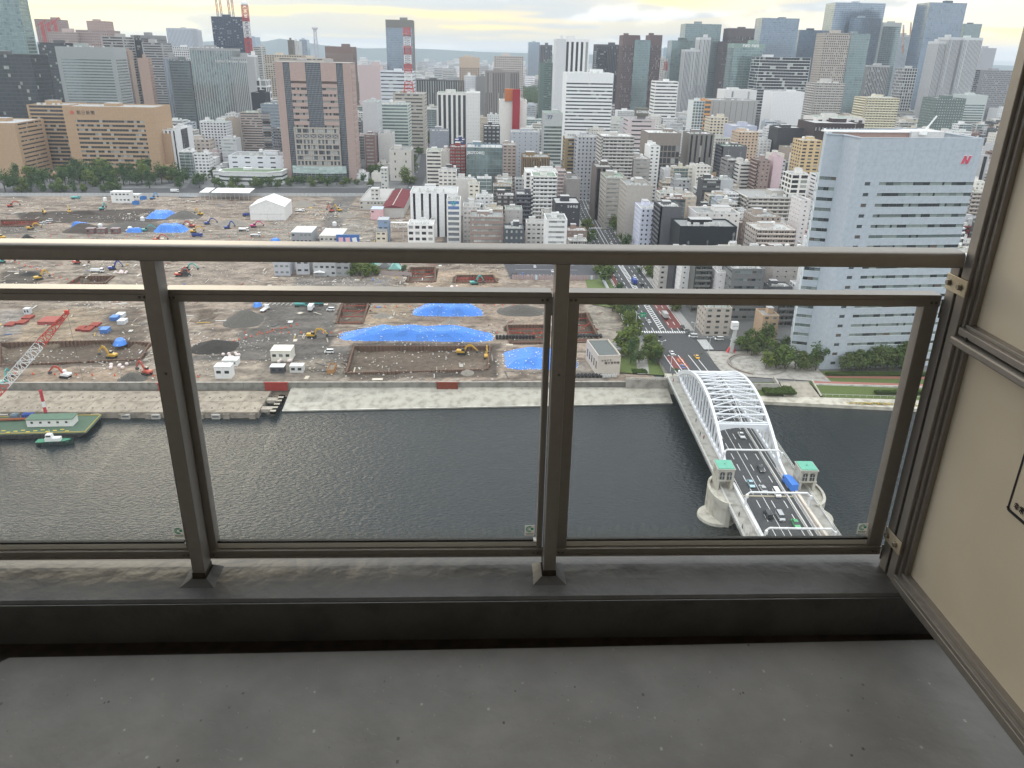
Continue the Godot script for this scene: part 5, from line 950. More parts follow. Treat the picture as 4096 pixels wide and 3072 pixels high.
func ground_and_river() -> void:
	var m := MB.new()
	m.q(Vector3(-9000,0,300),Vector3(18000,0,0),Vector3(0,0,-640))
	structure("river_water",m,M.water,"dark rippled grey-green river")
	m = MB.new() # land: far sheet behind the site,and the strips right of it
	sheet([[-12000,-815],[12000,-815],[12000,-12500],[-12000,-12500]],GROUND,Color.WHITE,m)
	sheet([[80,-392],[3000,-392],[3000,-815],[80,-815]],GROUND,Color.WHITE,m)
	sheet([[-3000,-322],[-460,-322],[-460,-815],[-3000,-815]],GROUND,Color.WHITE,m)
	sheet([[80,-322],[3000,-322],[3000,-392],[80,-392]],GROUND,Color.WHITE,m)
	structure("ground",m,M.city_ground)
	terrain()
	# roads
	var pts := []
	for a in AVENUE: pts.append([a[0],a[1],avenue_y(a[1])])
	pts.insert(1,[97.8,-355,avenue_y(-355)])
	m = MB.new()
	ribbon(m,pts,-12.5,12.5,0.06)
	sheet([[108,-362],[330,-362],[330,-378],[108,-380]],GROUND+0.32,Color.WHITE,m)
	sheet([[-70.6 - 7,-790],[-70.6+8,-790],[-71.6+8,-1057],[-83+8,-1335],[-83 - 7,-1335],[-71.6 - 7,-1057]],GROUND+0.08,Color.WHITE,m)
	sheet([[-600,-768],[-106,-813],[60,-828],[60,-850],[-110,-848],[-600,-806]],GROUND+0.06,Color.WHITE,m)
	sheet([[-290,-775],[-276,-775],[-363,-1190],[-381,-1190]],GROUND+0.1,Color.WHITE,m)
	structure("road",m,M.asphalt)
	m = MB.new()
	for s in [[-16.5,-12.5],[12.5,17.0]]:
		ribbon(m,pts.slice(2),s[0],s[1],0.2)
		ribbon(m,pts.slice(2),s[0] if s[0] > 0 else s[1],(s[0] if s[0] > 0 else s[1])+0.01,0.06)
	structure("pavement",m,M.paving)
	m = MB.new() # ramp flanks
	for s in [-1,1]:
		for i in 2:
			var a := Vector3(pts[i][0]+s*12.6,pts[i][2],pts[i][1]); var b := Vector3(pts[i+1][0]+s*12.6,pts[i+1][2],pts[i+1][1])
			m.quad(a - Vector3(0,5,0),b - Vector3(0,5,0),b,a,Color(.4,.39,.37))
	structure("ramp_wall",m,M.stained_concrete)
	m = MB.new() # painted lines
	for t in [-8.6,-5.2,5.2,8.6]:
		dashes(m,pts,t,0.3,5,5,0.11,-392,-1250)
	for t in [-12.0,-1.4,1.4,12.0]:
		dashes(m,pts,t,0.3,40,0,0.11,-392,-1250)
	for t in [-8.6,-5.2,-1.8,3.2,6.4]:
		dashes(m,pts,t,0.3,30,0,0.11,-318,-350)
	for z in [-389,-572,-655,-790]: # crossings
		for i in 20:
			var x := avenue_x(z) - 12+i*1.25
			m.q(Vector3(x,avenue_y(z)+0.12,z+2),Vector3(0.65,0,0),Vector3(0,0,-4))
	for i in 46: # hatched centre
		var z := -396.0 - i*3.2
		m.quad(Vector3(avenue_x(z) - 1.3,GROUND+0.22,z),Vector3(avenue_x(z) - 1.3,GROUND+0.22,z+0.9),Vector3(avenue_x(z)+1.3,GROUND+0.22,z - 1.1),Vector3(avenue_x(z)+1.3,GROUND+0.22,z - 2.0))
	for i in 12:
		m.q(Vector3(112.5,GROUND+0.34,-364 - i*1.2),Vector3(5,0,0),Vector3(0,0,-0.6))
	for s in [[0.3,-376],[0.3,-815]]:
		pass
	for i in 14: # crossings of the side streets
		m.q(Vector3(-77+i*1.1,GROUND+0.12,-806),Vector3(0.6,0,0),Vector3(0,0,-4))
		m.q(Vector3(-291+i*1.2,GROUND+0.14,-782),Vector3(0.6,0,0),Vector3(0,0,-5))
	structure("road_marking",m,M.marking)
	m = MB.new() # red lanes by the bridge and the crossing
	sheet([[88.9,-330],[97,-330],[97,-348],[88.9,-348]],0,Color(.16,.05,.045),m)
	for i in m.v.size(): m.v[i].y = avenue_y(m.v[i].z)+0.09
	var m2 := MB.new()
	sheet([[102,-396],[110.4,-396],[110.4,-440],[102,-440]],GROUND+0.19,Color(.16,.05,.045),m2)
	sheet([[85.7,-470],[89,-470],[89,-560],[85.7,-560]],GROUND+0.19,Color(.16,.05,.045),m2)
	m.v.append_array(m2.v); m.n.append_array(m2.n); m.c.append_array(m2.c)
	structure("red_lane",m,M.plain,"dark red painted traffic lanes")
	lane_letters()
	m = MB.new()
	sheet([[112,-330],[160,-322],[160,-361],[113,-361]],GROUND+0.3,Color(.42,.4,.38),m)
	structure("plaza_paving",m,M.stained_concrete,"pale stone plaza beside the bridge head")
	plaza()
	bank()

func lane_letters() -> void: # orange lane letters,flat paint on the red lane
	var o := MeshInstance3D.new()
	o.name = "lane_letter"
	var m := MB.new()
	var k := Color(.75,.25,.08)
	for a in [[[-1,6],[1,6]],[[-1,6],[-1,2]],[[1,6],[1,2]],[[-1,2],[-.2,2]],[[-1.2,-1],[1.2,-5]],[[1.2,-1],[-1.2,-5]]]:
		m.bar(Vector3(95.2+a[0][0],avenue_y(-338 - a[0][1])+0.12,-338 - a[0][1]),Vector3(95.2+a[1][0],avenue_y(-338 - a[1][1])+0.12,-338 - a[1][1]),0.4,0.02,k)
	structure("lane_letter",m,M.plain,"orange letters painted on the red lane")
	o.free()

func plaza() -> void:
	var c := Vector3(133,GROUND+0.34,-343)
	var m := MB.new()
	for r in [[13.2,12.4],[9.0,8.7],[5.4,5.2]]:
		for i in 48:
			var a := TAU*i/48; var b := TAU*(i+1)/48
			m.quad(c+Vector3(cos(a),0,-sin(a))*r[1],c+Vector3(cos(a),0,-sin(a))*r[0],c+Vector3(cos(b),0,-sin(b))*r[0],c+Vector3(cos(b),0,-sin(b))*r[1],Color(.2,.19,.18))
	for i in 12:
		var a := TAU*i/12
		m.bar(c+Vector3(cos(a),0,-sin(a))*1.5,c+Vector3(cos(a),0,-sin(a))*12.4,0.3,0.01,Color(.24,.23,.22))
	structure("plaza_ring",m,M.plain,"dark stone rings and spokes set in the plaza")
	m = MB.new()
	for i in 30: # low curved planter wall
		var a := PI*0.15+PI*1.2*i/30.0; var b := PI*0.15+PI*1.2*(i+1)/30.0
		m.bar(c+Vector3(cos(a),0.02,-sin(a))*14,c+Vector3(cos(b),0.02,-sin(b))*14,0.6,0.9,Color(.34,.3,.27))
	var w := part("planter_wall",m.mesh(),M.stained_concrete,self)
	tag(w,"low curved stone wall round the circular plaza","wall")
	# clock monument with a red foot
	var t := thing("clock_monument","tall grey slab monument with a white box head and red foot on the plaza","monument",Vector3(124.9,GROUND+0.3,-360))
	m = MB.new(); m.prism(PackedVector2Array([Vector2(-1.0,0),Vector2(1.0,0),Vector2(1.6,12),Vector2(0.2,12)]),Vector3(0,0,-0.7),Vector3.RIGHT,Vector3.UP,Vector3(0,0,1.4),Color(.5,.5,.5))
	part("slab",m.mesh(),M.painted_wall,t)
	m = MB.new(); m.box(Vector3(0.2,14,0),Vector3(3.2,3.6,2.6),Color(.75,.75,.74)); m.box(Vector3(0.2,14,1.32),Vector3(2.6,0.25,0.1),Color(.3,.3,.3))
	part("head",m.mesh(),M.painted_wall,t)
	m = MB.new(); m.prism(PackedVector2Array([Vector2(-2.2,0),Vector2(-1.1,0),Vector2(-1.1,2.6)]),Vector3(0,0,-0.8),Vector3.RIGHT,Vector3.UP,Vector3(0,0,1.6),Color(.6,.06,.07)); part("red_foot",m.mesh(),M.metal_paint,t); m = MB.new(); m.prism(PackedVector2Array([Vector2(1.2,0),Vector2(2.2,0),Vector2(1.3,2.6)]),Vector3(0,0,-0.8),Vector3.RIGHT,Vector3.UP,Vector3(0,0,1.6),Color(.6,.06,.07))
	part("red_foot",m.mesh(),M.metal_paint,t)
	# hedges
	for a in [[89.5,-326,2.0,9.0,6.6,"clipped hedge along the left pavement of the bridge head"],[107.8,-345,1.6,16.0,5.2,"clipped hedge between the crossing and the round plaza"],[74,-333,7,5,4.2,"low hedge bed beside the museum path"],[133,-314.5,14,8,3.0,"clipped hedge block on the slope by the steps"],[195,-330.5,68,3,4.3,"long dark hedge under the blue-grey tower"],[206,-313,60,2.6,3.0,"long hedge on the river lawn"]]:
		hedge(a[0],a[1],a[2],a[3],a[4],a[5])

func hedge(x: float,z: float,w: float,d: float,y: float,label: String) -> void:
	rng.seed = int(absf(x*13+z))
	var m := MB.new()
	m.box(Vector3(0,0.4,0),Vector3(w - 0.3,0.8,d - 0.3),Color(.03,.045,.015))
	for i in int(minf(w*d*14,1400)):
		var s := rng.randf_range(0.12,0.3)
		var p := Vector3(rng.randf_range(-w/2,w/2),rng.randf_range(0.2,1.1),rng.randf_range(-d/2,d/2))
		if rng.randf() < 0.7: p.y = rng.randf_range(0.8,1.15)
		var a := Vector3(rng.randfn(),rng.randfn()*0.5,rng.randfn()).normalized(); var b := a.cross(Vector3(rng.randfn(),1,rng.randfn())).normalized()
		var g := rng.randf_range(.7,1.3)
		m.quad(p - a*s,p - b*s,p+a*s,p+b*s,Color(.07*g,.11*g,.025*g))
	var o := part("hedge",m.mesh(),M.leaf,self,Vector3(x,y,z))
	tag(o,label,"hedge")

func bank() -> void:
	# left quay deck, notch, revetment, flood wall
	var m := MB.new()
	var quay := Color(.3,.27,.23)
	m.q(Vector3(-460,2.6,-292.5),Vector3(370,0,0),Vector3(0,0,-21.8),quay)
	m.q(Vector3(-460,-2,-292.5),Vector3(370,0,0),Vector3(0,4.6,0),quay)
	m.q(Vector3(-90,-2,-292.5),Vector3(0,0,-21.8),Vector3(0,4.6,0),quay)
	var qn := structure("quay",m,M.stained_concrete,"stained concrete quay deck along the river")
	rng.seed = 47
	for i in 24: # deck slabs with joints,each with two round openings
		for j in 2:
			var x := -300.0+i*8.75
			var s := MB.new(); var g := rng.randf_range(.84,1.08)
			s.box(Vector3(x+4.3,2.63,-298.0 - j*10.6),Vector3(8.55,0.1,10.35),Color(.37*g,.325*g,.27*g)); part("deck_slab",s.mesh(),M.stained_concrete,qn)
			s = MB.new()
			for h in [2.2,6.4]:
				s.tube(Vector3(x+h,2.66,-296.5 - j*10.6),Vector3(x+h,2.7,-296.5 - j*10.6),0.75,0.75,12,Color(.42,.38,.32)); s.tube(Vector3(x+h,2.69,-296.5 - j*10.6),Vector3(x+h,2.71,-296.5 - j*10.6),0.5,0.5,12,Color(.04,.035,.03))
			part("deck_opening",s.mesh(),M.painted_wall,qn)
	for i in 2: # stubs of the old jetty in the notch
		var s := MB.new(); s.box(Vector3(-87.5,1.9,-297.0 - i*9.0),Vector3(4.6,1.4,3.0),Color(.42,.38,.33)); s.box(Vector3(-84.5,1.9,-302),Vector3(2.4,1.3,17),Color(.46,.42,.36)); part("jetty_stub",s.mesh(),M.stained_concrete,qn)
	for i in 20:
		var s := MB.new(); s.box(Vector3(-290+i*10.4,0.4,-292.3),Vector3(2.6,3.4,1.4),quay); part("quay_pier",s.mesh(),M.stained_concrete,qn)
	for i in 10:
		var b := part("quay_fender",shared.fender,M.plain,self,Vector3(-215+i*12.0,0.6,-292.1))
		tag(b,"pale timber fender block on the quay edge","fender","fenders along the quay")
	m = MB.new()
	var rc := Color(.44,.42,.375)
	m.quad(Vector3(-82,0.5,-298.5),Vector3(84,0.5,-307),Vector3(84,3.2,-318),Vector3(-82,3.2,-317),rc)
	m.quad(Vector3(-82,-2,-298.5),Vector3(84,-2,-307),Vector3(84,0.5,-307),Vector3(-82,0.5,-298.5),rc)
	m.quad(Vector3(-82,-2,-317),Vector3(-82,-2,-298.5),Vector3(-82,0.5,-298.5),Vector3(-82,3.2,-317),rc)
	structure("revetment",m,M.stained_concrete,"sloping stained concrete river embankment")
	var slabs := MB.new() # raised slabs of the revetment
	rng.seed = 44
	for i in 22:
		for j in 3:
			var t0 := j/3.0+0.012; var t1 := (j+1)/3.0 - 0.012
			var x0 := -81.5+i*7.5; var x1 := x0+7.15
			var f0 := (x0+82)/166.0; var f1 := (x1+82)/166.0
			var lift := Vector3(0,0.06+rng.randf()*0.05,0)
			var g := rng.randf_range(.82,1.12)
			var e0 := Vector3(x0,0.5,lerpf(-298.5,-307,f0)); var e1 := Vector3(x1,0.5,lerpf(-298.5,-307,f1)); var k0 := Vector3(x0,3.2,lerpf(-317,-318,f0)); var k1 := Vector3(x1,3.2,lerpf(-317,-318,f1))
			var sl := MB.new()
			sl.quad(e0.lerp(k0,t0)+lift,e1.lerp(k1,t0)+lift,e1.lerp(k1,t1)+lift,e0.lerp(k0,t1)+lift,Color(rc.r*g,rc.g*g,rc.b*g))
			var o := part("concrete_slab",sl.mesh(),M.stained_concrete,get_node("revetment"))
	m = MB.new()
	m.quad(Vector3(-82,0.62,-298.3),Vector3(84,0.62,-306.8),Vector3(84,0.62,-308.0),Vector3(-82,0.62,-299.5),Color(.72,.7,.66))
	structure("river_kerb",m,M.stained_concrete)
	var wall := thing("flood_wall","long weathered concrete flood wall with dark streaks behind the quay","wall",Vector3(0,0,0))
	m = MB.new()
	for i in 30:
		var x0 := -330.0+i*13.4
		if x0 > 68: break
		var z0 := lerpf(-314.2,-318.6,(x0+330)/400.0); var z1 := lerpf(-314.2,-318.6,(x0+13.4+330)/400.0)
		var w := MB.new()
		var k: Color = Color(.17,.165,.155) if x0 > 20 else Color(.27,.26,.24)
		w.bar(Vector3(x0+0.05,3.9,z0),Vector3(x0+13.35,3.9,z1),0.8,3.4,k)
		w.bar(Vector3(x0+0.05,5.7,z0),Vector3(x0+13.35,5.7,z1),1.1,0.24,Color(.4,.38,.35))
		part("wall_panel",w.mesh(),M.stained_concrete,wall)
	for a in [[-134,-315.4,7.6,Color(.42,.06,.045)],[-88,-316.4,9.5,Color(.32,.05,.04)],[-14,-317.0,9,Color(.2,.05,.03)]]:
		m = MB.new()
		m.box(Vector3.ZERO,Vector3(a[2],3.6,0.5),a[3])
		for i in 5: m.box(Vector3(a[2]*(i/4.0 - 0.5),0,0.3),Vector3(0.2,3.7,0.2),a[3])
		m.box(Vector3(0,1.9,0),Vector3(a[2]+1,0.25,0.7),a[3])
		var g := part("flood_gate",m.mesh(),M.painted_wall,self,Vector3(a[0],4.2,a[1]+0.9))
		tag(g,["bright red steel flood gate on the quay wall","dull red steel flood gate near the white cabins","rusty brown steel flood gate above the pale revetment"][int(a[0] > -100)+int(a[0] > -50)],"gate")
	# right bank: terrace, lawn, steps, path
	m = MB.new()
	m.quad(Vector3(108,1.5,-308.5),Vector3(330,1.5,-283),Vector3(330,1.6,-300),Vector3(108,1.6,-313.5),Color(.6,.57,.5))
	m.quad(Vector3(108,-2,-308.5),Vector3(330,-2,-283),Vector3(330,1.5,-283),Vector3(108,1.5,-308.5),Color(.6,.57,.5))
	structure("river_terrace",m,M.stained_concrete,"pale paved terrace along the right bank")
	m = MB.new()
	m.quad(Vector3(152,1.66,-310.8),Vector3(330,1.66,-300),Vector3(330,GROUND+0.03,-316),Vector3(150,GROUND+0.03,-322.5),Color.WHITE)
	m.quad(Vector3(108,1.66,-313.5),Vector3(134,1.66,-312),Vector3(134,GROUND+0.03,-322.5),Vector3(108,GROUND+0.03,-322.5),Color.WHITE)
	sheet([[150,-322.5],[330,-316],[330,-336],[150,-336]],GROUND+0.035,Color.WHITE,m)
	structure("lawn",m,M.grass,"green river lawn below the blue-grey tower")
	var st := thing("stairway","broad pale stone stairway down to the river terrace","stairs",Vector3(143,0,0))
	for i in 16:
		m = MB.new()
		m.box(Vector3(0,lerpf(1.7,GROUND+0.1,i/15.0) - 0.1,lerpf(-311.5,-322.5,i/15.0)),Vector3(15.5 - i*0.15,0.2,0.85),Color(.5,.46,.4))
		part("step",m.mesh(),M.stained_concrete,st)
	for s in [-8.2,8.2,0.0]:
		m = MB.new(); m.bar(Vector3(s,2.3,-311.2),Vector3(s,GROUND+0.8,-322.8),0.4 if s else 0.08,0.7 if s else 0.08,Color(.6,.57,.5))
		part("side_wall" if s else "handrail",m.mesh(),M.stained_concrete,st)
	m = MB.new()
	m.quad(Vector3(153,4.2,-327.5),Vector3(330,4.2,-322),Vector3(330,4.2,-325.5),Vector3(153,4.2,-330),Color(.3,.13,.1))
	m.quad(Vector3(152,4.22,-320.8),Vector3(330,3.9,-309.5),Vector3(330,3.9,-311.2),Vector3(152,4.22,-323.5),Color(.4,.18,.15))
	structure("red_path",m,M.painted_wall,"reddish paved paths through the river lawn")
	m = MB.new(); m.bar(Vector3(152,3.5,-320.4),Vector3(330,3.2,-309),0.4,1.6,Color(.66,.65,.64))
	var rw := part("ramp_parapet",m.mesh(),M.stained_concrete,self); tag(rw,"low white parapet along the red path ramp","wall")
	m = MB.new(); m.bar(Vector3(113,3.6,-317.5),Vector3(133,3.6,-316.5),0.6,4.2,Color(.45,.43,.4)); m.bar(Vector3(133.4,3.6,-316.5),Vector3(134.4,3.6,-325),0.6,4.2,Color(.45,.43,.4))
	var bw := part("abutment_wall",m.mesh(),M.stained_concrete,self); tag(bw,"grey concrete abutment wall right of the bridge end","wall")
	m = MB.new(); m.box(Vector3(74.5,4.0,-317.6),Vector3(19,6.4,1.4),Color(.36,.34,.31))
	for i in 16: m.box(Vector3(65.4+i*1.2,7.5,-317.2),Vector3(0.22,0.9,0.22),Color(.5,.48,.44))
	m.box(Vector3(74.5,8.0,-317.2),Vector3(19.4,0.2,0.5),Color(.5,.48,.44))
	var aw := part("abutment_wall",m.mesh(),M.stained_concrete,self); tag(aw,"stained stone abutment wall left of the bridge end with balustrade","wall")
	rng.seed = 71
	m = MB.new() # flower bed
	for i in 500:
		var t := rng.randf(); var p := Vector3(lerpf(160,190,t),1.75+rng.randf()*0.3,lerpf(-304.5,-302.4,t)+rng.randf_range(-1,1))
		var s := rng.randf_range(.15,.35)
		var k := Color(.6,.35,.02) if rng.randf() < 0.5 else Color(.08,.14,.03)
		m.quad(p+Vector3(-s,0,0),p+Vector3(0,0.1,s),p+Vector3(s,0,0),p+Vector3(0,0.1,-s),k)
	var fb := part("flower_bed",m.mesh(),M.leaf,self); tag(fb,"strip of orange and yellow flowers on the river terrace","flower bed"); fb.set_meta("kind","stuff")
	m = MB.new()
	for i in 60: m.bar(Vector3(150+i*3.0,2.2,-311.0+i*0.19),Vector3(150+i*3.0,3.2,-311.0+i*0.19),0.1,0.1,Color(.5,.5,.5))
	m.bar(Vector3(150,3.2,-311),Vector3(330,3.2,-299.6),0.1,0.12,Color(.55,.55,.55))
	var rl := part("terrace_rail",m.mesh(),M.metal_paint,self); tag(rl,"grey post-and-rail fence between terrace and lawn","railing")

func terrain() -> void:
	var x0 := -460.0; var z0 := -312.8; var cs := 2.5; var nx := 216; var nz := 201
	var f := FastNoiseLite.new(); f.seed = 4; f.frequency = 0.02; f.fractal_octaves = 4
	var g := FastNoiseLite.new(); g.seed = 6; g.frequency = 0.006; g.fractal_octaves = 3
	var pits := []
	for a in PITS:
		var p := PackedVector2Array()
		for q in a[0]: p.append(Vector2(q[0],q[1]))
		pits.append([p,a[1],box_of(p)])
	var pats := []
	for a in PATCHES:
		var p := PackedVector2Array()
		for q in a[0]: p.append(Vector2(q[0],q[1]))
		pats.append([p,rgb(a[1]),box_of(p)])
	var hs := PackedFloat32Array(); var ks := PackedColorArray()
	for j in nz+1:
		for i in nx+1:
			var p := Vector2(x0+i*cs,z0 - j*cs)
			var h := GROUND+f.get_noise_2d(p.x*1.5,p.y*1.5)*0.35
			if p.x > 30 and p.y < -560 or p.y < -760 or p.y > -322: h = GROUND - 0.05
			if p.y > lerpf(-314.2,-318.6,(p.x+330.0)/400.0) - 0.4: h = 0.5
			var n := g.get_noise_2d(p.x*2.0,p.y*5.0)
			var c := Color(.27,.235,.2).lerp(Color(.43,.375,.32),clampf(n*1.6+0.5,0,1)).lerp(Color(.13,.11,.095),smoothstep(0.12,0.3,f.get_noise_2d(p.x*1.4,p.y*4.5+70))*0.85).lerp(Color(.52,.49,.44),smoothstep(0.16,0.3,f.get_noise_2d(p.x*2.6+500,p.y*7.0))*0.7)
			for a in pats:
				if a[2].has_point(p) and Geometry2D.is_point_in_polygon(p,a[0]):
					var s := 0.92+0.75*f.get_noise_2d(p.x*2.4,p.y*6.0)
					c = Color(a[1].r*s,a[1].g*s,a[1].b*s)
			for a in pits:
				if a[2].has_point(p) and Geometry2D.is_point_in_polygon(p,a[0]):
					h = GROUND - a[1]+f.get_noise_2d(p.x*4,p.y*4)*0.6
					c = Color(.15,.125,.1).lerp(Color(.24,.2,.16),clampf(n*2+.5,0,1))
			if p.x > -30 and p.y < -570: c = Color(.14,.14,.14)
			hs.append(h); ks.append(Color(c.r*.76,c.g*.7,c.b*.65))
	var m := MB.new()
	for j in nz:
		for i in nx:
			var a := j*(nx+1)+i
			var P := Vector3(x0+i*cs,hs[a],z0 - j*cs); var Q := Vector3(x0+(i+1)*cs,hs[a+1],z0 - j*cs)
			var S := Vector3(x0+i*cs,hs[a+nx+1],z0 - (j+1)*cs); var R := Vector3(x0+(i+1)*cs,hs[a+nx+2],z0 - (j+1)*cs)
			var s := m.v.size()
			m.quad(P,Q,R,S)
			var order := [ks[a],ks[a+nx+2],ks[a+1],ks[a],ks[a+nx+1],ks[a+nx+2]]
			for k in 6: m.c[s+k] = order[k]
	structure("construction_ground",m,M.site_soil,"bare brown and grey ground of the building site, with pits")
	# sheet piles and red struts round the pits
	for a in pits:
		var p: PackedVector2Array = a[0]
		var d: float = a[1]
		if d < 2.0: continue
		var t := thing("sheet_pile_wall","rusty sheet pile lining with steel braces round an excavated pit","retaining wall",Vector3.ZERO,0,"pit linings")
		for i in p.size():
			var A := p[i]; var B := p[(i+1) % p.size()]
			var n := int(A.distance_to(B)/0.9)
			m = MB.new()
			for k in n:
				var q := A.lerp(B,(k+0.5)/n)
				var nn := (B - A).normalized().orthogonal()*(0.18 if k % 2 else -0.18)
				m.box(Vector3(q.x+nn.x,GROUND+0.35 - d/2,q.y+nn.y),Vector3(0.8,d+0.7,0.8),Color(.15,.095,.07)*(0.8+0.4*absf(sin(k*1.7))),Basis(Vector3.UP,-(B - A).angle()))
			part("pile_row",m.mesh(),M.painted_wall,t)
		if d >= 3.5:
			for k in 4:
				var s := (k+0.5)/4.0
				var A := p[0].lerp(p[3 % p.size()],s); var B := p[1].lerp(p[2],s)
				m = MB.new()
				m.bar(Vector3(A.x,GROUND - 0.6,A.y),Vector3(B.x,GROUND - 0.6,B.y),0.32,0.32,Color(.34,.06,.045))
				part("strut",m.mesh(),M.painted_wall,t)
			for e in [[0,0.3,1,0.1],[1,0.3,0,0.7]]:
				var A := p[e[0]].lerp(p[3 - e[0]],e[1]); var B := p[e[2]].lerp(p[3 - e[2]],e[3]*0.5+0.5)
				m = MB.new(); m.bar(Vector3(A.x,GROUND - 0.2,A.y),Vector3(A.lerp(B,0.5).x,GROUND - 0.2,A.lerp(B,0.5).y),0.3,0.3,Color(.34,.06,.045))
				part("strut",m.mesh(),M.painted_wall,t)

func box_of(p: PackedVector2Array) -> Rect2:
	var r := Rect2(p[0],Vector2.ZERO)
	for q in p: r = r.expand(q)
	return r

# ---------------------------------------------------------------- heaps and tarpaulins
func mounds() -> void:
	var i := 0
	for a in MOUNDS:
		rng.seed = 300+i
		var f := FastNoiseLite.new(); f.seed = 40+i; f.frequency = 0.12
		var m := MB.new()
		var n := 36; var rings := 9
		var rx: float = a[2]; var rz: float = a[3]; var h: float = a[4]
		var tarp: bool = int(a[5]) == 0
		var pw := 7.0 if tarp else 3.0
		var P := func(r: float,t: float) -> Vector3:
			var c := cos(t); var s := sin(t)
			var e := pow(pow(absf(c),pw)+pow(absf(s),pw),-1.0/pw)*(1.0+0.07*f.get_noise_2d(c*30.0,s*30.0)) if rx > 6 else 1.0
			var x := c*e*r*rx; var z := s*e*r*rz
			var y := h*(1.0 - smoothstep(0.5 if tarp else 0.05,1.0,r))*(1.0+0.25*f.get_noise_2d(x*0.8,z*0.8)) if r < 0.999 else -0.5
			return Vector3(x,y,z)
		var earth: Color = [Color(.075,.06,.05),Color(.13,.125,.11),Color(.04,.037,.034),Color(.3,.275,.24)][int(a[6])]
		var k := Color.WHITE if tarp else earth
		var sheets := [1.0,0.86,1.08,0.94,1.2]
		for j in rings:
			for s in n:
				var r0 := float(j)/rings; var r1 := float(j+1)/rings; var t0 := TAU*s/n; var t1 := TAU*(s+1)/n
				if j == 0: m.tri(P.call(0.0,0.0),P.call(r1,t1),P.call(r1,t0),k)
				else:
					var w: float = sheets[int(absf(floorf((P.call(r1,t0) as Vector3).x/5.4))) % 5] if tarp else 1.0
					m.quad(P.call(r0,t0),P.call(r0,t1),P.call(r1,t1),P.call(r1,t0),Color(k.r*w,k.g*w,k.b*w))
		if tarp:
			var lab: String = ["long bright blue tarpaulin over a flat spoil heap, dotted with sandbags, longest on the site","blue tarpaulin heap with a dump truck parked in front","creased blue tarpaulin heap beside the museum","square blue tarpaulin heap beside the red and yellow diggers","blue tarpaulin strip over a dark earth cone","blue tarpaulin slope against a brown heap","turquoise-blue tarpaulin stack by the flatbed lorry","small blue tarpaulin heap near the white hall roof","small blue tarpaulin at the edge of the dug pit","small blue tarpaulin on the grey slope top"][i]
			var t := thing("tarpaulin_heap",lab,"tarpaulin",Vector3(a[0],GROUND+0.02,a[1]))
			part("tarpaulin",m.mesh(),M.tarpaulin,t)
			var bags := mini(int(rx*rz*0.55),260)
			for b in bags:
				var r := sqrt(rng.randf())*0.97; var tt := rng.randf()*TAU
				if b % 3 == 0: r = 0.97
				var q: Vector3 = P.call(r,tt)
				part("sandbag",shared.bag,M.sandbag,t,q+Vector3(0,0.1,0),Basis(Vector3.UP,rng.randf()*3.0))
		else:
			var lab2: String = ["dark brown loose spoil heap on the building site","wide grey-green spoil heap on the building site","almost black soil heap on the building site","pale rubble heap on the building site"][int(a[6])]
			var t := part("spoil_heap",m.mesh(),M.dug_earth,self,Vector3(a[0],GROUND+0.02,a[1]))
			tag(t,lab2,"earth heap",["brown spoil heaps","grey-green spoil heaps","black soil heaps","rubble heaps"][int(a[6])])
		i += 1

# ---------------------------------------------------------------- machines
func paints() -> Array:
	if not M.has("paint_0"):
		var cs := [Color(.42,.07,.045),Color(.55,.33,.04),Color(.08,.34,.32),Color(.08,.25,.5),Color(.03,.06,.28),Color(.55,.03,.2),Color(.74,.74,.74),Color(.05,.06,.055)]
		for i in 8: paint("paint_%d" % i,cs[i],0.4)
		paint("rubber",Color(.025,.025,.026),0.9); paint("dark_steel",Color(.06,.06,.065),0.6); paint("cab_glass",Color(.03,.035,.04),0.1)
	return [M.paint_0,M.paint_1,M.paint_2,M.paint_3,M.paint_4,M.paint_5,M.paint_6,M.paint_7]

func limb(m: MB,a: Vector3,b: Vector3,w: float,h0: float,h1: float) -> void:
	var d := (b - a); var x := d.normalized(); var y := Vector3(0,0,1).cross(x)
	m.prism(PackedVector2Array([Vector2(0,-h0/2),Vector2(d.length(),-h1/2),Vector2(d.length(),h1/2),Vector2(d.length()*0.4,h0*0.75),Vector2(0,h0/2)]),a+Vector3(0,0,-w/2),x,y,Vector3(0,0,w))

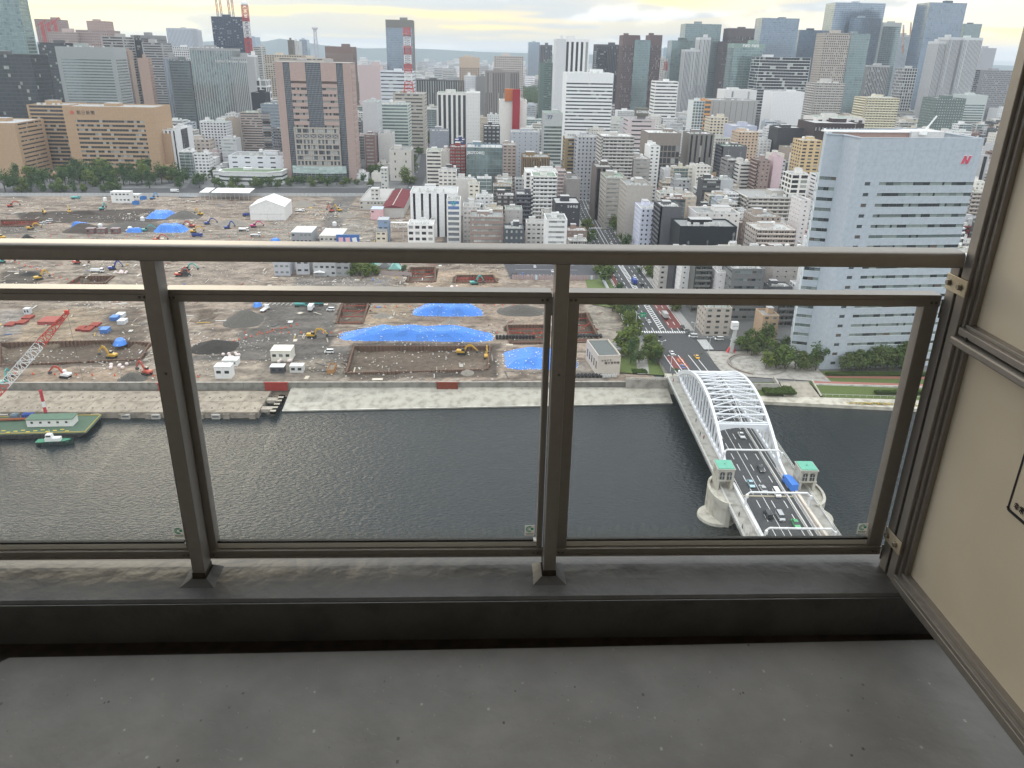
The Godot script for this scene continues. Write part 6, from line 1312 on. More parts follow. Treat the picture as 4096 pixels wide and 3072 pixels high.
func digger_meshes() -> void:
	var m := MB.new()
	m.prism(PackedVector2Array([Vector2(-2.2,0.25),Vector2(-1.8,0),Vector2(1.8,0),Vector2(2.2,0.25),Vector2(2.2,0.6),Vector2(1.8,0.85),Vector2(-1.8,0.85),Vector2(-2.2,0.6)]),Vector3(0,0,-0.3),Vector3.RIGHT,Vector3.UP,Vector3(0,0,0.6))
	shared.track = m.mesh()
	m = MB.new()
	m.tube(Vector3(0,0.7,0),Vector3(0,1.15,0),0.8,0.8,12)
	m.prism(PackedVector2Array([Vector2(-2.6,1.15),Vector2(1.5,1.15),Vector2(1.5,1.7),Vector2(0.4,2.1),Vector2(-2.3,2.3),Vector2(-2.8,1.9)]),Vector3(0,0,-1.3),Vector3.RIGHT,Vector3.UP,Vector3(0,0,2.6))
	shared.digger_body = m.mesh()
	m = MB.new()
	m.prism(PackedVector2Array([Vector2(0,0),Vector2(1.6,0),Vector2(1.7,0.9),Vector2(1.3,1.7),Vector2(0,1.7)]),Vector3(0,0,-0.5),Vector3.RIGHT,Vector3.UP,Vector3(0,0,1.0))
	shared.digger_cab = m.mesh()
	for k in 2:
		var e := Vector3(5.0,4.6,0) if k == 0 else Vector3(4.2,5.6,0)
		var tip := Vector3(8.0,2.0,0) if k == 0 else Vector3(6.4,2.2,0)
		m = MB.new(); var mid := Vector3(2.6,4.4+k*0.5,0)
		limb(m,Vector3(1.0,1.6,0),mid,0.5,0.6,0.8); limb(m,mid,e,0.5,0.8,0.5)
		m.tube(Vector3(1.4,1.4,0.35),Vector3(2.6,3.8,0.35),0.12,0.1,6)
		shared["boom_%d" % k] = m.mesh()
		m = MB.new(); limb(m,e+Vector3(-0.5,0.4,0),tip,0.4,0.6,0.35); m.tube(mid+Vector3(0.3,0.6,0),e+Vector3(-0.3,0.5,0),0.1,0.1,6)
		shared["arm_%d" % k] = m.mesh()
		m = MB.new(); m.prism(PackedVector2Array([Vector2(0.1,0.1),Vector2(-0.9,-0.2),Vector2(-1.0,-0.9),Vector2(-0.5,-1.3),Vector2(0.3,-1.0)]),tip+Vector3(0,0,-0.6),Vector3.RIGHT,Vector3.UP,Vector3(0,0,1.2))
		shared["bucket_%d" % k] = m.mesh()

func diggers() -> void:
	var ps := paints()
	digger_meshes()
	var cn := ["red","yellow","turquoise","blue drilling","dark blue","magenta","white and red","black"]
	for a in DIGGERS:
		var k := int(a[4]); var c := int(a[2])
		var y := GROUND
		for p in PITS:
			var poly := PackedVector2Array()
			for q in p[0]: poly.append(Vector2(q[0],q[1]))
			if Geometry2D.is_point_in_polygon(Vector2(a[0],a[1]),poly): y = GROUND - p[1]
		var t := thing("excavator","%s tracked excavator with %s boom on the building site" % [cn[c],["a long reaching","a raised folded"][k]],"excavator",Vector3(a[0],y+0.05,a[1]),deg_to_rad(a[3]),"excavators on the building site")
		for s in [-1.15,1.15]: part("track",shared.track,M.rubber,t,Vector3(0,0,s))
		part("upper_body",shared.digger_body,ps[c],t)
		part("cab",shared.digger_cab,M.cab_glass if c != 6 else ps[6],t,Vector3(-0.1,1.5,0.75))
		var bc: Material = ps[c] if c != 6 else ps[0]
		part("boom",shared["boom_%d" % k],bc,t); part("arm",shared["arm_%d" % k],bc,t); part("bucket",shared["bucket_%d" % k],M.dark_steel,t)

func wheel_mesh() -> void:
	var m := MB.new(); m.tube(Vector3(0,0,-0.5),Vector3(0,0,0.5),1,1,12); m.tube(Vector3(0,0,0.5),Vector3(0,0,0.52),0.5,0.5,8)
	shared.wheel = m.mesh()

func trucks() -> void:
	var ps := paints()
	var cn := ["red","yellow","turquoise","blue","blue","magenta","white","black"]
	var tn := ["dump truck with a high open bed","flatbed lorry","tank lorry with a round drum","box lorry"]
	for a in TRUCKS:
		var ty := int(a[2]); var c := int(a[3])
		truck(Vector3(a[0],GROUND+0.05,a[1]),deg_to_rad(a[4]),ty,ps[c],"%s %s parked on the building site" % [cn[c],tn[ty]],"%s site lorries" % cn[c])
	truck(Vector3(99.0,4.2,-484),PI/2+0.02,3,ps[4],"blue box lorry on the avenue near the verge trees")
	truck(Vector3(103.5,4.45,-414),PI/2,3,paint("canvas_grey",Color(.4,.41,.4)),"grey canvas box lorry on the avenue before the crossing")
	truck(Vector3(103.2,8.0,-222.5),PI/2+0.03,3,paint("bright_blue",Color(.05,.2,.65)),"bright blue covered lorry stopped on the bridge beside the right tower")

func truck(at: Vector3,turn: float,ty: int,pm: Material,label: String,group := "") -> void:
	var t := thing("lorry",label,"lorry",at,turn,group)
	var m := MB.new()
	m.box(Vector3(0,0.75,0),Vector3(7.6,0.35,1.2)); part("chassis",m.mesh(),M.dark_steel,t)
	m = MB.new(); m.prism(PackedVector2Array([Vector2(2.3,0.7),Vector2(4.0,0.7),Vector2(4.0,1.6),Vector2(3.7,2.9),Vector2(2.3,2.9)]),Vector3(0,0,-1.15),Vector3.RIGHT,Vector3.UP,Vector3(0,0,2.3)); part("cab",m.mesh(),pm,t)
	m = MB.new(); m.box(Vector3(3.9,2.15,0),Vector3(0.12,0.9,2.0),Color.WHITE,Basis(Vector3(0,0,1),0.22)); m.box(Vector3(3.1,2.2,0),Vector3(1.0,0.7,2.34)); part("windscreen",m.mesh(),M.cab_glass,t)
	m = MB.new()
	if ty == 0:
		m.box(Vector3(-0.9,1.2,0),Vector3(5.8,0.2,2.3))
		for s in [-1.1,1.1]: m.box(Vector3(-0.9,1.9,s),Vector3(5.8,1.4,0.12))
		m.box(Vector3(-3.75,1.9,0),Vector3(0.12,1.4,2.2)); m.box(Vector3(1.95,2.1,0),Vector3(0.12,1.8,2.2))
	elif ty == 1:
		m.box(Vector3(-0.9,1.15,0),Vector3(6.0,0.2,2.3))
		for s in [-1.1,1.1]: m.box(Vector3(-0.9,1.4,s),Vector3(6.0,0.5,0.08))
	elif ty == 2:
		m.tube(Vector3(-3.6,1.9,0),Vector3(1.9,1.9,0),1.0,1.0,14)
	else:
		m.box(Vector3(-0.9,2.2,0),Vector3(5.9,2.4,2.35))
	part("load_bed",m.mesh(),pm,t)
	for x in [3.1,-1.6,-2.9]:
		for s in [-0.95,0.95]: part("wheel",shared.wheel,M.rubber,t,Vector3(x,0.5,s),Basis.from_scale(Vector3(0.5,0.5,0.4)))

func cars() -> void:
	var cs := [Color(.74,.74,.74),Color(.02,.02,.022),Color(.3,.48,.55),Color(.4,.41,.42),Color(.05,.35,.12),Color(.72,.4,.02),Color(.03,.1,.35),Color(.4,.04,.03)]
	var cn := ["white","black","light blue","silver","green","yellow","blue","red"]
	for i in 8: mat("car_%d" % i,cs[i],0.25).clearcoat_enabled = true
	for ty in 2:
		var m := MB.new()
		if ty == 0: m.prism(PackedVector2Array([Vector2(-2.2,0.3),Vector2(2.2,0.3),Vector2(2.25,0.65),Vector2(1.3,0.9),Vector2(-2.0,0.98),Vector2(-2.25,0.7)]),Vector3(0,0,-0.88),Vector3.RIGHT,Vector3.UP,Vector3(0,0,1.76))
		else: m.prism(PackedVector2Array([Vector2(-2.2,0.3),Vector2(2.2,0.3),Vector2(2.25,0.8),Vector2(1.7,1.1),Vector2(-2.2,1.1)]),Vector3(0,0,-0.85),Vector3.RIGHT,Vector3.UP,Vector3(0,0,1.7))
		if ty == 0: m.prism(PackedVector2Array([Vector2(-0.95,1.42),Vector2(0.3,1.42),Vector2(0.3,1.46),Vector2(-0.95,1.46)]),Vector3(0,0,-0.66),Vector3.RIGHT,Vector3.UP,Vector3(0,0,1.32))
		else: m.box(Vector3(-0.5,1.88,0),Vector3(3.2,0.08,1.5))
		shared["car_body_%d" % ty] = m.mesh()
		m = MB.new()
		if ty == 0: m.prism(PackedVector2Array([Vector2(-1.75,0.93),Vector2(1.25,0.88),Vector2(0.4,1.42),Vector2(-1.1,1.42)]),Vector3(0,0,-0.76),Vector3.RIGHT,Vector3.UP,Vector3(0,0,1.52))
		else: m.prism(PackedVector2Array([Vector2(-2.15,1.1),Vector2(1.65,1.1),Vector2(1.1,1.85),Vector2(-2.1,1.85)]),Vector3(0,0,-0.78),Vector3.RIGHT,Vector3.UP,Vector3(0,0,1.56))
		shared["car_glass_%d" % ty] = m.mesh()
	var lm := BoxMesh.new(); lm.size = Vector3(0.06,0.16,0.36); shared.headlight = lm
	for a in CARS:
		var ty := int(a[3]); var c := int(a[4])
		var where := "on the bridge deck" if a[1] > 7.5 else "on the building site" if a[0] < 40 and a[2] > -780 else "by the plaza crossing" if a[2] > -400 else "on the avenue lanes" if a[0] > 80 else "on the tree-lined side street"
		var t := thing("car","%s %s %s" % [cn[c],["saloon car","van"][ty],where],"car",Vector3(a[0],a[1]+0.12,a[2]),PI/2+deg_to_rad(a[5]),"%s cars %s" % [cn[c],where])
		if a[1] > 7.5 and int(a[0]*10) % 2 == 0: t.rotation.y += PI
		part("body",shared["car_body_%d" % ty],M["car_%d" % c],t); part("cabin_glass",shared["car_glass_%d" % ty],M.cab_glass,t)
		for x in [-1.35,1.4]:
			for s in [-0.78,0.78]: part("wheel",shared.wheel,M.rubber,t,Vector3(x,0.32,s),Basis.from_scale(Vector3(0.32,0.32,0.2)))
		for s in [-0.6,0.6]: part("headlight",shared.headlight,M.sandbag,t,Vector3(2.24,0.68,s))

# ---------------------------------------------------------------- site sheds, tent, canopy
func site_things() -> void:
	for a in SITE:
		rng.seed = hash(a[1])+int(a[2])
		var group := ""
		for s in ["row of three","formwork","bundle","plastic site tank","steel skip"]:
			if s in a[1]: group = "site "+s
		var cat: String = String(a[0]).replace("_"," ")
		for s in [["office","cabin"],["stack","stack"],["house","hut"],["tower","tower"],["hall","hall"],["shed","shed"]]:
			if s[0] in cat: cat = s[1]
		var t := thing(a[0],a[1],cat if cat.get_slice_count(" ") < 3 else "building",Vector3(a[2],GROUND,a[3]),0,group)
		var w: float = a[4]; var d: float = a[5]; var h: float = a[6]
		var k := rgb(a[7]); var rk := rgb(a[8])
		var m := MB.new()
		if a[0] == "steel_beam_stack":
			for i in 5:
				m = MB.new(); m.box(Vector3(w*(i/4.0 - 0.5)*0.85,0.5,-d/2),Vector3(w*0.1,1.0,d),k); m.box(Vector3(w*(i/4.0 - 0.5)*0.85,1.05,-d/2),Vector3(w*0.17,0.1,d),rk); part("beam",m.mesh(),M.painted_wall,t)
			continue
		if a[0] == "water_tank":
			m.lathe(Vector3(0,0,-2),[[1.6,0],[1.7,0.3],[1.7,2.8],[1.3,3.2],[0.4,3.4],[0,3.45]],14,k); part("tank_body",m.mesh(),M.plain,t)
			m = MB.new(); m.tube(Vector3(0,3.4,-2),Vector3(0,3.6,-2),0.4,0.4,8,rk); part("lid",m.mesh(),M.plain,t)
			continue
		if a[0] == "fabric_canopy":
			m.prism(PackedVector2Array([Vector2(-w/2,3),Vector2(w/2,3),Vector2(0,h)]),Vector3(0,0,-d),Vector3.RIGHT,Vector3.UP,Vector3(0,0,d),rk); part("canopy_roof",m.mesh(),M.plain,t)
			for sx in [-1,1]:
				for z in [-0.2,-d+0.2]:
					m = MB.new(); m.bar(Vector3(sx*(w/2 - 0.2),0,z),Vector3(sx*(w/2 - 0.2),3,z),0.15,0.15,Color(.5,.5,.5)); part("post",m.mesh(),M.plain,t)
			continue
		if a[0] == "skip_container" or a[0] == "blue_skip":
			for s in [-1,1]:
				m.box(Vector3(s*w/2,h/2,-d/2),Vector3(0.15,h,d),k); m.box(Vector3(0,h/2,-d/2+s*d/2),Vector3(w,h,0.15),k)
				for i in 4: m.box(Vector3(s*(w/2+0.1),h/2,-d*(i+0.5)/4),Vector3(0.12,h,0.14),k)
			part("skip_wall",m.mesh(),M.painted_wall,t)
			m = MB.new(); m.box(Vector3(0,h*0.6,-d/2),Vector3(w - 0.2,0.5,d - 0.2),rk); part("rubble_fill",m.mesh(),M.dug_earth,t)
			continue
		if a[0] == "red_roof_hall":
			m.box(Vector3(0,h*0.4,-d/2),Vector3(w,h*0.8,d),k); part("wall",m.mesh(),M.painted_wall,t)
			m = MB.new(); m.prism(PackedVector2Array([Vector2(-w/2 - 0.6,h*0.8),Vector2(w/2+0.6,h*0.8),Vector2(0,h)]),Vector3(0,0,-d - 0.5),Vector3.RIGHT,Vector3.UP,Vector3(0,0,d+1),rk)
			for i in 26: m.bar(Vector3(-w/2 - 0.6,h*0.8+0.06,-d*i/25.0),Vector3(0,h+0.06,-d*i/25.0),0.12,0.08,rk); m.bar(Vector3(w/2+0.6,h*0.8+0.06,-d*i/25.0),Vector3(0,h+0.06,-d*i/25.0),0.12,0.08,rk)
			var r := part("roof",m.mesh(),M.painted_wall,t)
			m = MB.new(); m.bar(Vector3(0,h+0.1,0),Vector3(0,h+0.1,-d),0.7,0.25,Color(.5,.45,.4)); part("ridge_cap",m.mesh(),M.painted_wall,r)
			continue
		m.box(Vector3(0,h/2,-d/2),Vector3(w,h,d),k)
		if String(a[0]).begins_with("car_park"):
			for i in 12: m.box(Vector3(w/2+0.1,h*0.5,-d*(i+0.5)/12.0),Vector3(0.3,h*0.9,0.5),k)
			for s in [-1,1]: m.box(Vector3(s*(w/2 - 0.2),h+0.5,-d/2),Vector3(0.4,1.0,d),k)
		part("wall",m.mesh(),M.painted_wall,t)
		m = MB.new(); m.box(Vector3(0,h+0.12,-d/2),Vector3(w+0.3,0.22,d+0.3),rk)
		if "ribbed" in a[1] or "cabin" in a[1]:
			for i in int(w/1.2): m.box(Vector3(-w/2+(i+0.5)*1.2,h+0.26,-d/2),Vector3(0.12,0.1,d),rk)
		part("roof",m.mesh(),M.painted_wall,t)
		if a[0] == "billboard":
			for i in 3:
				m = MB.new(); m.box(Vector3(w*(i - 1)*0.3,h*0.5,0.1),Vector3(w*0.2,h*0.5,0.12),[Color(.7,.4,.45),Color(.7,.4,.45),Color(.75,.75,.75)][i],Basis(Vector3(0,0,1),i*0.1)); part("printed_shape",m.mesh(),M.plain,t)
			continue
		if w > 2.5 and a[0] != "material_stack" and a[0] != "steel_plate_stack":
			var rows := maxi(1,int(h/3.6)); var cols := maxi(2,int(w/3.0))
			for r in rows:
				for c in cols:
					if rng.randf() < 0.2 and rows > 1: continue
					part("window",shared.pane,M.pane_0 if rng.randf() < 0.6 else M.pane_2,t,Vector3(w*((c+0.5)/cols - 0.5),h*(r+0.58)/rows,0.03),Basis.from_scale(Vector3(w/cols*0.55,minf(1.3,h/rows*0.4),1)))
		elif a[0] == "material_stack":
			for i in 4:
				m = MB.new(); m.box(Vector3(0,h*(i+0.5)/4.0,0.02),Vector3(w+0.1,0.08,0.2),k*0.6); part("batten",m.mesh(),M.plain,t)
	# white gabled tent
	var t := thing("site_tent","big white gabled fabric tent hall on the building site","tent",Vector3(-179.3,GROUND,-672.5),0.05)
	var w := 29.0; var L := 34.0; var e := 11.5; var p := 17.0
	var m := MB.new(); m.q(Vector3(-w/2,0,0),Vector3(w,0,0),Vector3(0,e,0),Color(.74,.74,.73)); m.tri(Vector3(-w/2,e,0),Vector3(w/2,e,0),Vector3(0,p,0),Color(.74,.74,.73)); part("gable_wall",m.mesh(),M.painted_wall,t)
	m = MB.new(); m.box(Vector3(0,5.4,0.08),Vector3(w,0.2,0.16),Color(.5,.5,.5)); m.box(Vector3(0,2.7,0.08),Vector3(0.2,5.4,0.16),Color(.5,.5,.5)); part("door_track",m.mesh(),M.plain,t)
	for s in [-1,1]:
		m = MB.new(); m.q(Vector3(s*w/2,0,0 if s > 0 else -L),Vector3(0,0,-s*L),Vector3(0,e,0),Color(.7,.7,.69)); part("side_wall",m.mesh(),M.painted_wall,t)
		m = MB.new()
		if s > 0: m.quad(Vector3(w/2+0.3,e - 0.1,0.3),Vector3(w/2+0.3,e - 0.1,-L),Vector3(0,p,-L),Vector3(0,p,0.3),Color(.76,.76,.75))
		else: m.quad(Vector3(-w/2 - 0.3,e - 0.1,-L),Vector3(-w/2 - 0.3,e - 0.1,0.3),Vector3(0,p,0.3),Vector3(0,p,-L),Color(.76,.76,.75))
		for i in 7: m.bar(Vector3(s*w/2,e+0.05,-L*i/6.0),Vector3(0,p+0.1,-L*i/6.0),0.3,0.12,Color(.66,.66,.65))
		part("roof_sheet",m.mesh(),M.painted_wall,t)
	# white canopy on posts
	for a in [[-262,9.0,"narrow white canopy roof beside the long one"],[-237.5,36.0,"long white canopy roof on posts above red steel"]]:
		t = thing("site_canopy",a[2],"canopy",Vector3(a[0],GROUND,-766))
		m = MB.new(); m.quad(Vector3(-a[1]/2,7.0,0),Vector3(a[1]/2,7.0,0),Vector3(a[1]/2+1,8.6,-18),Vector3(-a[1]/2+1,8.6,-18),Color(.76,.76,.76)); m.box(Vector3(0,6.9,0),Vector3(a[1],0.3,0.3),Color(.7,.7,.7)); part("canopy_sheet",m.mesh(),M.painted_wall,t)
		for i in int(a[1]/4.4)+1:
			m = MB.new(); m.bar(Vector3(-a[1]/2+0.3+i*4.3,0,-0.4),Vector3(-a[1]/2+0.3+i*4.3,7,-0.4),0.25,0.25,Color(.5,.5,.5)); part("post",m.mesh(),M.plain,t)
	# white hoarding walls of the site, cones and barriers
	t = thing("site_hoarding","long grey-white steel hoarding between site and road","fence",Vector3.ZERO)
	for i in 110:
		var f := i/110.0
		var q := MB.new(); q.bar(Vector3(lerpf(-455,-30,f),GROUND+1.6,lerpf(-772,-802,f)),Vector3(lerpf(-455,-30,(i+0.94)/110.0),GROUND+1.6,lerpf(-772,-802,(i+0.94)/110.0)),0.12,3.2,Color(.45,.46,.47)); part("hoarding_panel",q.mesh(),M.plain,t)
	t = thing("site_hoarding","white steel hoarding along the avenue verge","fence",Vector3.ZERO)
	for i in 50:
		var q := MB.new(); q.bar(Vector3(79+i*0.02,GROUND+1.6,-392 - i*2.9),Vector3(79+i*0.02,GROUND+1.6,-394.7 - i*2.9),0.12,3.2,Color(.6,.63,.68)); part("hoarding_panel",q.mesh(),M.plain,t)
	t = thing("site_hoarding","pinkish ribbed hoarding in front of the small car park","fence",Vector3.ZERO)
	for i in 36:
		var q := MB.new(); q.bar(Vector3(21+i*1.5,GROUND+1.6,-492),Vector3(22.35+i*1.5,GROUND+1.6,-492),0.12,3.2,Color(.36,.28,.27) if i % 12 != 10 else Color(.5,.6,.66)); part("hoarding_panel",q.mesh(),M.plain,t)
	m = MB.new(); sheet([[20,-493],[78,-493],[78,-545],[16,-545]],GROUND+0.55,Color(.09,.09,.095),m)
	structure("car_park",m,M.painted_wall,"dark asphalt car park beside the site")
	m = MB.new()
	for i in 16: m.q(Vector3(24+i*2.6,GROUND+0.58,-498),Vector3(0.2,0,0),Vector3(0,0,-5))
	for z in [-498.0,-515.0,-528.0]: m.q(Vector3(24,GROUND+0.58,z),Vector3(42,0,0),Vector3(0,0,-0.25))
	for i in 12: m.q(Vector3(-126+i*2.6,GROUND+0.5,-432),Vector3(0.2,0,0.0),Vector3(0.8,0,-5))
	structure("parking_line",m,M.marking)
	cones()
	debris()
	black_bags()
	verge()

func verge() -> void:
	var m := MB.new()
	sheet([[79.6,-392],[84.8,-392],[84.8,-560],[79.6,-560]],GROUND+0.4,Color.WHITE,m)
	sheet([[66,-438],[79,-430],[79,-520],[70,-520]],GROUND+0.45,Color.WHITE,m)
	sheet([[64,-332],[87,-328],[86,-372],[66,-372]],GROUND+0.7,Color.WHITE,m)
	structure("verge_grass",m,M.grass,"grass verge between the site and the avenue")
	m = MB.new()
	sheet([[72.5,-330],[78,-330],[81,-350],[86,-372],[82,-372],[76,-352]],GROUND+0.75,Color(.36,.35,.34),m)
	structure("footpath",m,M.stained_concrete)

func cones() -> void:
	rng.seed = 12
	var m := MB.new(); m.lathe(Vector3.ZERO,[[0.45,0],[0.45,0.1],[0.28,0.12],[0.07,1.1],[0,1.1]],8,Color(.66,.1,.03)); shared.cone = m.mesh()
	for i in 150:
		var a := [[[-440,-655],[-250,-640]],[[-350,-600],[-160,-610]],[[-120,-385],[-40,-386]],[[-40,-388],[50,-386]],[[-130,-365],[-95,-400]],[[-250,-330],[-120,-326]],[[-300,-450],[-170,-440]],[[-60,-430],[30,-436]],[[-330,-540],[-240,-470]],[[-240,-560],[-120,-640]]][i % 10] as Array
		var f := (i/10)/15.0+rng.randf()*0.03
		var o := part("traffic_cone",shared.cone,M.plain,self,Vector3(lerpf(a[0][0],a[1][0],f),GROUND+0.3,lerpf(a[0][1],a[1][1],f)))
		tag(o,"small orange-red traffic cone in a line across the building site","traffic cone","cones on the building site")

func black_bags() -> void:
	var m := MB.new(); m.lathe(Vector3.ZERO,[[0.5,0],[0.75,0.2],[0.8,0.8],[0.6,1.15],[0.15,1.25],[0.1,1.4],[0,1.4]],9,Color(.03,.03,.032)); shared.bulk = m.mesh()
	var rows := [[9.0,-378,22.0,3,"beside the yellow digger"],[46.0,-381,20.0,2,"behind the museum tarpaulin"],[40.0,-327,18.0,2,"in front of the museum tarpaulin"]]
	for r in rows:
		for i in int(r[2]/1.7):
			for j in int(r[3]):
				var o := part("bulk_bag",shared.bulk,M.plain,self,Vector3(r[0]+i*1.7,GROUND+0.2+(0.9 if j == 2 else 0.0),r[1] - (j % 2)*1.7))
				tag(o,"black filled bulk bag in a row "+r[4],"bag","black bulk bags "+r[4])
	m = MB.new(); m.lathe(Vector3.ZERO,[[0.5,0],[0.75,0.2],[0.8,0.8],[0.6,1.15],[0.15,1.25],[0,1.4]],9,Color(.7,.6,.58)); shared.white_bulk = m.mesh()
	rng.seed = 3
	for a in [[-118,-352,8],[-30,-470,7],[-15,-470,6],[-230,-500,8],[10,-452,5],[-165,-338,8],[-90,-345,6]]:
		for i in int(a[2]):
			var o := part("bulk_bag",shared.white_bulk,M.plain,self,Vector3(a[0]+rng.randf_range(-4,4),GROUND+0.2,a[1]+rng.randf_range(-3,3)))
			tag(o,"pinkish white filled bulk bag lying in a loose cluster on the site","bag","pale bulk bags on the site")

func small_meshes() -> void:
	var m := MB.new()
	m.lathe(Vector3.ZERO,[[0.22,0],[0.27,0.08],[0.2,0.18],[0.0,0.2]],6); shared.bag = m.mesh()
	m = MB.new(); m.box(Vector3.ZERO,Vector3(3.4,2.6,1.2),Color(.42,.4,.37)); m.box(Vector3(0,0.6,0.7),Vector3(2.6,0.5,0.3),Color(.1,.1,.1)); shared.fender = m.mesh()
	wheel_mesh()

# ---------------------------------------------------------------- barge, crane, tug
func lattice(m: MB,a: Vector3,b: Vector3,w0: float,w1: float,n: int,r: float,k0: Color,k1: Color,per := 4) -> void: # square lattice mast,bands of two colours
	var z := (b - a).normalized()
	var s := Vector3.UP if absf(z.y) < 0.95 else Vector3.RIGHT
	var x := s.cross(z).normalized(); var y := z.cross(x)
	for i in n:
		var p := a.lerp(b,float(i)/n); var q := a.lerp(b,float(i+1)/n)
		var h0 := lerpf(w0,w1,float(i)/n)/2; var h1 := lerpf(w0,w1,float(i+1)/n)/2
		var k := k0 if (i/per) % 2 == 0 else k1
		var c0 := [p+x*h0+y*h0,p - x*h0+y*h0,p - x*h0 - y*h0,p+x*h0 - y*h0]
		var c1 := [q+x*h1+y*h1,q - x*h1+y*h1,q - x*h1 - y*h1,q+x*h1 - y*h1]
		for j in 4:
			m.bar(c0[j],c1[j],r,r,k); m.bar(c0[j],c1[(j+1) % 4] if i % 2 == 0 else c1[(j+3) % 4],r*0.7,r*0.7,k); m.bar(c1[j],c1[(j+1) % 4],r*0.7,r*0.7,k)

func barge() -> void:
	var t := thing("work_barge","green-decked work barge with black tyre fenders moored at the quay","barge",Vector3(-185,0,-281.5),0.05)
	var m := MB.new(); m.prism(PackedVector2Array([Vector2(-40,0.2),Vector2(31,0.2),Vector2(34,1.9),Vector2(-40,1.9)]),Vector3(0,0,-8.2),Vector3.RIGHT,Vector3.UP,Vector3(0,0,16.4),Color(.05,.05,.05)); part("hull",m.mesh(),M.painted_wall,t)
	m = MB.new(); m.box(Vector3(-3,2.0,0),Vector3(73.6,0.16,16),Color(.09,.14,.1)); part("deck",m.mesh(),M.painted_wall,t)
	m = MB.new()
	for s in [-7.6,7.6]: m.box(Vector3(-3,2.3,s),Vector3(73,0.4,0.25),Color(.42,.34,.12))
	m.box(Vector3(33.2,2.3,0),Vector3(0.25,0.4,15),Color(.42,.34,.12)); part("coaming",m.mesh(),M.painted_wall,t)
	for i in 26:
		m = MB.new(); m.tube(Vector3(-38+i*2.7,1.1,8.2),Vector3(-38+i*2.7,1.1,8.7),0.75,0.75,10,Color(.03,.03,.03)); part("tyre_fender",m.mesh(),M.plain,t)
	m = MB.new(); m.box(Vector3(18,3.6,-0.5),Vector3(17,3.0,5),Color(.72,.72,.7)); var cab := part("deckhouse",m.mesh(),M.painted_wall,t)
	m = MB.new(); m.box(Vector3(18,5.2,-0.5),Vector3(17.6,0.25,5.6),Color(.12,.19,.14)); part("roof",m.mesh(),M.painted_wall,cab)
	for i in 5: part("window",shared.pane,M.pane_0,cab,Vector3(11.5+i*3.2,3.9,2.05),Basis.from_scale(Vector3(0.9,0.8,1)))
	for a in [[-1.5,5.0],[13.0,-6.5]]:
		m = MB.new()
		for k in 5: m.tube(Vector3(a[0],2+k*2.4,a[1]),Vector3(a[0],4.4+k*2.4,a[1]),0.6,0.6,10,[Color(.04,.04,.045),Color(.5,.06,.08),Color(.75,.75,.75),Color(.5,.06,.08),Color(.5,.06,.08)][k])
		part("spud_post",m.mesh(),M.painted_wall,t)
	for a in [[-7.0,4.5,Color(.2,.5,.55),3.4],[-3.5,4.6,Color(.22,.55,.58),3.0],[-11,6.0,Color(.03,.07,.3),3.0],[1.5,-5.5,Color(.15,.2,.25),2.6],[6.5,-5.8,Color(.04,.08,.28),4.0],[-16,-3,Color(.05,.05,.06),5]]:
		m = MB.new(); m.box(Vector3(a[0],3.2,a[1]),Vector3(a[3],2.2,2.4),a[2]); m.box(Vector3(a[0],4.35,a[1]),Vector3(a[3]*0.6,0.3,1.2),a[2]); part("deck_machine",m.mesh(),M.painted_wall,t)
	for i in 16:
		m = MB.new(); m.box(Vector3(-10+i*2.4,2.12,6.2 - (i % 3)*0.7),Vector3(1.4,0.12,0.5),Color(.65,.5,.06)); part("deck_marking",m.mesh(),M.plain,t)
	m = MB.new(); m.tube(Vector3(-5,2.8,-3.6),Vector3(8,2.8,-4.2),0.5,0.5,10,Color(.3,.1,.05)); part("pipe",m.mesh(),M.painted_wall,t)
	# crane on the barge; its boom rises across the view
	var c := thing("barge_crane","red and white lattice boom of the barge crane reaching over the quay","crane",Vector3(-199,2.1,-283))
	m = MB.new(); m.box(Vector3(0,0.7,0),Vector3(8,1.2,1.3),Color(.04,.04,.04)); m.box(Vector3(0,0.7,4.2),Vector3(8,1.2,1.3),Color(.04,.04,.04)); part("track",m.mesh(),M.plain,c)
	m = MB.new(); m.box(Vector3(-2,2.8,2),Vector3(9,2.6,4.4),Color(.55,.06,.05)); m.box(Vector3(1.6,3.4,0.2),Vector3(2.4,2.6,1.6),Color(.5,.6,.62)); part("machine_house",m.mesh(),M.painted_wall,c)
	m = MB.new()
	var red := Color(.55,.07,.05); var wh := Color(.76,.76,.76)
	var foot := Vector3(3,2.2,2); var tip := Vector3(42.5,43.2,-7)
	lattice(m,foot,foot.lerp(tip,0.34),1.6,3.3,6,0.26,red,red)
	lattice(m,foot.lerp(tip,0.34),foot.lerp(tip,0.72),3.3,3.3,7,0.26,wh,wh)
	lattice(m,foot.lerp(tip,0.72),tip,3.3,1.2,6,0.26,red,red)
	part("boom",m.mesh(),M.painted_wall,c)
	for a in [[tip,Vector3(-4,14,2)],[Vector3(-4,14,2),Vector3(-5,3,2)],[tip,tip+Vector3(0.6,-28,0)],[tip,Vector3(-2,4,1)]]:
		m = MB.new(); m.bar(a[0],a[1],0.07,0.07,Color(.05,.05,.05)); part("cable",m.mesh(),M.plain,c)
	m = MB.new(); m.box(tip+Vector3(0,0.4,0),Vector3(1.4,1.4,1.0),red); part("boom_head",m.mesh(),M.painted_wall,c)
	# tug
	t = thing("tug_boat","small green and white tug lying alongside the barge","boat",Vector3(-160.5,0,-270.4),0.06)
	m = MB.new()
	var hull := [Vector2(-6.6,-1.7),Vector2(4.0,-1.8),Vector2(6.8,-0.5),Vector2(6.8,0.5),Vector2(4.0,1.8),Vector2(-6.6,1.7)]
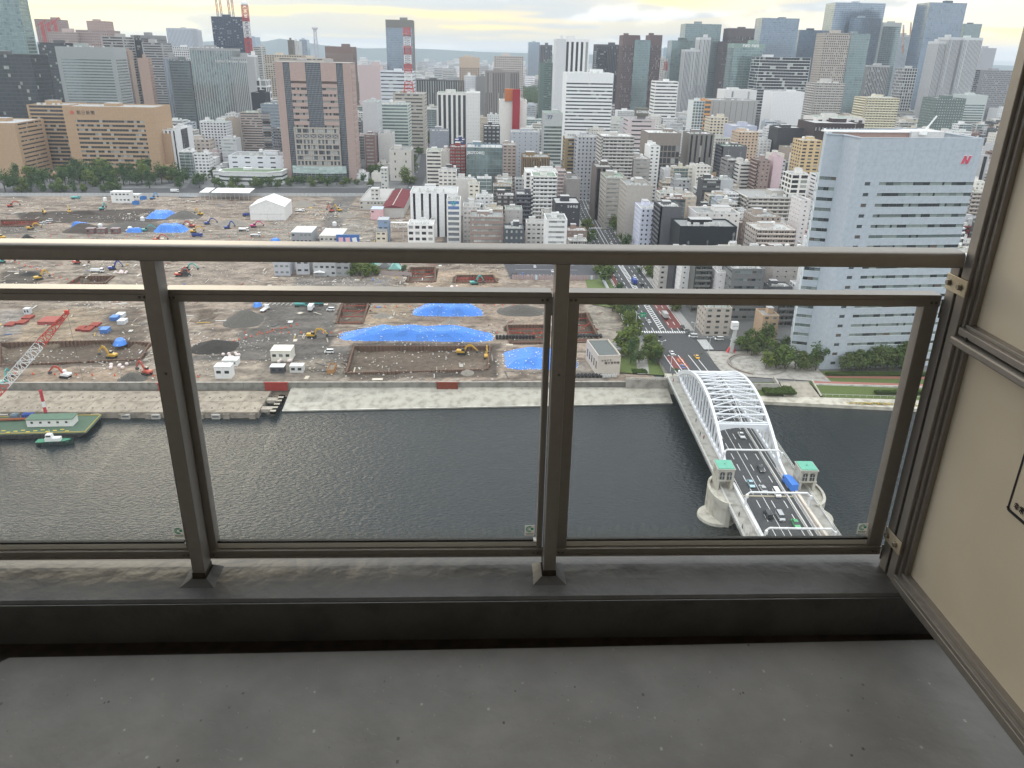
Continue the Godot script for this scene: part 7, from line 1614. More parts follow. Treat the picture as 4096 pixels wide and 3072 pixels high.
	for i in 6:
		var A: Vector2 = hull[i]; var B: Vector2 = hull[(i+1) % 6]
		m.quad(Vector3(A.x*0.94,-0.2,-A.y*0.85),Vector3(B.x*0.94,-0.2,-B.y*0.85),Vector3(B.x,1.3+maxf(0,B.x)*0.1,-B.y),Vector3(A.x,1.3+maxf(0,A.x)*0.1,-A.y),Color(.04,.07,.06))
	part("hull",m.mesh(),M.painted_wall,t)
	m = MB.new(); m.box(Vector3(-0.6,1.2,0),Vector3(12,0.12,3.1),Color(.08,.25,.16)); part("deck",m.mesh(),M.painted_wall,t)
	m = MB.new(); m.box(Vector3(-0.4,1.9,0),Vector3(5.4,1.3,2.1),Color(.76,.76,.74)); m.prism(PackedVector2Array([Vector2(-2.8,2.5),Vector2(-0.4,2.5),Vector2(-0.7,4.0),Vector2(-2.6,4.0)]),Vector3(0,0,-1.0),Vector3.RIGHT,Vector3.UP,Vector3(0,0,2.0),Color(.76,.76,.74)); part("wheelhouse",m.mesh(),M.painted_wall,t)
	m = MB.new(); m.box(Vector3(-1.6,3.4,0),Vector3(1.7,0.6,2.06),Color(.03,.03,.035)); part("wheelhouse_glass",m.mesh(),M.window_glass,t)
	m = MB.new(); m.tube(Vector3(-1.2,4,0),Vector3(-1.2,6,0),0.06,0.04,6,Color(.7,.7,.7)); part("mast",m.mesh(),M.plain,t)
	m = MB.new()
	for i in 6: m.tube(Vector3(-5+i*1.8,0.8,1.75),Vector3(-5+i*1.8,0.8,2.05),0.4,0.4,8,Color(.03,.03,.03))
	part("tyre_fender",m.mesh(),M.plain,t)

func debris() -> void: # rubble,offcuts,plates and litter that cover the bare ground
	rng.seed = 81
	var kinds := [["site_rubble","broken concrete rubble and offcuts strewn over the building site",6500,0.9],["site_litter","planks, plates, sheets and coloured odds and ends strewn over the building site",1700,1.0]]
	var pits := []
	for p in PITS:
		var poly := PackedVector2Array()
		for q in p[0]: poly.append(Vector2(q[0],q[1]))
		pits.append([poly,p[1]])
	var k := 0
	for a in kinds:
		var b := MB.new()
		if k == 0: b.prism(PackedVector2Array([Vector2(-.5,0),Vector2(.5,0),Vector2(.35,.5),Vector2(-.2,.65)]),Vector3(0,0,-.4),Vector3.RIGHT,Vector3.UP,Vector3(.1,0,.8))
		else: b.box(Vector3(0,0.5,0),Vector3.ONE)
		var mm := MultiMesh.new()
		mm.transform_format = MultiMesh.TRANSFORM_3D; mm.use_colors = true; mm.mesh = b.mesh(); mm.instance_count = int(a[2])
		var clumps := []
		for i in 90: clumps.append(Vector2(rng.randf_range(-440,60),rng.randf_range(-760,-326)))
		for i in int(a[2]):
			var c: Vector2 = clumps[rng.randi() % 90]
			var p := Vector2(c.x+rng.randfn()*14.0,c.y+rng.randfn()*7.0)
			if rng.randf() < 0.3: p = Vector2(rng.randf_range(-440,70),rng.randf_range(-770,-324))
			p.y = clampf(p.y,-770,-324)
			if p.x > 20 and p.y < -440: p.x -= 120
			if p.x > 75: p.x = 30.0
			if p.x > -30 and p.y < -560: p.x -= 140
			var y := GROUND
			for q in pits:
				if Geometry2D.is_point_in_polygon(p,q[0]): y = GROUND - q[1]
			var s: Vector3
			var col: Color
			if k == 0:
				var w := rng.randf_range(0.3,1.0)
				s = Vector3(w,w*0.7,w); var g := rng.randf_range(.18,.62); col = Color(g,g*.95,g*.88)
			else:
				var r := rng.randf()
				s = Vector3(rng.randf_range(1.5,9),rng.randf_range(.1,.3),rng.randf_range(.2,.7)) if r < .72 else Vector3(rng.randf_range(1.5,5.0),.15,rng.randf_range(1.5,3)) if r < .9 else Vector3(.9,.8,.8)
				col = [Color(.5,.44,.35),Color(.32,.27,.22),Color(.6,.59,.57),Color(.2,.1,.08),Color(.42,.38,.33),Color(.1,.1,.1),Color(.55,.5,.42),Color(.25,.22,.19),Color(.36,.34,.31),Color(.3,.12,.09),Color(.45,.4,.34),Color(.16,.14,.12),Color(.07,.16,.36),Color(.5,.33,.06)][rng.randi() % (14 if rng.randf() < .45 else 9)]
			mm.set_instance_transform(i,Transform3D(Basis(Vector3.UP,rng.randf()*TAU if rng.randf() < .4 else rng.randi() % 2*PI/2+.05)*Basis.from_scale(s),Vector3(p.x,y+0.12,p.y)))
			mm.set_instance_color(i,col)
		var o := MultiMeshInstance3D.new()
		o.name = a[0]; o.multimesh = mm; o.material_override = M.plain
		add_child(o)
		o.set_meta("kind","stuff"); tag(o,a[1],"rubble" if k == 0 else "litter")
		k += 1

# ---------------------------------------------------------------- the arch bridge
func bridge() -> void:
	var ang := -atan(0.037)
	# local frame: x to the right, -z away from the balcony; origin on the axis at the near end of the arch
	var t := thing("arch_bridge","white steel tied-arch road bridge with lattice top bracing and stone piers","bridge",Vector3(94.9,8,-236),ang)
	var steel := Color(.7,.72,.75)
	var L := 82.0; var rise := 12.6; var R := 9.6
	var m := MB.new(); m.box(Vector3(0,-0.35,-11.0),Vector3(29.4,0.7,142),Color(.3,.3,.3)); part("deck",m.mesh(),M.stained_concrete,t)
	m = MB.new(); m.q(Vector3(-8.9,0.03,60),Vector3(17.8,0,0),Vector3(0,0,-L - 60)); part("carriageway",m.mesh(),M.asphalt,t)
	for s in [-1,1]:
		m = MB.new(); m.box(Vector3(s*12.1,0.1,-11.0),Vector3(4.6,0.2,142),Color(.36,.35,.33)); part("footway",m.mesh(),M.stained_concrete,t)
		m = MB.new()
		for i in 92:
			var z := 60.0 - i*1.55
			if absf(z - 13) < 4.5: continue
			m.box(Vector3(s*14.5,0.6,z),Vector3(0.1,1.0,0.1),steel)
		for y in [0.5,1.15]: m.box(Vector3(s*14.5,y,-11.0),Vector3(0.14,0.12,142),Color(.62,.6,.52) if y > 1 else steel)
		part("footway_railing",m.mesh(),M.metal_paint,t)
	m = MB.new() # lane paint
	for x in [-4.6,0.2,4.2]:
		for i in 18: m.q(Vector3(x - 0.09,0.05,58 - i*8.0),Vector3(0.2,0,0),Vector3(0,0,-4.4))
	for x in [-8.2,-1.9,5.9,8.2]: m.q(Vector3(x - 0.07,0.05,60),Vector3(0.16,0,0),Vector3(0,0,-L - 60))
	part("lane_paint",m.mesh(),M.marking,t)
	m = MB.new() # row of guard posts and pipes along the right lanes
	m.bar(Vector3(6.2,0.45,58),Vector3(6.2,0.45,-L),0.35,0.5,Color(.62,.6,.58)); m.bar(Vector3(8.6,0.5,58),Vector3(8.6,0.5,0),0.3,0.9,Color(.6,.58,.56)); part("guard_barrier",m.mesh(),M.painted_wall,t)
	# arch ribs, hangers
	var Y := func(f: float) -> float: return 1.2+rise*(1.0 - pow(2.0*f - 1.0,2.0))
	for s in [-1,1]:
		m = MB.new()
		var n := 32
		for i in n:
			var f0 := float(i)/n; var f1 := float(i+1)/n
			var a := Vector3(s*R,Y.call(f0),-L*f0); var b := Vector3(s*R,Y.call(f1),-L*f1)
			m.bar(a,b+(b - a)*0.02,0.95,lerpf(1.9,1.25,sin(PI*(f0+f1)/2)),steel)
		part("arch_rib",m.mesh(),M.metal_paint,t)
		for i in range(1,20):
			var f := i/20.0
			m = MB.new(); m.box(Vector3(s*R,Y.call(f)/2,-L*f),Vector3(0.75,Y.call(f),0.28),steel)
			m.box(Vector3(s*R,Y.call(f)/2,-L*f),Vector3(0.2,Y.call(f),0.6),steel)
			part("hanger",m.mesh(),M.metal_paint,t)
		m = MB.new(); m.box(Vector3(s*R,0.7,-L/2),Vector3(0.8,1.3,L),steel); part("tie_girder",m.mesh(),M.metal_paint,t)
		m = MB.new(); m.prism(PackedVector2Array([Vector2(0,0),Vector2(7,0),Vector2(0,3.6)]),Vector3(s*R - 0.4,0,-L+0.5),Vector3(0,0,1),Vector3.UP,Vector3(0.8,0,0),steel); m.prism(PackedVector2Array([Vector2(0,0),Vector2(9,0),Vector2(9,1.2),Vector2(0,2.6)]),Vector3(s*R - 0.4,0,-1),Vector3(0,0,1),Vector3.UP,Vector3(0.8,0,0),steel); part("end_plate",m.mesh(),M.metal_paint,t)
	# top bracing between the ribs
	var lo := 4; var hi := 17
	for i in range(lo,hi+1):
		var f := i/20.0
		var a := Vector3(-R,Y.call(f)+0.2,-L*f); var b := Vector3(R,Y.call(f)+0.2,-L*f)
		m = MB.new(); m.bar(a,b,0.5,0.5,steel); m.bar(a - Vector3(0,1.2,0),b - Vector3(0,1.2,0),0.22,0.22,steel)
		for k in 8: m.bar(a.lerp(b,k/8.0) - Vector3(0,1.2 if k % 2 else 0.0,0),a.lerp(b,(k+1)/8.0) - Vector3(0,0.0 if k % 2 else 1.2,0),0.14,0.14,steel)
		part("cross_beam",m.mesh(),M.metal_paint,t)
		if i < hi:
			var g := (i+1)/20.0
			var c := Vector3(-R,Y.call(g)+0.2,-L*g); var d := Vector3(R,Y.call(g)+0.2,-L*g)
			m = MB.new(); m.bar(a,c.lerp(d,0.5),0.34,0.3,steel); m.bar(b,c.lerp(d,0.5),0.34,0.3,steel); m.bar(a.lerp(b,0.5),c.lerp(d,0.5),0.16,0.16,steel); part("bracing",m.mesh(),M.metal_paint,t)
	m = MB.new() # arched portal
	var fp := lo/20.0 - 0.01
	for i in 14:
		var u0 := -1.0+i/7.0; var u1 := -1.0+(i+1)/7.0
		var y0: float = Y.call(fp) - 0.9 - 2.0*u0*u0; var y1: float = Y.call(fp) - 0.9 - 2.0*u1*u1
		m.prism(PackedVector2Array([Vector2(u0*R,y0),Vector2(u1*R,y1),Vector2(u1*R,Y.call(fp)+0.4),Vector2(u0*R,Y.call(fp)+0.4)]),Vector3(0,0,-L*fp - 0.3),Vector3.RIGHT,Vector3.UP,Vector3(0,0,0.6),steel)
	part("portal_beam",m.mesh(),M.metal_paint,t)
	# side girders of the opening span with gantries
	for s in [-1,1]:
		m = MB.new(); m.prism(PackedVector2Array([Vector2(0,0),Vector2(60,0),Vector2(60,2.6),Vector2(8,1.2),Vector2(0,1.0)]),Vector3(s*9.7 - 0.45,0,12),Vector3(0,0,1),Vector3.UP,Vector3(0.9,0,0),Color(.68,.68,.68) if s < 0 else Color(.62,.56,.5)); part("side_girder",m.mesh(),M.painted_wall,t)
	for z in [-1.5,27.0,47.0]:
		m = MB.new()
		var k := Color(.74,.74,.74)
		for s in [-1,1]:
			m.tube(Vector3(s*10.0,0,z),Vector3(s*10.0,5.2,z),0.32,0.3,10,k); m.tube(Vector3(s*10.0,5.2,z),Vector3(s*9.0,6.2,z),0.3,0.3,10,k)
			m.box(Vector3(s*10.0,5.2,z+0.7),Vector3(0.7,1.1,0.7),k)
		m.tube(Vector3(-9.0,6.2,z),Vector3(9.0,6.2,z),0.34,0.34,10,k); part("gantry",m.mesh(),M.painted_wall,t)
	m = MB.new(); m.box(Vector3(0,0.1,19.0),Vector3(18,0.12,0.7),Color(.4,.36,.27)); part("expansion_joint",m.mesh(),M.painted_wall,t)
	# stone pier and its two towers
	var stone := Color(.5,.48,.43)
	for s in [-1,1]:
		m = MB.new()
		var prof := []
		for i in 13:
			var a := -PI/2+PI*i/12
			prof.append(Vector2(s*(13.6+cos(a)*5.2),sin(a)*9.5))
		for i in 12:
			var A: Vector2 = prof[i]; var B: Vector2 = prof[i+1]
			if s > 0:
				var x := A; A = B; B = x
			m.quad(Vector3(A.x,-8.6,16+A.y),Vector3(B.x,-8.6,16+B.y),Vector3(B.x,0.9,16+B.y),Vector3(A.x,0.9,16+A.y),stone)
			m.quad(Vector3(A.x,0.0,16+A.y) ,Vector3(A.x*0.955,0.9,16+A.y*0.93),Vector3(B.x*0.955,0.9,16+B.y*0.93),Vector3(B.x,0.0,16+B.y),stone)
			m.quad(Vector3(A.x,0.9,16+A.y),Vector3(B.x,0.9,16+B.y),Vector3(B.x*0.955,0.9,16+B.y*0.93),Vector3(A.x*0.955,0.9,16+A.y*0.93),stone)
			m.quad(Vector3(s*13.6,0.05,16),Vector3(A.x,0.05,16+A.y),Vector3(B.x,0.05,16+B.y),Vector3(s*13.6,0.05,16),stone)
		part("pier_drum",m.mesh(),M.stained_concrete,t)
		m = MB.new(); m.lathe(Vector3(s*16.0,-8.4,19),[[6.4,0],[6.2,1.3],[4.0,1.9],[0,1.9]],20,stone); part("pier_footing",m.mesh(),M.stained_concrete,t)
	m = MB.new(); m.box(Vector3(0,-5,16),Vector3(27,9,14),stone); part("pier_body",m.mesh(),M.stained_concrete,t)
	for s in [-1,1]:
		var h := part("bridge_house",tower_shell(stone),M.stained_concrete,t,Vector3(s*13.6,0,12.4))
		h.set_meta("label","stone bridge tower with a flat pale green copper roof")
		m = MB.new(); m.box(Vector3(0,7.75,0),Vector3(6.0,0.2,6.6),Color(.45,.43,.38)); m.box(Vector3(0,7.95,0),Vector3(5.3,0.3,5.9),Color(.16,.42,.32)); m.lathe(Vector3(0,8.1,0),[[0.25,0],[0.2,0.4],[0,0.6]],8,Color(.2,.45,.36)); part("copper_roof",m.mesh(),M.painted_wall,h)
		for x in [-1.2,1.2]:
			m = MB.new(); m.box(Vector3(x,5.0,3.06),Vector3(1.5,2.0,0.1),Color(.04,.045,.05)); m.tube(Vector3(x,6.0,3.02),Vector3(x,6.0,3.12),0.75,0.75,12,Color(.04,.045,.05)); part("arched_window",m.mesh(),M.window_glass,h)
			m = MB.new(); m.box(Vector3(x,5.2,3.14),Vector3(0.1,2.6,0.06),Color(.5,.5,.46)); m.box(Vector3(x,5.4,3.14),Vector3(1.5,0.1,0.06),Color(.5,.5,.46)); part("glazing_bar",m.mesh(),M.plain,h)
	# far abutment and people
	m = MB.new(); m.box(Vector3(0,-4,-L - 1.5),Vector3(30,8,5),stone); part("abutment",m.mesh(),M.stained_concrete,t)
	people()

func tower_shell(stone: Color) -> ArrayMesh:
	var m := MB.new()
	for s in [-1,1]:
		m.box(Vector3(s*2.3,1.7,0),Vector3(0.9,3.4,6.0),stone)
		m.box(Vector3(s*2.35,5.4,0),Vector3(0.8,4.0,5.8),stone)
	m.box(Vector3(0,3.6,0),Vector3(5.8,0.5,6.3),stone)
	for s in [-1,1]:
		m.box(Vector3(0,4.0,s*2.7),Vector3(3.9,0.5,0.5),stone); m.box(Vector3(0,7.0,s*2.7),Vector3(3.9,0.6,0.5),stone); m.box(Vector3(0,5.4,s*2.7),Vector3(0.7,3.0,0.55),stone)
	m.box(Vector3(0,7.5,0),Vector3(5.7,0.4,6.2),stone)
	return m.mesh()

# ---------------------------------------------------------------- people: one skin from tapered bones, meshed as surface nets
func figure(seated := false) -> ArrayMesh:
	var st := 0.16 if not seated else 0.05
	var bones := [[0,1.0,0,.13,0,1.25,0,.145],[0,1.25,0,.15,0,1.42,0,.12],[0,1.42,0,.06,0,1.52,0,.055],[0,1.6,.02,.095,0,1.68,0,.1]]
	for s in [-1,1]:
		var f: float = st*s
		bones.append([s*.09,.95,0,.1,s*.1,.5,f,.07]); bones.append([s*.1,.5,f,.068,s*.1,.08,f*0.4 - st*0.5,.045]); bones.append([s*.1,.05,f*0.4 - st*0.5,.045,s*.11,.04,f*0.4 - st*0.5+.16,.035])
		bones.append([s*.17,1.38,0,.06,s*.21,1.12,-f*0.5,.048]); bones.append([s*.21,1.12,-f*0.5,.045,s*.2,.9,-f*0.9+.08,.032])
	var cs := 0.04
	var n := Vector3i(18,46,20)
	var o := Vector3(-0.36,-0.02,-0.4)
	var F := PackedFloat32Array(); F.resize((n.x+1)*(n.y+1)*(n.z+1))
	var A := []
	for b in bones: A.append([Vector3(b[0],b[1],b[2]),Vector3(b[4],b[5],b[6]),b[3],b[7]])
	for z in n.z+1:
		for y in n.y+1:
			for x in n.x+1:
				var p := o+Vector3(x,y,z)*cs
				var d := 9.0
				for b in A:
					var ab: Vector3 = b[1] - b[0]
					var t := clampf((p - b[0]).dot(ab)/ab.length_squared(),0,1)
					var e: float = p.distance_to(b[0]+ab*t) - lerpf(b[2],b[3],t)
					var h := clampf(0.5+0.5*(d - e)/0.03,0,1)
					d = lerpf(d,e,h) - 0.03*h*(1 - h)
				F[(z*(n.y+1)+y)*(n.x+1)+x] = d
	var id := func(x: int,y: int,z: int) -> int: return (z*(n.y+1)+y)*(n.x+1)+x
	var V := {}
	for z in n.z:
		for y in n.y:
			for x in n.x:
				var c := 0; var s := Vector3.ZERO
				for e in [[0,0,0,1,0,0],[0,1,0,1,1,0],[0,0,1,1,0,1],[0,1,1,1,1,1],[0,0,0,0,1,0],[1,0,0,1,1,0],[0,0,1,0,1,1],[1,0,1,1,1,1],[0,0,0,0,0,1],[1,0,0,1,0,1],[0,1,0,0,1,1],[1,1,0,1,1,1]]:
					var a := F[id.call(x+e[0],y+e[1],z+e[2])]; var b := F[id.call(x+e[3],y+e[4],z+e[5])]
					if (a < 0) != (b < 0):
						s += Vector3(x+e[0],y+e[1],z+e[2]).lerp(Vector3(x+e[3],y+e[4],z+e[5]),a/(a - b)); c += 1
				if c: V[id.call(x,y,z)] = o+s/c*cs
	var m := MB.new()
	var col := func(p: Vector3) -> Color:
		if p.y > 1.66 or (p.y > 1.55 and p.z < -0.02): return Color(.03,.025,.02)
		if p.y > 1.44: return Color(.5,.33,.25)
		if p.y > 0.95: return Color.WHITE if absf(p.x) < 0.27 and p.y > 0.96 else Color(.5,.33,.25)
		if p.y < 0.09: return Color(.04,.04,.04)
		return Color(.1,.11,.16)
	for z in range(1,n.z):
		for y in range(1,n.y):
			for x in range(1,n.x):
				var a := F[id.call(x,y,z)]
				for ax in 3:
					var b := F[id.call(x+int(ax == 0),y+int(ax == 1),z+int(ax == 2))]
					if (a < 0) == (b < 0): continue
					var q: Array = [[[0,0,0],[0,-1,0],[0,-1,-1],[0,0,-1]],[[0,0,0],[0,0,-1],[-1,0,-1],[-1,0,0]],[[0,0,0],[-1,0,0],[-1,-1,0],[0,-1,0]]][ax]
					var P := []
					for k in q: P.append(V.get(id.call(x+k[0],y+k[1],z+k[2])))
					if null in P: continue
					var k: Color = col.call(P[0])
					if a < 0: m.quad(P[0],P[3],P[2],P[1],k)
					else: m.quad(P[0],P[1],P[2],P[3],k)
	return m.mesh()

func people() -> void:
	var mesh := [figure(false),figure(true)]
	var coats := [["dark blue",Color(.03,.05,.12)],["red",Color(.4,.04,.05)],["black",Color(.025,.025,.03)],["grey",Color(.2,.2,.2)],["white",Color(.7,.7,.7)]]
	for i in 5: mat("coat_%d" % i,coats[i][1],0.9,0,null,1,true)
	var spots := [[84.4,-272,0,0,"on the far bridge footway"],[82.9,-260,0,0,"on the bridge footway beside the red-coated walker"],[83.6,-257.4,1,1,"on the bridge footway"],[80.6,-204.6,2,0,"on the near bridge footway"],[79.6,-198,3,1,"near the end of the bridge footway"],[84.6,-312,1,0,"by the far arch end"],[86.0,-319,2,1,"by the far arch end"]]
	for a in spots:
		var t := thing("person","person in %s clothes walking %s" % [coats[a[2]][0],a[4]],"person",Vector3(a[0],8.2,a[1]),PI*a[3]+0.1,"")
		part("body",mesh[a[3]],M["coat_%d" % a[2]],t)

# ---------------------------------------------------------------- landmark buildings built one by one
func blue_grey_tower() -> void:
	rng.seed = 17
	var t := thing("office_tower","pale blue-grey panelled office tower with window bands and a red N-shaped emblem","tower",Vector3(160.4,GROUND,-338),deg_to_rad(5.5))
	var k := Color(.45,.495,.55)
	var W := 57.0; var Ht := 105.0; var up := Vector3.UP
	var inv := t.transform.affine_inverse()
	var lp := [Vector3.ZERO,inv*Vector3(159.2,GROUND,-352.3),inv*Vector3(152.5,GROUND,-354.5),inv*Vector3(162.5,GROUND,-381)] # corners leftwards
	# main face: wall panels with joints, bands of panes between
	var wm := MB.new()
	var floors := 20; var f := 4.62; var top := 15.0
	var zone0 := 12.2; var zone1 := W
	for i in floors:
		var y := Ht - top - (i+1)*f+0.0
		wm.q(Vector3(zone0,y+1.5,0),Vector3(zone1 - zone0,0,0),up*(f - 1.5),k)
		wm.q(Vector3(zone0,y+1.5,0),Vector3(0,0,-0.4),Vector3(zone1 - zone0,0,0),k)
		wm.q(Vector3(zone0,y,-0.4),Vector3(zone1 - zone0,0,0),Vector3(0,0,0.4),Color(.6,.66,.68)) if false else wm.q(Vector3(zone0,y,0),Vector3(zone1 - zone0,0,0),Vector3(0,0,-0.4),Color(.6,.66,.68))
		wm.q(Vector3(5.6,y+1.5,0),Vector3(2.6,0,0),up*(f - 1.5),k)
		wm.q(Vector3(zone0,y,-0.4),Vector3(0,0,0.4),up*1.5,k)
		wm.q(Vector3(5.6,y,0),Vector3(2.6,0,0),Vector3(0,0,-0.4),k); wm.q(Vector3(5.6,y,0),Vector3(0,0,-0.4),up*1.5,k) ; wm.q(Vector3(8.2,y,-0.4),Vector3(0,0,0.4),up*1.5,k)
		part("window",shared.pane,M.pane_1 if rng.randf() < 0.6 else M.pane_5,t,Vector3(6.9,y+0.75,-0.36),Basis.from_scale(Vector3(2.5,1.45,1)))
		for yy in [y - 0.14,y+1.5]: wm.box(Vector3((zone0+zone1)/2,yy+0.07,0.02),Vector3(zone1 - zone0,0.09,0.06),Color(.62,.68,.68))
		var n := 13
		var skip: bool = i == 5
		for j in n:
			var w := (zone1 - zone0)/n
			part("window",shared.pane,M.pane_4 if skip and rng.randf() < 0.8 else pane(rng.randf(),0.62),t,Vector3(zone0+(j+0.5)*w,y+0.75,-0.36),Basis.from_scale(Vector3(w - 0.12,1.45,1)))
			if rng.randf() < 0.3: part("window",shared.pane,M.pane_0,t,Vector3(zone0+(j+0.5)*w+w*0.35,y+0.75,-0.33),Basis.from_scale(Vector3(w*0.28,1.45,1)))
	var yl := Ht - top - floors*f
	wm.q(Vector3(zone0,0,0),Vector3(zone1 - zone0,0,0),up*yl,k); wm.q(Vector3(5.6,0,0),Vector3(2.6,0,0),up*yl,k)
	wm.q(Vector3(0,0,0),Vector3(5.6,0,0),up*(Ht - top),k); wm.q(Vector3(8.2,0,0),Vector3(zone0 - 8.2,0,0),up*(Ht - top),k)
	wm.q(Vector3(0,Ht - top,0),Vector3(W,0,0),up*top,k)
	wm.q(Vector3(W,0,0),Vector3(0,0,-50),up*Ht,k); wm.quad(Vector3(W,0,-50),lp[3],lp[3]+up*Ht,Vector3(W,Ht,-50),k)
	# left facets
	wm.q(lp[1],lp[0] - lp[1],up*Ht,k)
	for s in 2:
		var a: Vector3 = lp[2+s]; var b: Vector3 = lp[1+s]
		var u := (b - a).normalized(); var wl := a.distance_to(b); var nn := u.cross(up)
		for i in floors:
			var y := Ht - top - (i+1)*f
			wm.q(a+up*(y+1.6),u*wl,up*(f - 1.6),k)
			wm.q(a+up*y,u*wl,-nn*0.4,Color(.6,.66,.68))
			for yy in [y - 0.07,y+1.67]: wm.bar(a+up*yy+nn*0.02,b+up*yy+nn*0.02,0.06,0.09,Color(.62,.68,.68))
			for j in (3 if s == 0 else 5):
				var w := wl/(3 if s == 0 else 5)
				part("window",shared.pane,pane(rng.randf(),0.6),t,a+u*(j+0.5)*w+up*(y+0.8) - nn*0.36,Basis(u*(w - 0.12),up*1.55,nn))
		wm.q(a,u*wl,up*yl,k); wm.q(a+up*(Ht - top),u*wl,up*top,k)
	part("wall",wm.mesh(),M.painted_wall,t)
	# panel joints as thin recessed-looking fillets proud by 1 cm
	var j := MB.new()
	for i in 10: j.box(Vector3(W*(i+0.5)/10.0,Ht - top/2,0.012),Vector3(0.07,top,0.02),Color(.36,.4,.45))
	for y in [Ht - 5.0,Ht - 10.0]: j.box(Vector3(W/2,y,0.012),Vector3(W,0.07,0.02),Color(.36,.4,.45))
	for i in 20: j.box(Vector3(2.8,Ht - top - i*f,0.012),Vector3(5.6,0.07,0.02),Color(.36,.4,.45)); j.box(Vector3(10.2,Ht - top - i*f,0.012),Vector3(4.0,0.07,0.02),Color(.36,.4,.45))
	part("panel_joint",j.mesh(),M.painted_wall,t)
	var r := MB.new() # roof: rim,walkway,plant screen
	r.quad(Vector3(0,Ht - 2.5,0),Vector3(W,Ht - 2.5,0),Vector3(W,Ht - 2.5,-50),lp[3]+up*(Ht - 2.5),Color(.45,.45,.45))
	part("roof",r.mesh(),M.painted_wall,t)
	r = MB.new(); r.box(Vector3(24,Ht - 1.0,-22),Vector3(50,3.4,0.5),Color(.35,.25,.22)); r.box(Vector3(24,Ht+0.7,-24),Vector3(56,0.5,6),Color(.72,.72,.72)); r.box(Vector3(44,Ht - 0.4,-26),Vector3(16,3,12),Color(.55,.55,.55)); part("plant_screen",r.mesh(),M.painted_wall,t)
	r = MB.new()
	for q in 3: r.bar(lp[q+1]+up*(Ht+0.1),lp[q]+up*(Ht+0.1),0.8,0.5,k)
	r.bar(Vector3(0,Ht+0.1,-0.4),Vector3(W,Ht+0.1,-0.4),0.8,0.4,k); r.bar(Vector3(W - 0.4,Ht+0.1,-0.4),Vector3(W - 0.4,Ht+0.1,-49),0.8,0.4,k); part("parapet",r.mesh(),M.painted_wall,t)
	r = MB.new(); r.tube(Vector3(10,Ht,-23),Vector3(10,Ht+9,-23),0.08,0.05,5,Color(.4,.4,.4)); part("antenna",r.mesh(),M.plain,t)
	r = MB.new(); r.bar(Vector3(41,Ht,-20),Vector3(45,Ht+8,-18),0.6,0.6,Color(.75,.75,.75)); r.box(Vector3(41,Ht+0.8,-20),Vector3(3,2,3),Color(.75,.75,.75)); part("gondola_crane",r.mesh(),M.plain,t)
	# red emblem
	var e := part("emblem",emblem_mesh(Color(.58,.09,.14),0.0),M.metal_paint,t,Vector3(50.4,Ht - 8.6,0.1),Basis.from_scale(Vector3(.72,.68,1)))
	e.set_meta("label","red letter-shaped emblem with white edge")
	part("emblem_edge",emblem_mesh(Color(.75,.74,.76),0.35),M.metal_paint,t,Vector3(50.4,Ht - 8.6,0.03),Basis.from_scale(Vector3(.72,.68,1)))

func emblem_mesh(k: Color,grow: float) -> ArrayMesh:
	var m := MB.new()
	for p in [[Vector2(-2.9,-2.6),Vector2(-1.2,-2.6),Vector2(0.0,2.4),Vector2(-1.4,2.4)],[Vector2(-0.9,1.4),Vector2(-0.4,2.4),Vector2(1.6,-2.6),Vector2(0.2,-2.6)],[Vector2(0.4,-2.6),Vector2(1.9,-2.6),Vector2(3.3,2.4),Vector2(1.7,2.4)]]:
		var q := PackedVector2Array()
		var c: Vector2 = (p[0]+p[1]+p[2]+p[3])/4.0
		for a in p: q.append(a+(a - c).normalized()*grow)
		m.prism(q,Vector3(0,0,0),Vector3.RIGHT,Vector3.UP,Vector3(0,0,0.22 if grow == 0.0 else 0.1),k)
	return m.mesh()

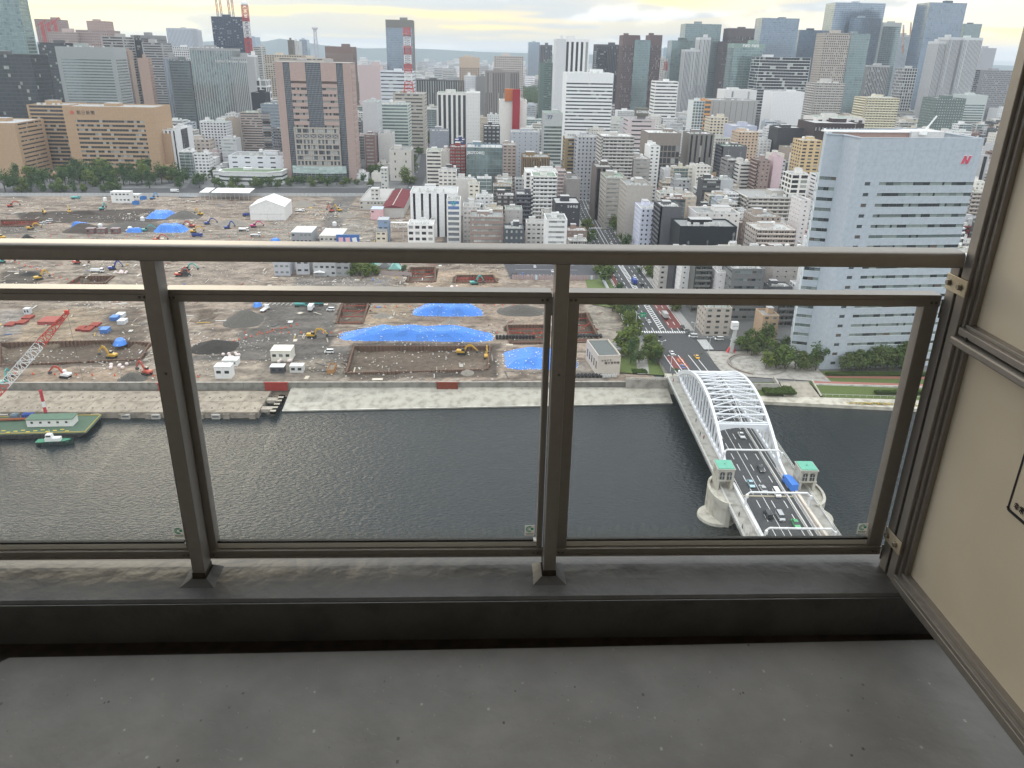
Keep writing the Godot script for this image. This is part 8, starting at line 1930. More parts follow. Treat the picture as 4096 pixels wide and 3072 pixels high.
func pink_tower() -> void:
	rng.seed = 23
	var t := thing("hospital_tower","pinkish brown hospital tower with dark gridded glass strips and a framed lower centre","tower",Vector3(-175,GROUND,-890),0.02)
	var k := Color(.42,.32,.29); var up := Vector3.UP
	var W := 78.0; var Ht := 121.0; var D := 40.0
	var wm := MB.new(); var gm := MB.new()
	var glass := func(x0: float,x1: float,y0: float,y1: float,z: float,cw: float,ch: float,mk: Color) -> void:
		var nx := maxi(1,roundi((x1 - x0)/cw)); var ny := maxi(1,roundi((y1 - y0)/ch))
		for i in nx:
			for j in ny:
				var b := rng.randf_range(0.7,1.3)
				gm.q(Vector3(lerpf(x0,x1,float(i)/nx),lerpf(y0,y1,float(j)/ny),z),Vector3((x1 - x0)/nx,0,0),Vector3(0,(y1 - y0)/ny,0),Color(.035*b,.045*b,.06*b))
		for i in nx+1: wm.box(Vector3(lerpf(x0,x1,float(i)/nx),(y0+y1)/2,z+0.1),Vector3(0.2,y1 - y0,0.2),mk)
		for j in ny+1: wm.box(Vector3((x0+x1)/2,lerpf(y0,y1,float(j)/ny),z+0.08),Vector3(x1 - x0,0.2,0.16),mk)
	var frame := Color(.34,.36,.38)
	# flanks
	for s in [-1,1]:
		wm.box(Vector3(s*35,Ht/2,-D/2),Vector3(8,Ht,D),k)
		wm.box(Vector3(s*33.2,Ht/2,0.1),Vector3(0.5,Ht,0.2),k); wm.box(Vector3(s*37,Ht/2,0.1),Vector3(0.25,Ht,0.2),k)
		glass.call(minf(s*31,s*24),maxf(s*31,s*24),0.0,Ht,-1.0,1.4,1.9,frame)
	glass.call(-8.0,8.0,42.0,Ht,-0.6,1.45,1.9,frame)
	wm.box(Vector3(0,Ht/2,-D/2 - 2),Vector3(62,Ht - 0.4,D - 4),k)
	for s in [-1,1]: # banded bays between the strips
		wm.box(Vector3(s*16,Ht - 9,-1),Vector3(16,18,2),k)
		for i in 9:
			var y := Ht - 22.5 - i*6.3
			wm.box(Vector3(s*16,y,-1),Vector3(16,3.9,2),k)
			for j in 8: gm.q(Vector3(s*16 - 8+j*2,y - 4.4,-1.6),Vector3(1.8,0,0),up*2.5,Color(.05,.05,.05) if rng.randf() < 0.5 else Color(.4,.4,.38))
	# framed lower centre
	var c := Color(.42,.38,.34)
	wm.box(Vector3(0,31,2.0),Vector3(47,50,3.4),Color(.16,.165,.175))
	for i in 8:
		var y := 17.0+i*5.6
		wm.box(Vector3(0,y,4.0),Vector3(47.4,1.3,0.9),c)
	for j in 7: wm.box(Vector3(-23.4+j*7.8,36.5,3.95),Vector3(1.4,41,0.8),c)
	for i in 7:
		for j in 6:
			var x := -19.5+j*7.8; var y := 19.8+i*5.6
			if i == 5:
				for d in [-1,1]: wm.bar(Vector3(x - 2.6*d,y - 1.7,3.95),Vector3(x+2.6*d,y+1.7,3.95),0.4,0.4,Color(.55,.54,.52))
			else:
				for q in 3: gm.q(Vector3(x - 2.9+q*2.0,y - 1.9,3.74),Vector3(1.85,0,0),up*3.8,[Color(.05,.055,.06),Color(.12,.14,.15),Color(.4,.4,.38)][rng.randi() % 3])
	# bowed glass entrance
	for i in 14:
		var a0 := lerpf(-1.0,1.0,i/14.0); var a1 := lerpf(-1.0,1.0,(i+1)/14.0)
		var p := Vector3(a0*29,0,4.5+5.0*(1 - a0*a0)); var q := Vector3(a1*29,0,4.5+5.0*(1 - a1*a1))
		for y in 9:
			var b := rng.randf_range(.8,1.2)
			gm.q(p+up*(y*1.9),q - p,up*1.75,(Color(.05,.06,.065) if y < 5 else Color(.42,.52,.5))*b)
			wm.bar(p+up*(y*1.9+1.82),q+up*(y*1.9+1.82),0.15,0.16,Color(.5,.52,.52))
		wm.bar(p+Vector3(0,0,0.05),p+up*17+Vector3(0,0,0.05),0.16,0.16,Color(.5,.52,.52))
	wm.box(Vector3(0,1.8,12.5),Vector3(12,0.5,6),Color(.3,.27,.26))
	# right flank with slanted slots
	for i in 18: wm.box(Vector3(39.3,12+i*6.0,-20),Vector3(0.8,3.4,30),k); 
	part("wall",wm.mesh(),M.painted_wall,t)
	part("glazing",gm.mesh(),M.window_glass,t).set_meta("kind","stuff")
	var r := MB.new(); r.box(Vector3(0,Ht+0.3,-D/2),Vector3(79,0.6,D),Color(.35,.33,.32)); part("roof",r.mesh(),M.painted_wall,t)
	for s in [-1,1]:
		r = MB.new(); r.box(Vector3(s*14,Ht+2,-18),Vector3(9,3.4,8),Color(.4,.38,.37)); part("plant_room",r.mesh(),M.painted_wall,t)

func tan_office() -> void:
	rng.seed = 31
	var o := building("newspaper_office","broad tan newspaper office with recessed dark window bands and rooftop lettering","building",-403.5,-914,97,50,72.4,1,6,Color(.44,.305,.195),0,4.75,3.4,.76,.52,1,13.0,0.3)
	glyphs(o,"newspaper",Vector3(-34,64.0,0.12),4.0,Color(.06,.05,.05))
	var m := MB.new(); m.tube(Vector3(-39,66,0.05),Vector3(-39,66,0.3),2.1,2.1,16,Color(.5,.12,.1)); part("emblem",m.mesh(),M.plain,o)
	var jm := MB.new()
	for i in 8: jm.box(Vector3(-42.6,8+i*8.0,0.03),Vector3(11,0.15,0.06),Color(.3,.21,.14)); jm.box(Vector3(42.6,8+i*8.0,0.03),Vector3(11,0.15,0.06),Color(.3,.21,.14)); jm.box(Vector3(48.53,8+i*8.0,-27),Vector3(0.06,0.15,47),Color(.3,.21,.14))
	part("panel_joint",jm.mesh(),M.plain,o)
	m = MB.new(); m.box(Vector3(53,22,-28),Vector3(9,44,30),Color(.42,.29,.185)); m.box(Vector3(52,8,-6),Vector3(7,6,12),Color(.36,.25,.16)); part("side_wing",m.mesh(),M.painted_wall,o)
	for a in [[-60,14,5],[-30,20,5],[62,12,5]]:
		m = MB.new(); m.box(Vector3(a[0],3,22),Vector3(a[1],6,10),Color(.4,.28,.18)); part("garden_wall",m.mesh(),M.painted_wall,o)

# strokes on a 10 x 10 field: x0, y0, x1, y1
const STROKES := {
	"newspaper": [[[1,9,4.4,9],[2.7,10,2.7,7.6],[1.2,7.4,4.2,7.4],[1.2,7.4,1.2,4],[4.2,7.4,4.2,4],[1.2,5.7,4.2,5.7],[1.2,4,4.2,4],[.6,2.6,4.8,2.6],[2.7,4,2.7,0],[6,9.4,6,3],[6,3,5.2,0],[6,9.4,9.3,9.4],[9.3,9.4,9.3,.4],[6,6.6,9.3,6.6],[6,3.9,9.3,3.9],[9.3,.4,8.2,.4]],
		[[2,9,8,9],[2,9,2,0.5],[8,9,8,0.5],[2,5,8,5],[2,0.7,8,0.7]],
		[[2.6,10,2.6,8.8],[.8,8.7,4.6,8.7],[1.6,8,2,6.6],[3.8,8,3.3,6.6],[.5,6,4.9,6],[.8,4.2,4.6,4.2],[2.7,6,2.7,0],[2.5,4,.6,1.4],[2.9,4,4.6,1.8],[6,9,9.2,9.8],[6,9,6,4],[6,4,5.2,0.4],[6,6,9.6,6],[8,6,8,0]],
		[[.8,9.6,.8,0],[.8,9.6,4.2,9.6],[4.2,9.6,4.2,6.6],[.8,8.1,4.2,8.1],[.8,6.6,4.2,6.6],[5.8,9.6,9.2,9.6],[5.8,9.6,5.8,6.6],[5.8,8.1,9.2,8.1],[5.8,6.6,9.2,6.6],[9.2,9.6,9.2,0],[2.6,5.4,7.4,5.4],[3.6,5.4,3.6,1.6],[6.4,5.4,6.4,.4],[3.6,4.2,6.4,4.2],[3.6,3,6.4,3],[2.4,1.5,7.4,1.9]]],
	"exit": [[[3.8,9.6,3.8,0.4],[6.2,9.6,6.2,0],[.8,7.8,3.8,7.8],[.8,5.2,3.8,5.2],[.4,2.4,3.8,3],[6.2,7.8,9.3,7.8],[6.2,5.2,9.3,5.2],[6.2,2.6,9.7,2.6]],
		[[5,10,5,8],[2.4,9.6,3.2,8.4],[7.6,9.6,6.8,8.4],[1,8,9,8],[1,8,.8,6.4],[9,8,8.8,6.4],[3.2,7,6.8,7],[3.2,7,3.2,5.2],[6.8,7,6.8,5.2],[3.2,5.2,6.8,5.2],[2,4,8,4],[2,4,2,.8],[8,4,8,.8],[5,5,5,0]],
		[[1.6,8.4,8.4,8.4],[1.6,8.4,1.6,1],[8.4,8.4,8.4,1],[1.6,1.2,8.4,1.2]]],
	"kachidoki": [[[1,7,6.4,7.4],[6.4,7.4,6,1],[6,1,4.8,1.4],[3.6,9.6,1,1],[7.4,8,9.2,5]],[[1,7.8,8.6,8.2],[4.4,9.8,2.4,4],[2.4,4,6,5.4],[6,5.4,8.4,3.6],[8.4,3.6,4,.6]],[[3,9.6,4,6],[8,7.4,2.4,4],[2.4,4,3,1.2],[3,1.2,8,1],[7.6,9.8,8.6,8.8]],[[2,8,8.4,8.6],[2,6,8.8,6.6],[4,9.8,7.4,4],[2.4,3,4,1],[4,1,7.4,1]]],
	"museum": [[[2,10,2,0],[.4,7.4,3.8,7.4],[1.8,7,.4,3],[2.4,6,3.6,4.6],[5,9.2,9,9.6],[4.4,7.6,9.8,7.6],[7,9.4,4.6,5],[7.2,7.6,9.6,5],[5.6,5.6,8.4,5.6],[4.8,4,9.2,4],[4.8,4,4.8,0],[9.2,4,9.2,0],[6,2.6,8,2.6],[6,1.2,8,1.2]],[[5.4,8.6,4,2.4],[4,2.4,1.6,3.4],[1.6,3.4,1.8,6.6],[1.8,6.6,5.4,8.6],[5.4,8.6,8.6,6.4],[8.6,6.4,8.4,3.2],[8.4,3.2,5.6,1]],[[1,9.4,2.4,8.8],[.8,6.8,2.6,7.6],[4.6,9.8,3.6,8],[4.4,9,9.2,9],[6.6,9,4.4,6.4],[6.6,8.4,9.4,6.4],[2.6,5.8,7.6,5.8],[2.6,5.8,2.6,1.8],[7.6,5.8,7.6,1.8],[2.6,4.4,7.6,4.4],[2.6,3,7.6,3],[2.6,1.8,7.6,1.8],[3.6,1.6,1.6,0],[6.4,1.6,8.6,0]],[[2.6,10,2.6,0],[.4,6.2,4.8,6.2],[1,9,1.6,7.2],[4.2,9,3.6,7.2],[2.4,5.8,.6,2.6],[2.8,5.6,4.6,3.4],[6,8.8,7,7.6],[5.6,6.2,6.8,5],[8.4,10,8.4,0],[5.2,3,9.8,3.8]],[[2.6,9.8,.4,6.6],[2.6,9.8,4.8,7.4],[1.2,6.8,3.8,6.8],[1.2,6.8,1.2,.8],[3.8,6.8,3.8,3.6],[1.2,5.2,3.8,5.2],[1.2,3.6,3.8,3.6],[1.2,.8,3.4,1.6],[7.2,10,7.2,8.8],[5.2,8.6,9.4,8.6],[5.2,8.6,5.2,7.2],[9.4,8.6,9.4,7.2],[6,6.8,8.6,6.8],[6,6.8,6,.2],[8.6,6.8,8.6,4.4],[6,4.4,8.6,4.4],[6,3,9,3],[9,3,9,.4],[6,.4,9,.4]]],
	"seal": [[[2.2,9.6,.6,5.8],[1.6,7.4,1.6,.4],[4,9,9,9],[4,9,4,5.8],[9,9,9,5.8],[4,5.8,9,5.8],[6.4,5.8,6.4,1],[6.4,3.4,9,3.4],[4.4,4.4,3.2,.6],[4,2.4,9.4,.4]]],
	"shop": [[[1,8,9,8],[5,9.6,5,1],[1.6,5,8.4,5],[2,1,8,1]],[[5,9.6,1,4],[5,9.6,9,4],[2.6,5,7.4,5],[5,7,5,0],[2.6,2.8,7.4,2.8]],[[1,8.4,9,8.4],[5,10,5,0],[4.6,8,1,3],[5.4,8,9,3],[3,2.4,7,2.4]],[[5,10,5,8.6],[1.4,8.4,9,8.4],[1.4,8.4,.6,.4],[4.8,7.4,4.8,4.4],[4.8,6,8,6],[3,4,8,4],[3,4,3,.6],[8,4,8,.6],[3,.6,8,.6]]]}

func glyphs(parent: Node,key: String,at: Vector3,size: float,k: Color,b := Basis.IDENTITY,weight := 0.9,pitch := 1.25,thick := 0.12) -> void:
	var i := 0
	for g in STROKES[key]:
		var m := MB.new()
		for s in g:
			var p := Vector3(s[0],s[1],0)*size/10.0; var q := Vector3(s[2],s[3],0)*size/10.0
			m.box((p+q)/2,Vector3(p.distance_to(q)+size*0.07*weight,size*0.085*weight,thick),k,Basis(Vector3(0,0,1),(q - p).signed_angle_to(Vector3.RIGHT,Vector3(0,0,-1))))
		part("letter",m.mesh(),M.plain,parent,at+b*Vector3(i*size*pitch,0,0),b)
		i += 1

func latin(parent: Node,text: String,at: Vector3,size: float,k: Color,depth := 0.2) -> void:
	var f := SystemFont.new(); f.font_names = PackedStringArray(["Droid Sans"]); f.font_weight = 700
	var t := TextMesh.new(); t.font = f; t.text = text; t.font_size = 64; t.pixel_size = size/46.0; t.depth = depth
	part("letter",t,mat("letter_%s" % k.to_html(),k,0.6),parent,at)

func find_thing(label: String) -> Node3D:
	for c in get_children():
		if c.has_meta("label") and String(c.get_meta("label")).begins_with(label): return c
	return null

func signs() -> void:
	var o := find_thing("white bank tower")
	var h: float = HEIGHTS.bank
	var m := MB.new(); m.lathe(Vector3.ZERO,[[2.5,0],[2.5,0.3]],28,Color(.08,.08,.09)); m.lathe(Vector3.ZERO,[[2.1,0.0],[2.1,0.34],[0,0.34]],28,Color(.75,.75,.75))
	part("round_emblem",m.mesh(),M.plain,o,Vector3(-1.0,h - 21,0.05),Basis(Vector3.RIGHT,PI/2))
	glyphs(o,"seal",Vector3(-2.4,h - 22.4,0.42),2.8,Color(.05,.05,.05))
	o = find_thing("white and tan apartment stack")
	for i in 4:
		m = MB.new(); m.lathe(Vector3.ZERO,[[0.95,0],[0.95,0.2],[0.6,0.22],[0.6,0.0]],14,Color(.1,.4,.42)); part("emblem",m.mesh(),M.plain,o,Vector3([0.0,0.0,-1.0,1.0][i],HEIGHTS.stack - 2.4+[1.0,-1.0,0.0,0.0][i],0.1),Basis(Vector3.RIGHT,PI/2))
	o = find_thing("black shop building")
	glyphs(o,"shop",Vector3(-0.5,HEIGHTS.shop - 3.6,0.1),1.9,Color(.75,.75,.75),Basis.IDENTITY,1.3,1.1)
	o = find_thing("blue-framed glass office"); latin(o,"[BIZCORE]",Vector3(-9,HEIGHTS.biz - 5.2,0.3),2.6,Color(.75,.75,.75))
	o = find_thing("green glass curved office"); latin(o,"77",Vector3(-4,HEIGHTS.g77 - 4.6,0.3),4.0,Color(.05,.06,.14))
	o = find_thing("pale pinkish office")
	m = MB.new(); m.box(Vector3(0,HEIGHTS.konwa+8.0,-6),Vector3(15,9,10),Color(.16,.15,.13)); m.box(Vector3(0,HEIGHTS.konwa+1.8,-6),Vector3(9,3.6,6),Color(.3,.3,.3)); part("sign_box",m.mesh(),M.painted_wall,o)
	latin(o,"KONWA",Vector3(0.6,HEIGHTS.konwa+8.4,-0.9),3.0,Color(.78,.78,.78))
	o = find_thing("pale green reflecting glass tower"); latin(o,"FWD FWD",Vector3(2,HEIGHTS.fwd - 4.2,0.3),4.6,Color(.8,.8,.8))
	o = find_thing("lower fin wing"); latin(o,"Mitsui Garden Hotel",Vector3(-11,HEIGHTS.hotel - 6,0.4),3.4,Color(.55,.55,.55))
	o = find_thing("long lilac-grey warehouse"); m = MB.new(); m.lathe(Vector3.ZERO,[[3.0,0],[3.0,0.3],[0,0.3]],20,Color(.75,.5,.02)); m.lathe(Vector3.ZERO,[[1.5,0.3],[1.3,0.45],[0,0.45]],10,Color(.03,.03,.03)); part("sign_disc",m.mesh(),M.plain,o,Vector3(2,9.0,0.1),Basis(Vector3.RIGHT,PI/2))
	# black signboard with white cursive word further back
	o = find_thing("white office with red roof pylon")
	m = MB.new(); m.box(Vector3(0,0,0),Vector3(8.5,55,6),Color(.33,.035,.045)); part("red_pylon",m.mesh(),M.painted_wall,o,Vector3(3.2,HEIGHTS.pylon - 15,2.8))
	m = MB.new(); m.box(Vector3(0,0,0),Vector3(11,13,9),Color(.5,.17,.07)); part("orange_cap",m.mesh(),M.painted_wall,o,Vector3(-4.5,HEIGHTS.pylon+6,-3))
	o = find_thing("gold-brown narrow office")
	m = MB.new(); m.box(Vector3(0,HEIGHTS.bill+4,-1),Vector3(15,7.4,0.8),Color(.74,.74,.73)); m.box(Vector3(0,HEIGHTS.bill+0.3,-1.2),Vector3(12,1,0.5),Color(.2,.2,.2)); part("billboard",m.mesh(),M.painted_wall,o)
	glyphs(o,"shop",Vector3(-5,HEIGHTS.bill+2.6,-0.5),1.9,Color(.06,.06,.07))
	# masts and cranes
	var mast := thing("radio_mast","tall red and white lattice radio mast on the broadcast office roof","mast",Vector3(-99,GROUND+HEIGHTS.cast,-1165))
	m = MB.new()
	lattice(m,Vector3.ZERO,Vector3(0,14,0),13,9.5,3,0.6,Color(.55,.06,.04),Color(.55,.06,.04)); lattice(m,Vector3(0,14,0),Vector3(0,82,0),9.5,8.0,24,0.6,Color(.76,.76,.76),Color(.55,.06,.04),4)
	part("lattice",m.mesh(),M.painted_wall,mast)
	for y in [30.0,58.0,74.0]:
		m = MB.new(); m.box(Vector3(0,y,0),Vector3(12.5,0.8,12.5),Color(.6,.3,.28)); part("platform",m.mesh(),M.painted_wall,mast)
	mast = thing("tower_crane","red and white lattice mast beside the netted tower under construction","crane",Vector3(-483,GROUND,-1800))
	m = MB.new(); lattice(m,Vector3(0,60,0),Vector3(0,212,0),11,11,30,1.0,Color(.5,.06,.05),Color(.74,.72,.72),6); part("lattice",m.mesh(),M.painted_wall,mast)
	m = MB.new(); m.lathe(Vector3(0,212,0),[[6,0],[7,3],[5,7],[0,9]],12,Color(.7,.7,.7)); part("cap",m.mesh(),M.painted_wall,mast)
	var k := 0
	for a in [[-563,-1880,190,48],[-555,-1880,190,56],[-538,-1880,196,46],[-530,-1880,196,54]]:
		mast = thing("tower_crane","slender grey climbing crane pole on top of the netted tower","crane",Vector3(a[0],GROUND+a[2],a[1]),0,"climbing crane poles on the netted tower")
		m = MB.new(); lattice(m,Vector3(0,-10,0),Vector3(-1,a[3],0),3.6,3.0,12,0.5,Color(.3,.28,.28),Color(.45,.2,.16),4); part("lattice",m.mesh(),M.painted_wall,mast)
		m = MB.new(); m.bar(Vector3(-8,a[3] - 6,0),Vector3(10,a[3] - 3,0),1.2,1.2,Color(.4,.15,.12)); part("jib",m.mesh(),M.painted_wall,mast)
		k += 1
	for a in [[-933,-1870,150,22],[-920,-1870,148,24],[-905,-1870,152,34]]:
		mast = thing("tower_crane","red luffing crane on the roof behind the pinkish window-grid slabs","crane",Vector3(a[0],GROUND+a[2] - 40,a[1]),0,"red cranes over the pinkish slabs")
		m = MB.new(); lattice(m,Vector3.ZERO,Vector3(0,60+a[3]*0.2,0),4,4,14,0.7,Color(.5,.05,.05),Color(.5,.1,.1)); part("lattice",m.mesh(),M.painted_wall,mast)
		m = MB.new(); m.bar(Vector3(-9,58,0),Vector3(10,62+a[3]*0.3,0),1.4,1.4,Color(.5,.05,.05)); part("jib",m.mesh(),M.painted_wall,mast)
	for a in [[850,-2150,150,66,"tall"],[868,-2150,150,72,"tallest"],[905,-2150,120,84,"low-footed"]]:
		mast = thing("tower_crane","thin orange-grey %s crane jib beside the tallest dark tower" % a[4],"crane",Vector3(a[0]+238,GROUND+a[2],a[1]))
		m = MB.new(); lattice(m,Vector3.ZERO,Vector3(-12,a[3],0),3,2,14,0.6,Color(.45,.25,.15),Color(.5,.4,.35)); part("jib",m.mesh(),M.painted_wall,mast)
	mast = thing("radio_mast","slim grey lattice mast far off against the pale sky","mast",Vector3(-687,GROUND,-3600))
	m = MB.new(); lattice(m,Vector3(0,0,0),Vector3(0,205,0),22,9,26,1.4,Color(.4,.4,.45),Color(.45,.45,.5)); m.lathe(Vector3(0,203,0),[[8,0],[13,4],[13,9],[0,9]],10,Color(.6,.55,.6)); part("lattice",m.mesh(),M.painted_wall,mast)
	mast = thing("radio_mast","small red and white lattice mast in front of the pale grid office","mast",Vector3(365,GROUND,-1650))
	m = MB.new(); lattice(m,Vector3(0,40,0),Vector3(0,128,0),8,5,16,0.8,Color(.55,.1,.08),Color(.74,.72,.7),3); part("lattice",m.mesh(),M.painted_wall,mast)

func civic() -> void:
	# bridge museum
	rng.seed = 55
	var t := thing("museum_building","small beige museum block with dark lettering on its river front","museum",Vector3(59.0,GROUND,-329),0.12)
	var k := Color(.58,.52,.46)
	var m := MB.new(); m.box(Vector3(0,4.7,-11),Vector3(10.5,9.4,22),k); part("wall",m.mesh(),M.painted_wall,t)
	m = MB.new(); m.box(Vector3(0,9.35,-11),Vector3(9.6,0.2,21),Color(.14,.15,.15)); m.box(Vector3(-5.05,9.7,-11),Vector3(0.4,0.8,22),k); m.box(Vector3(5.05,9.7,-11),Vector3(0.4,0.8,22),k); m.box(Vector3(0,9.7,-0.2),Vector3(10.5,0.8,0.4),k); m.box(Vector3(0,9.7,-21.8),Vector3(10.5,0.8,0.4),k); part("roof",m.mesh(),M.painted_wall,t)
	glyphs(t,"kachidoki",Vector3(-3.8,7.2,0.08),1.0,Color(.08,.06,.05),Basis.IDENTITY,1.2); glyphs(t,"museum",Vector3(-2.2,5.9,0.08),1.15,Color(.08,.06,.05),Basis.IDENTITY,1.1)
	for i in 5: part("window",shared.pane,M.pane_0,t,Vector3(-5.28,4.6,-3 - i*4.0),Basis(Vector3(0,0,1.6),Vector3(0,3.6,0),Vector3(-1,0,0)))
	for i in 3: part("air_conditioner",shared.aircon,M.plain,t,Vector3(-3+i*2.6,0.0,1.4))
	# green-vaulted temple
	t = thing("temple_hall","stone temple with a green copper barrel-vault roof and carved round gable","temple",Vector3(251,GROUND,-838),-0.35)
	m = MB.new(); m.box(Vector3(0,3.8,-30),Vector3(70,7.6,36),Color(.5,.45,.4)); m.box(Vector3(0,4.4,-8),Vector3(26,8.8,10),Color(.55,.48,.42)); part("wall",m.mesh(),M.stained_concrete,t)
	m = MB.new(); m.box(Vector3(0,8.0,-30),Vector3(71,0.8,37),Color(.58,.52,.46)); part("roof",m.mesh(),M.stained_concrete,t)
	m = MB.new()
	for i in 18:
		var a := PI*i/18; var b := PI*(i+1)/18
		m.quad(Vector3(cos(a)*12,8.6+sin(a)*13,-3),Vector3(cos(a)*12,8.6+sin(a)*13,-38),Vector3(cos(b)*12,8.6+sin(b)*13,-38),Vector3(cos(b)*12,8.6+sin(b)*13,-3),Color(.16,.36,.24))
	part("copper_vault",m.mesh(),M.painted_wall,t)
	m = MB.new()
	for r in [[13.2,Color(.62,.42,.3)],[10.4,Color(.56,.38,.28)],[7.0,Color(.66,.48,.34)],[4.0,Color(.5,.33,.24)]]:
		var p := PackedVector2Array()
		for i in 19: p.append(Vector2(cos(PI*i/18)*r[0],8.6+sin(PI*i/18)*r[0]*1.08))
		m.prism(p,Vector3(0,0,-3+(13.2 - r[0])*0.02),Vector3.RIGHT,Vector3.UP,Vector3(0,0,0.9),r[1])
	for i in 15:
		var a := PI*(i+0.5)/15; m.box(Vector3(cos(a)*8.7,8.6+sin(a)*9.4,-1.9),Vector3(0.8,1.6,0.5),Color(.7,.55,.42),Basis(Vector3(0,0,1),a - PI/2))
	part("carved_gable",m.mesh(),M.stained_concrete,t)
	for a in [[-10,-36,6.0],[10,-36,6.0],[-3,-38,8.0],[4,-20,7.0]]:
		m = MB.new(); m.lathe(Vector3(a[0],20.4 - absf(a[0])*0.6,a[1]),[[1.2,0],[1.0,1.5],[0.4,2.4],[0.15,a[2]],[0,a[2]]],8,Color(.25,.5,.38)); part("finial",m.mesh(),M.painted_wall,t)
	# school round a sports court
	t = thing("school_building","long cream school wings round a green and red sports court","school",Vector3(232,GROUND,-935))
	for a in [[-6,-52,76,11,14],[58,-20,12,64,12]]:
		m = MB.new(); m.box(Vector3(a[0],a[4]/2.0,a[1]),Vector3(a[2],a[4],a[3]),Color(.56,.52,.44)); part("wing",m.mesh(),M.painted_wall,t)
		for r in 3:
			for c in 14:
				if a[2] > 20: part("window",shared.pane,M.pane_0 if c % 3 else M.pane_2,t,Vector3(a[0] - a[2]/2.0+(c+0.5)*a[2]/14.0,2.6+r*4.2,a[1]+a[3]/2.0+0.04),Basis.from_scale(Vector3(3.6,2.0,1)))
				else: part("window",shared.pane,M.pane_0 if c % 3 else M.pane_2,t,Vector3(a[0] - a[2]/2.0 - 0.04,2.4+r*3.6,a[1] - a[3]/2.0+(c+0.5)*a[3]/14.0),Basis(Vector3(0,0,3.2),Vector3(0,1.7,0),Vector3(-1,0,0)))
	m = MB.new(); m.box(Vector3(-6,14.3,-52),Vector3(77,0.5,12),Color(.62,.6,.54)); m.box(Vector3(58,12.3,-20),Vector3(13,0.5,65),Color(.3,.42,.34)); part("roof",m.mesh(),M.painted_wall,t)
	m = MB.new(); m.box(Vector3(4,0.3,-14),Vector3(78,0.3,60),Color(.05,.2,.14)); part("court",m.mesh(),M.painted_wall,t)
	m = MB.new(); m.bar(Vector3(-30,0.5,-28),Vector3(40,0.5,2),10,0.06,Color(.42,.13,.11)); m.bar(Vector3(40,0.5,2),Vector3(10,0.5,-34),6,0.05,Color(.42,.13,.11)); part("running_track",m.mesh(),M.painted_wall,t)
	# low curved hospital deck with a green roof
	t = thing("hospital_annex","low white octagonal annex with a green roof deck among trees","building",Vector3(-244,GROUND,-868),0.05)
	var p8 := PackedVector2Array([Vector2(-33,4),Vector2(-26,10),Vector2(20,14),Vector2(33,4),Vector2(35,-14),Vector2(-20,-20),Vector2(-33,-8)])
	m = MB.new(); m.prism(p8,Vector3(0,0,0),Vector3.RIGHT,Vector3(0,0,1),Vector3(0,13,0),Color(.66,.67,.67)); part("wall",m.mesh(),M.painted_wall,t)
	m = MB.new()
	for y in [3.6,7.6]: m.prism(p8,Vector3(0,y,0),Vector3.RIGHT*1.002,Vector3(0,0,1.012),Vector3(0,1.6,0),Color(.05,.06,.06))
	part("window_band",m.mesh(),M.window_glass,t)
	m = MB.new(); m.prism(p8,Vector3(0,13,0),Vector3.RIGHT*1.02,Vector3(0,0,1.03),Vector3(0,0.9,0),Color(.72,.72,.72)); m.prism(p8,Vector3(0,13.92,0),Vector3.RIGHT*0.94,Vector3(0,0,0.92),Vector3(0,0.05,0),Color(.15,.21,.13)); m.box(Vector3(-4,15,-4),Vector3(9,2.4,5),Color(.7,.7,.7)); m.box(Vector3(12,14.6,-4),Vector3(22,1.0,1),Color(.7,.7,.7)); part("roof_deck",m.mesh(),M.painted_wall,t)
	# shrine roofs in the grove
	for a in [[-71.8,-510,9.0,Color(.2,.38,.32),"green copper-roofed shrine hall in the grove"],[-62,-505,11.0,Color(.22,.22,.22),"grey tiled shrine hall beside the green-roofed one"],[-55.5,-502,7.5,Color(.26,.5,.46),"small shrine with pale turquoise roof"]]:
		t = thing("shrine_hall",a[4],"shrine",Vector3(a[0],GROUND,a[1]))
		m = MB.new(); m.box(Vector3(0,2,-3),Vector3(a[2]*0.7,4,6),Color(.5,.42,.33)); part("wall",m.mesh(),M.painted_wall,t)
		m = MB.new(); m.prism(PackedVector2Array([Vector2(-a[2]*0.55,3.6),Vector2(a[2]*0.55,3.6),Vector2(a[2]*0.25,5.6),Vector2(0,8.0),Vector2(-a[2]*0.25,5.6)]),Vector3(0,0,-7),Vector3.RIGHT,Vector3.UP,Vector3(0,0,8),a[3]); part("roof",m.mesh(),M.painted_wall,t)
	t = thing("site_hoarding","curved pinkish fence round the shrine grove","fence",Vector3.ZERO)
	for i in 30:
		var q := MB.new(); var a := Vector2(-92+i*1.6,-497 - sin(i*0.1)*4.0)
		q.bar(Vector3(a.x,GROUND+1.3,a.y),Vector3(a.x+1.5,GROUND+1.3,a.y - cos(i*0.1)*0.35),0.15,2.6,Color(.36,.3,.29)); part("fence_panel",q.mesh(),M.plain,t)
	# white footbridge by the bank tower
	t = thing("footbridge","white lattice footbridge crossing the lane to the bank tower","footbridge",Vector3(-55,GROUND+10,-605))
	m = MB.new(); m.box(Vector3(0,0,0),Vector3(27,0.4,4),Color(.7,.69,.66)); m.box(Vector3(0,3.2,0),Vector3(27,0.3,4.2),Color(.74,.74,.72)); part("deck",m.mesh(),M.painted_wall,t)
	m = MB.new()
	for i in 9:
		var x := -13.5+i*3.0
		m.bar(Vector3(x,0,2),Vector3(x+1.5,3.2,2),0.3,0.3,Color(.72,.71,.68)); m.bar(Vector3(x+1.5,3.2,2),Vector3(x+3,0,2),0.3,0.3,Color(.72,.71,.68))
	part("truss",m.mesh(),M.painted_wall,t)
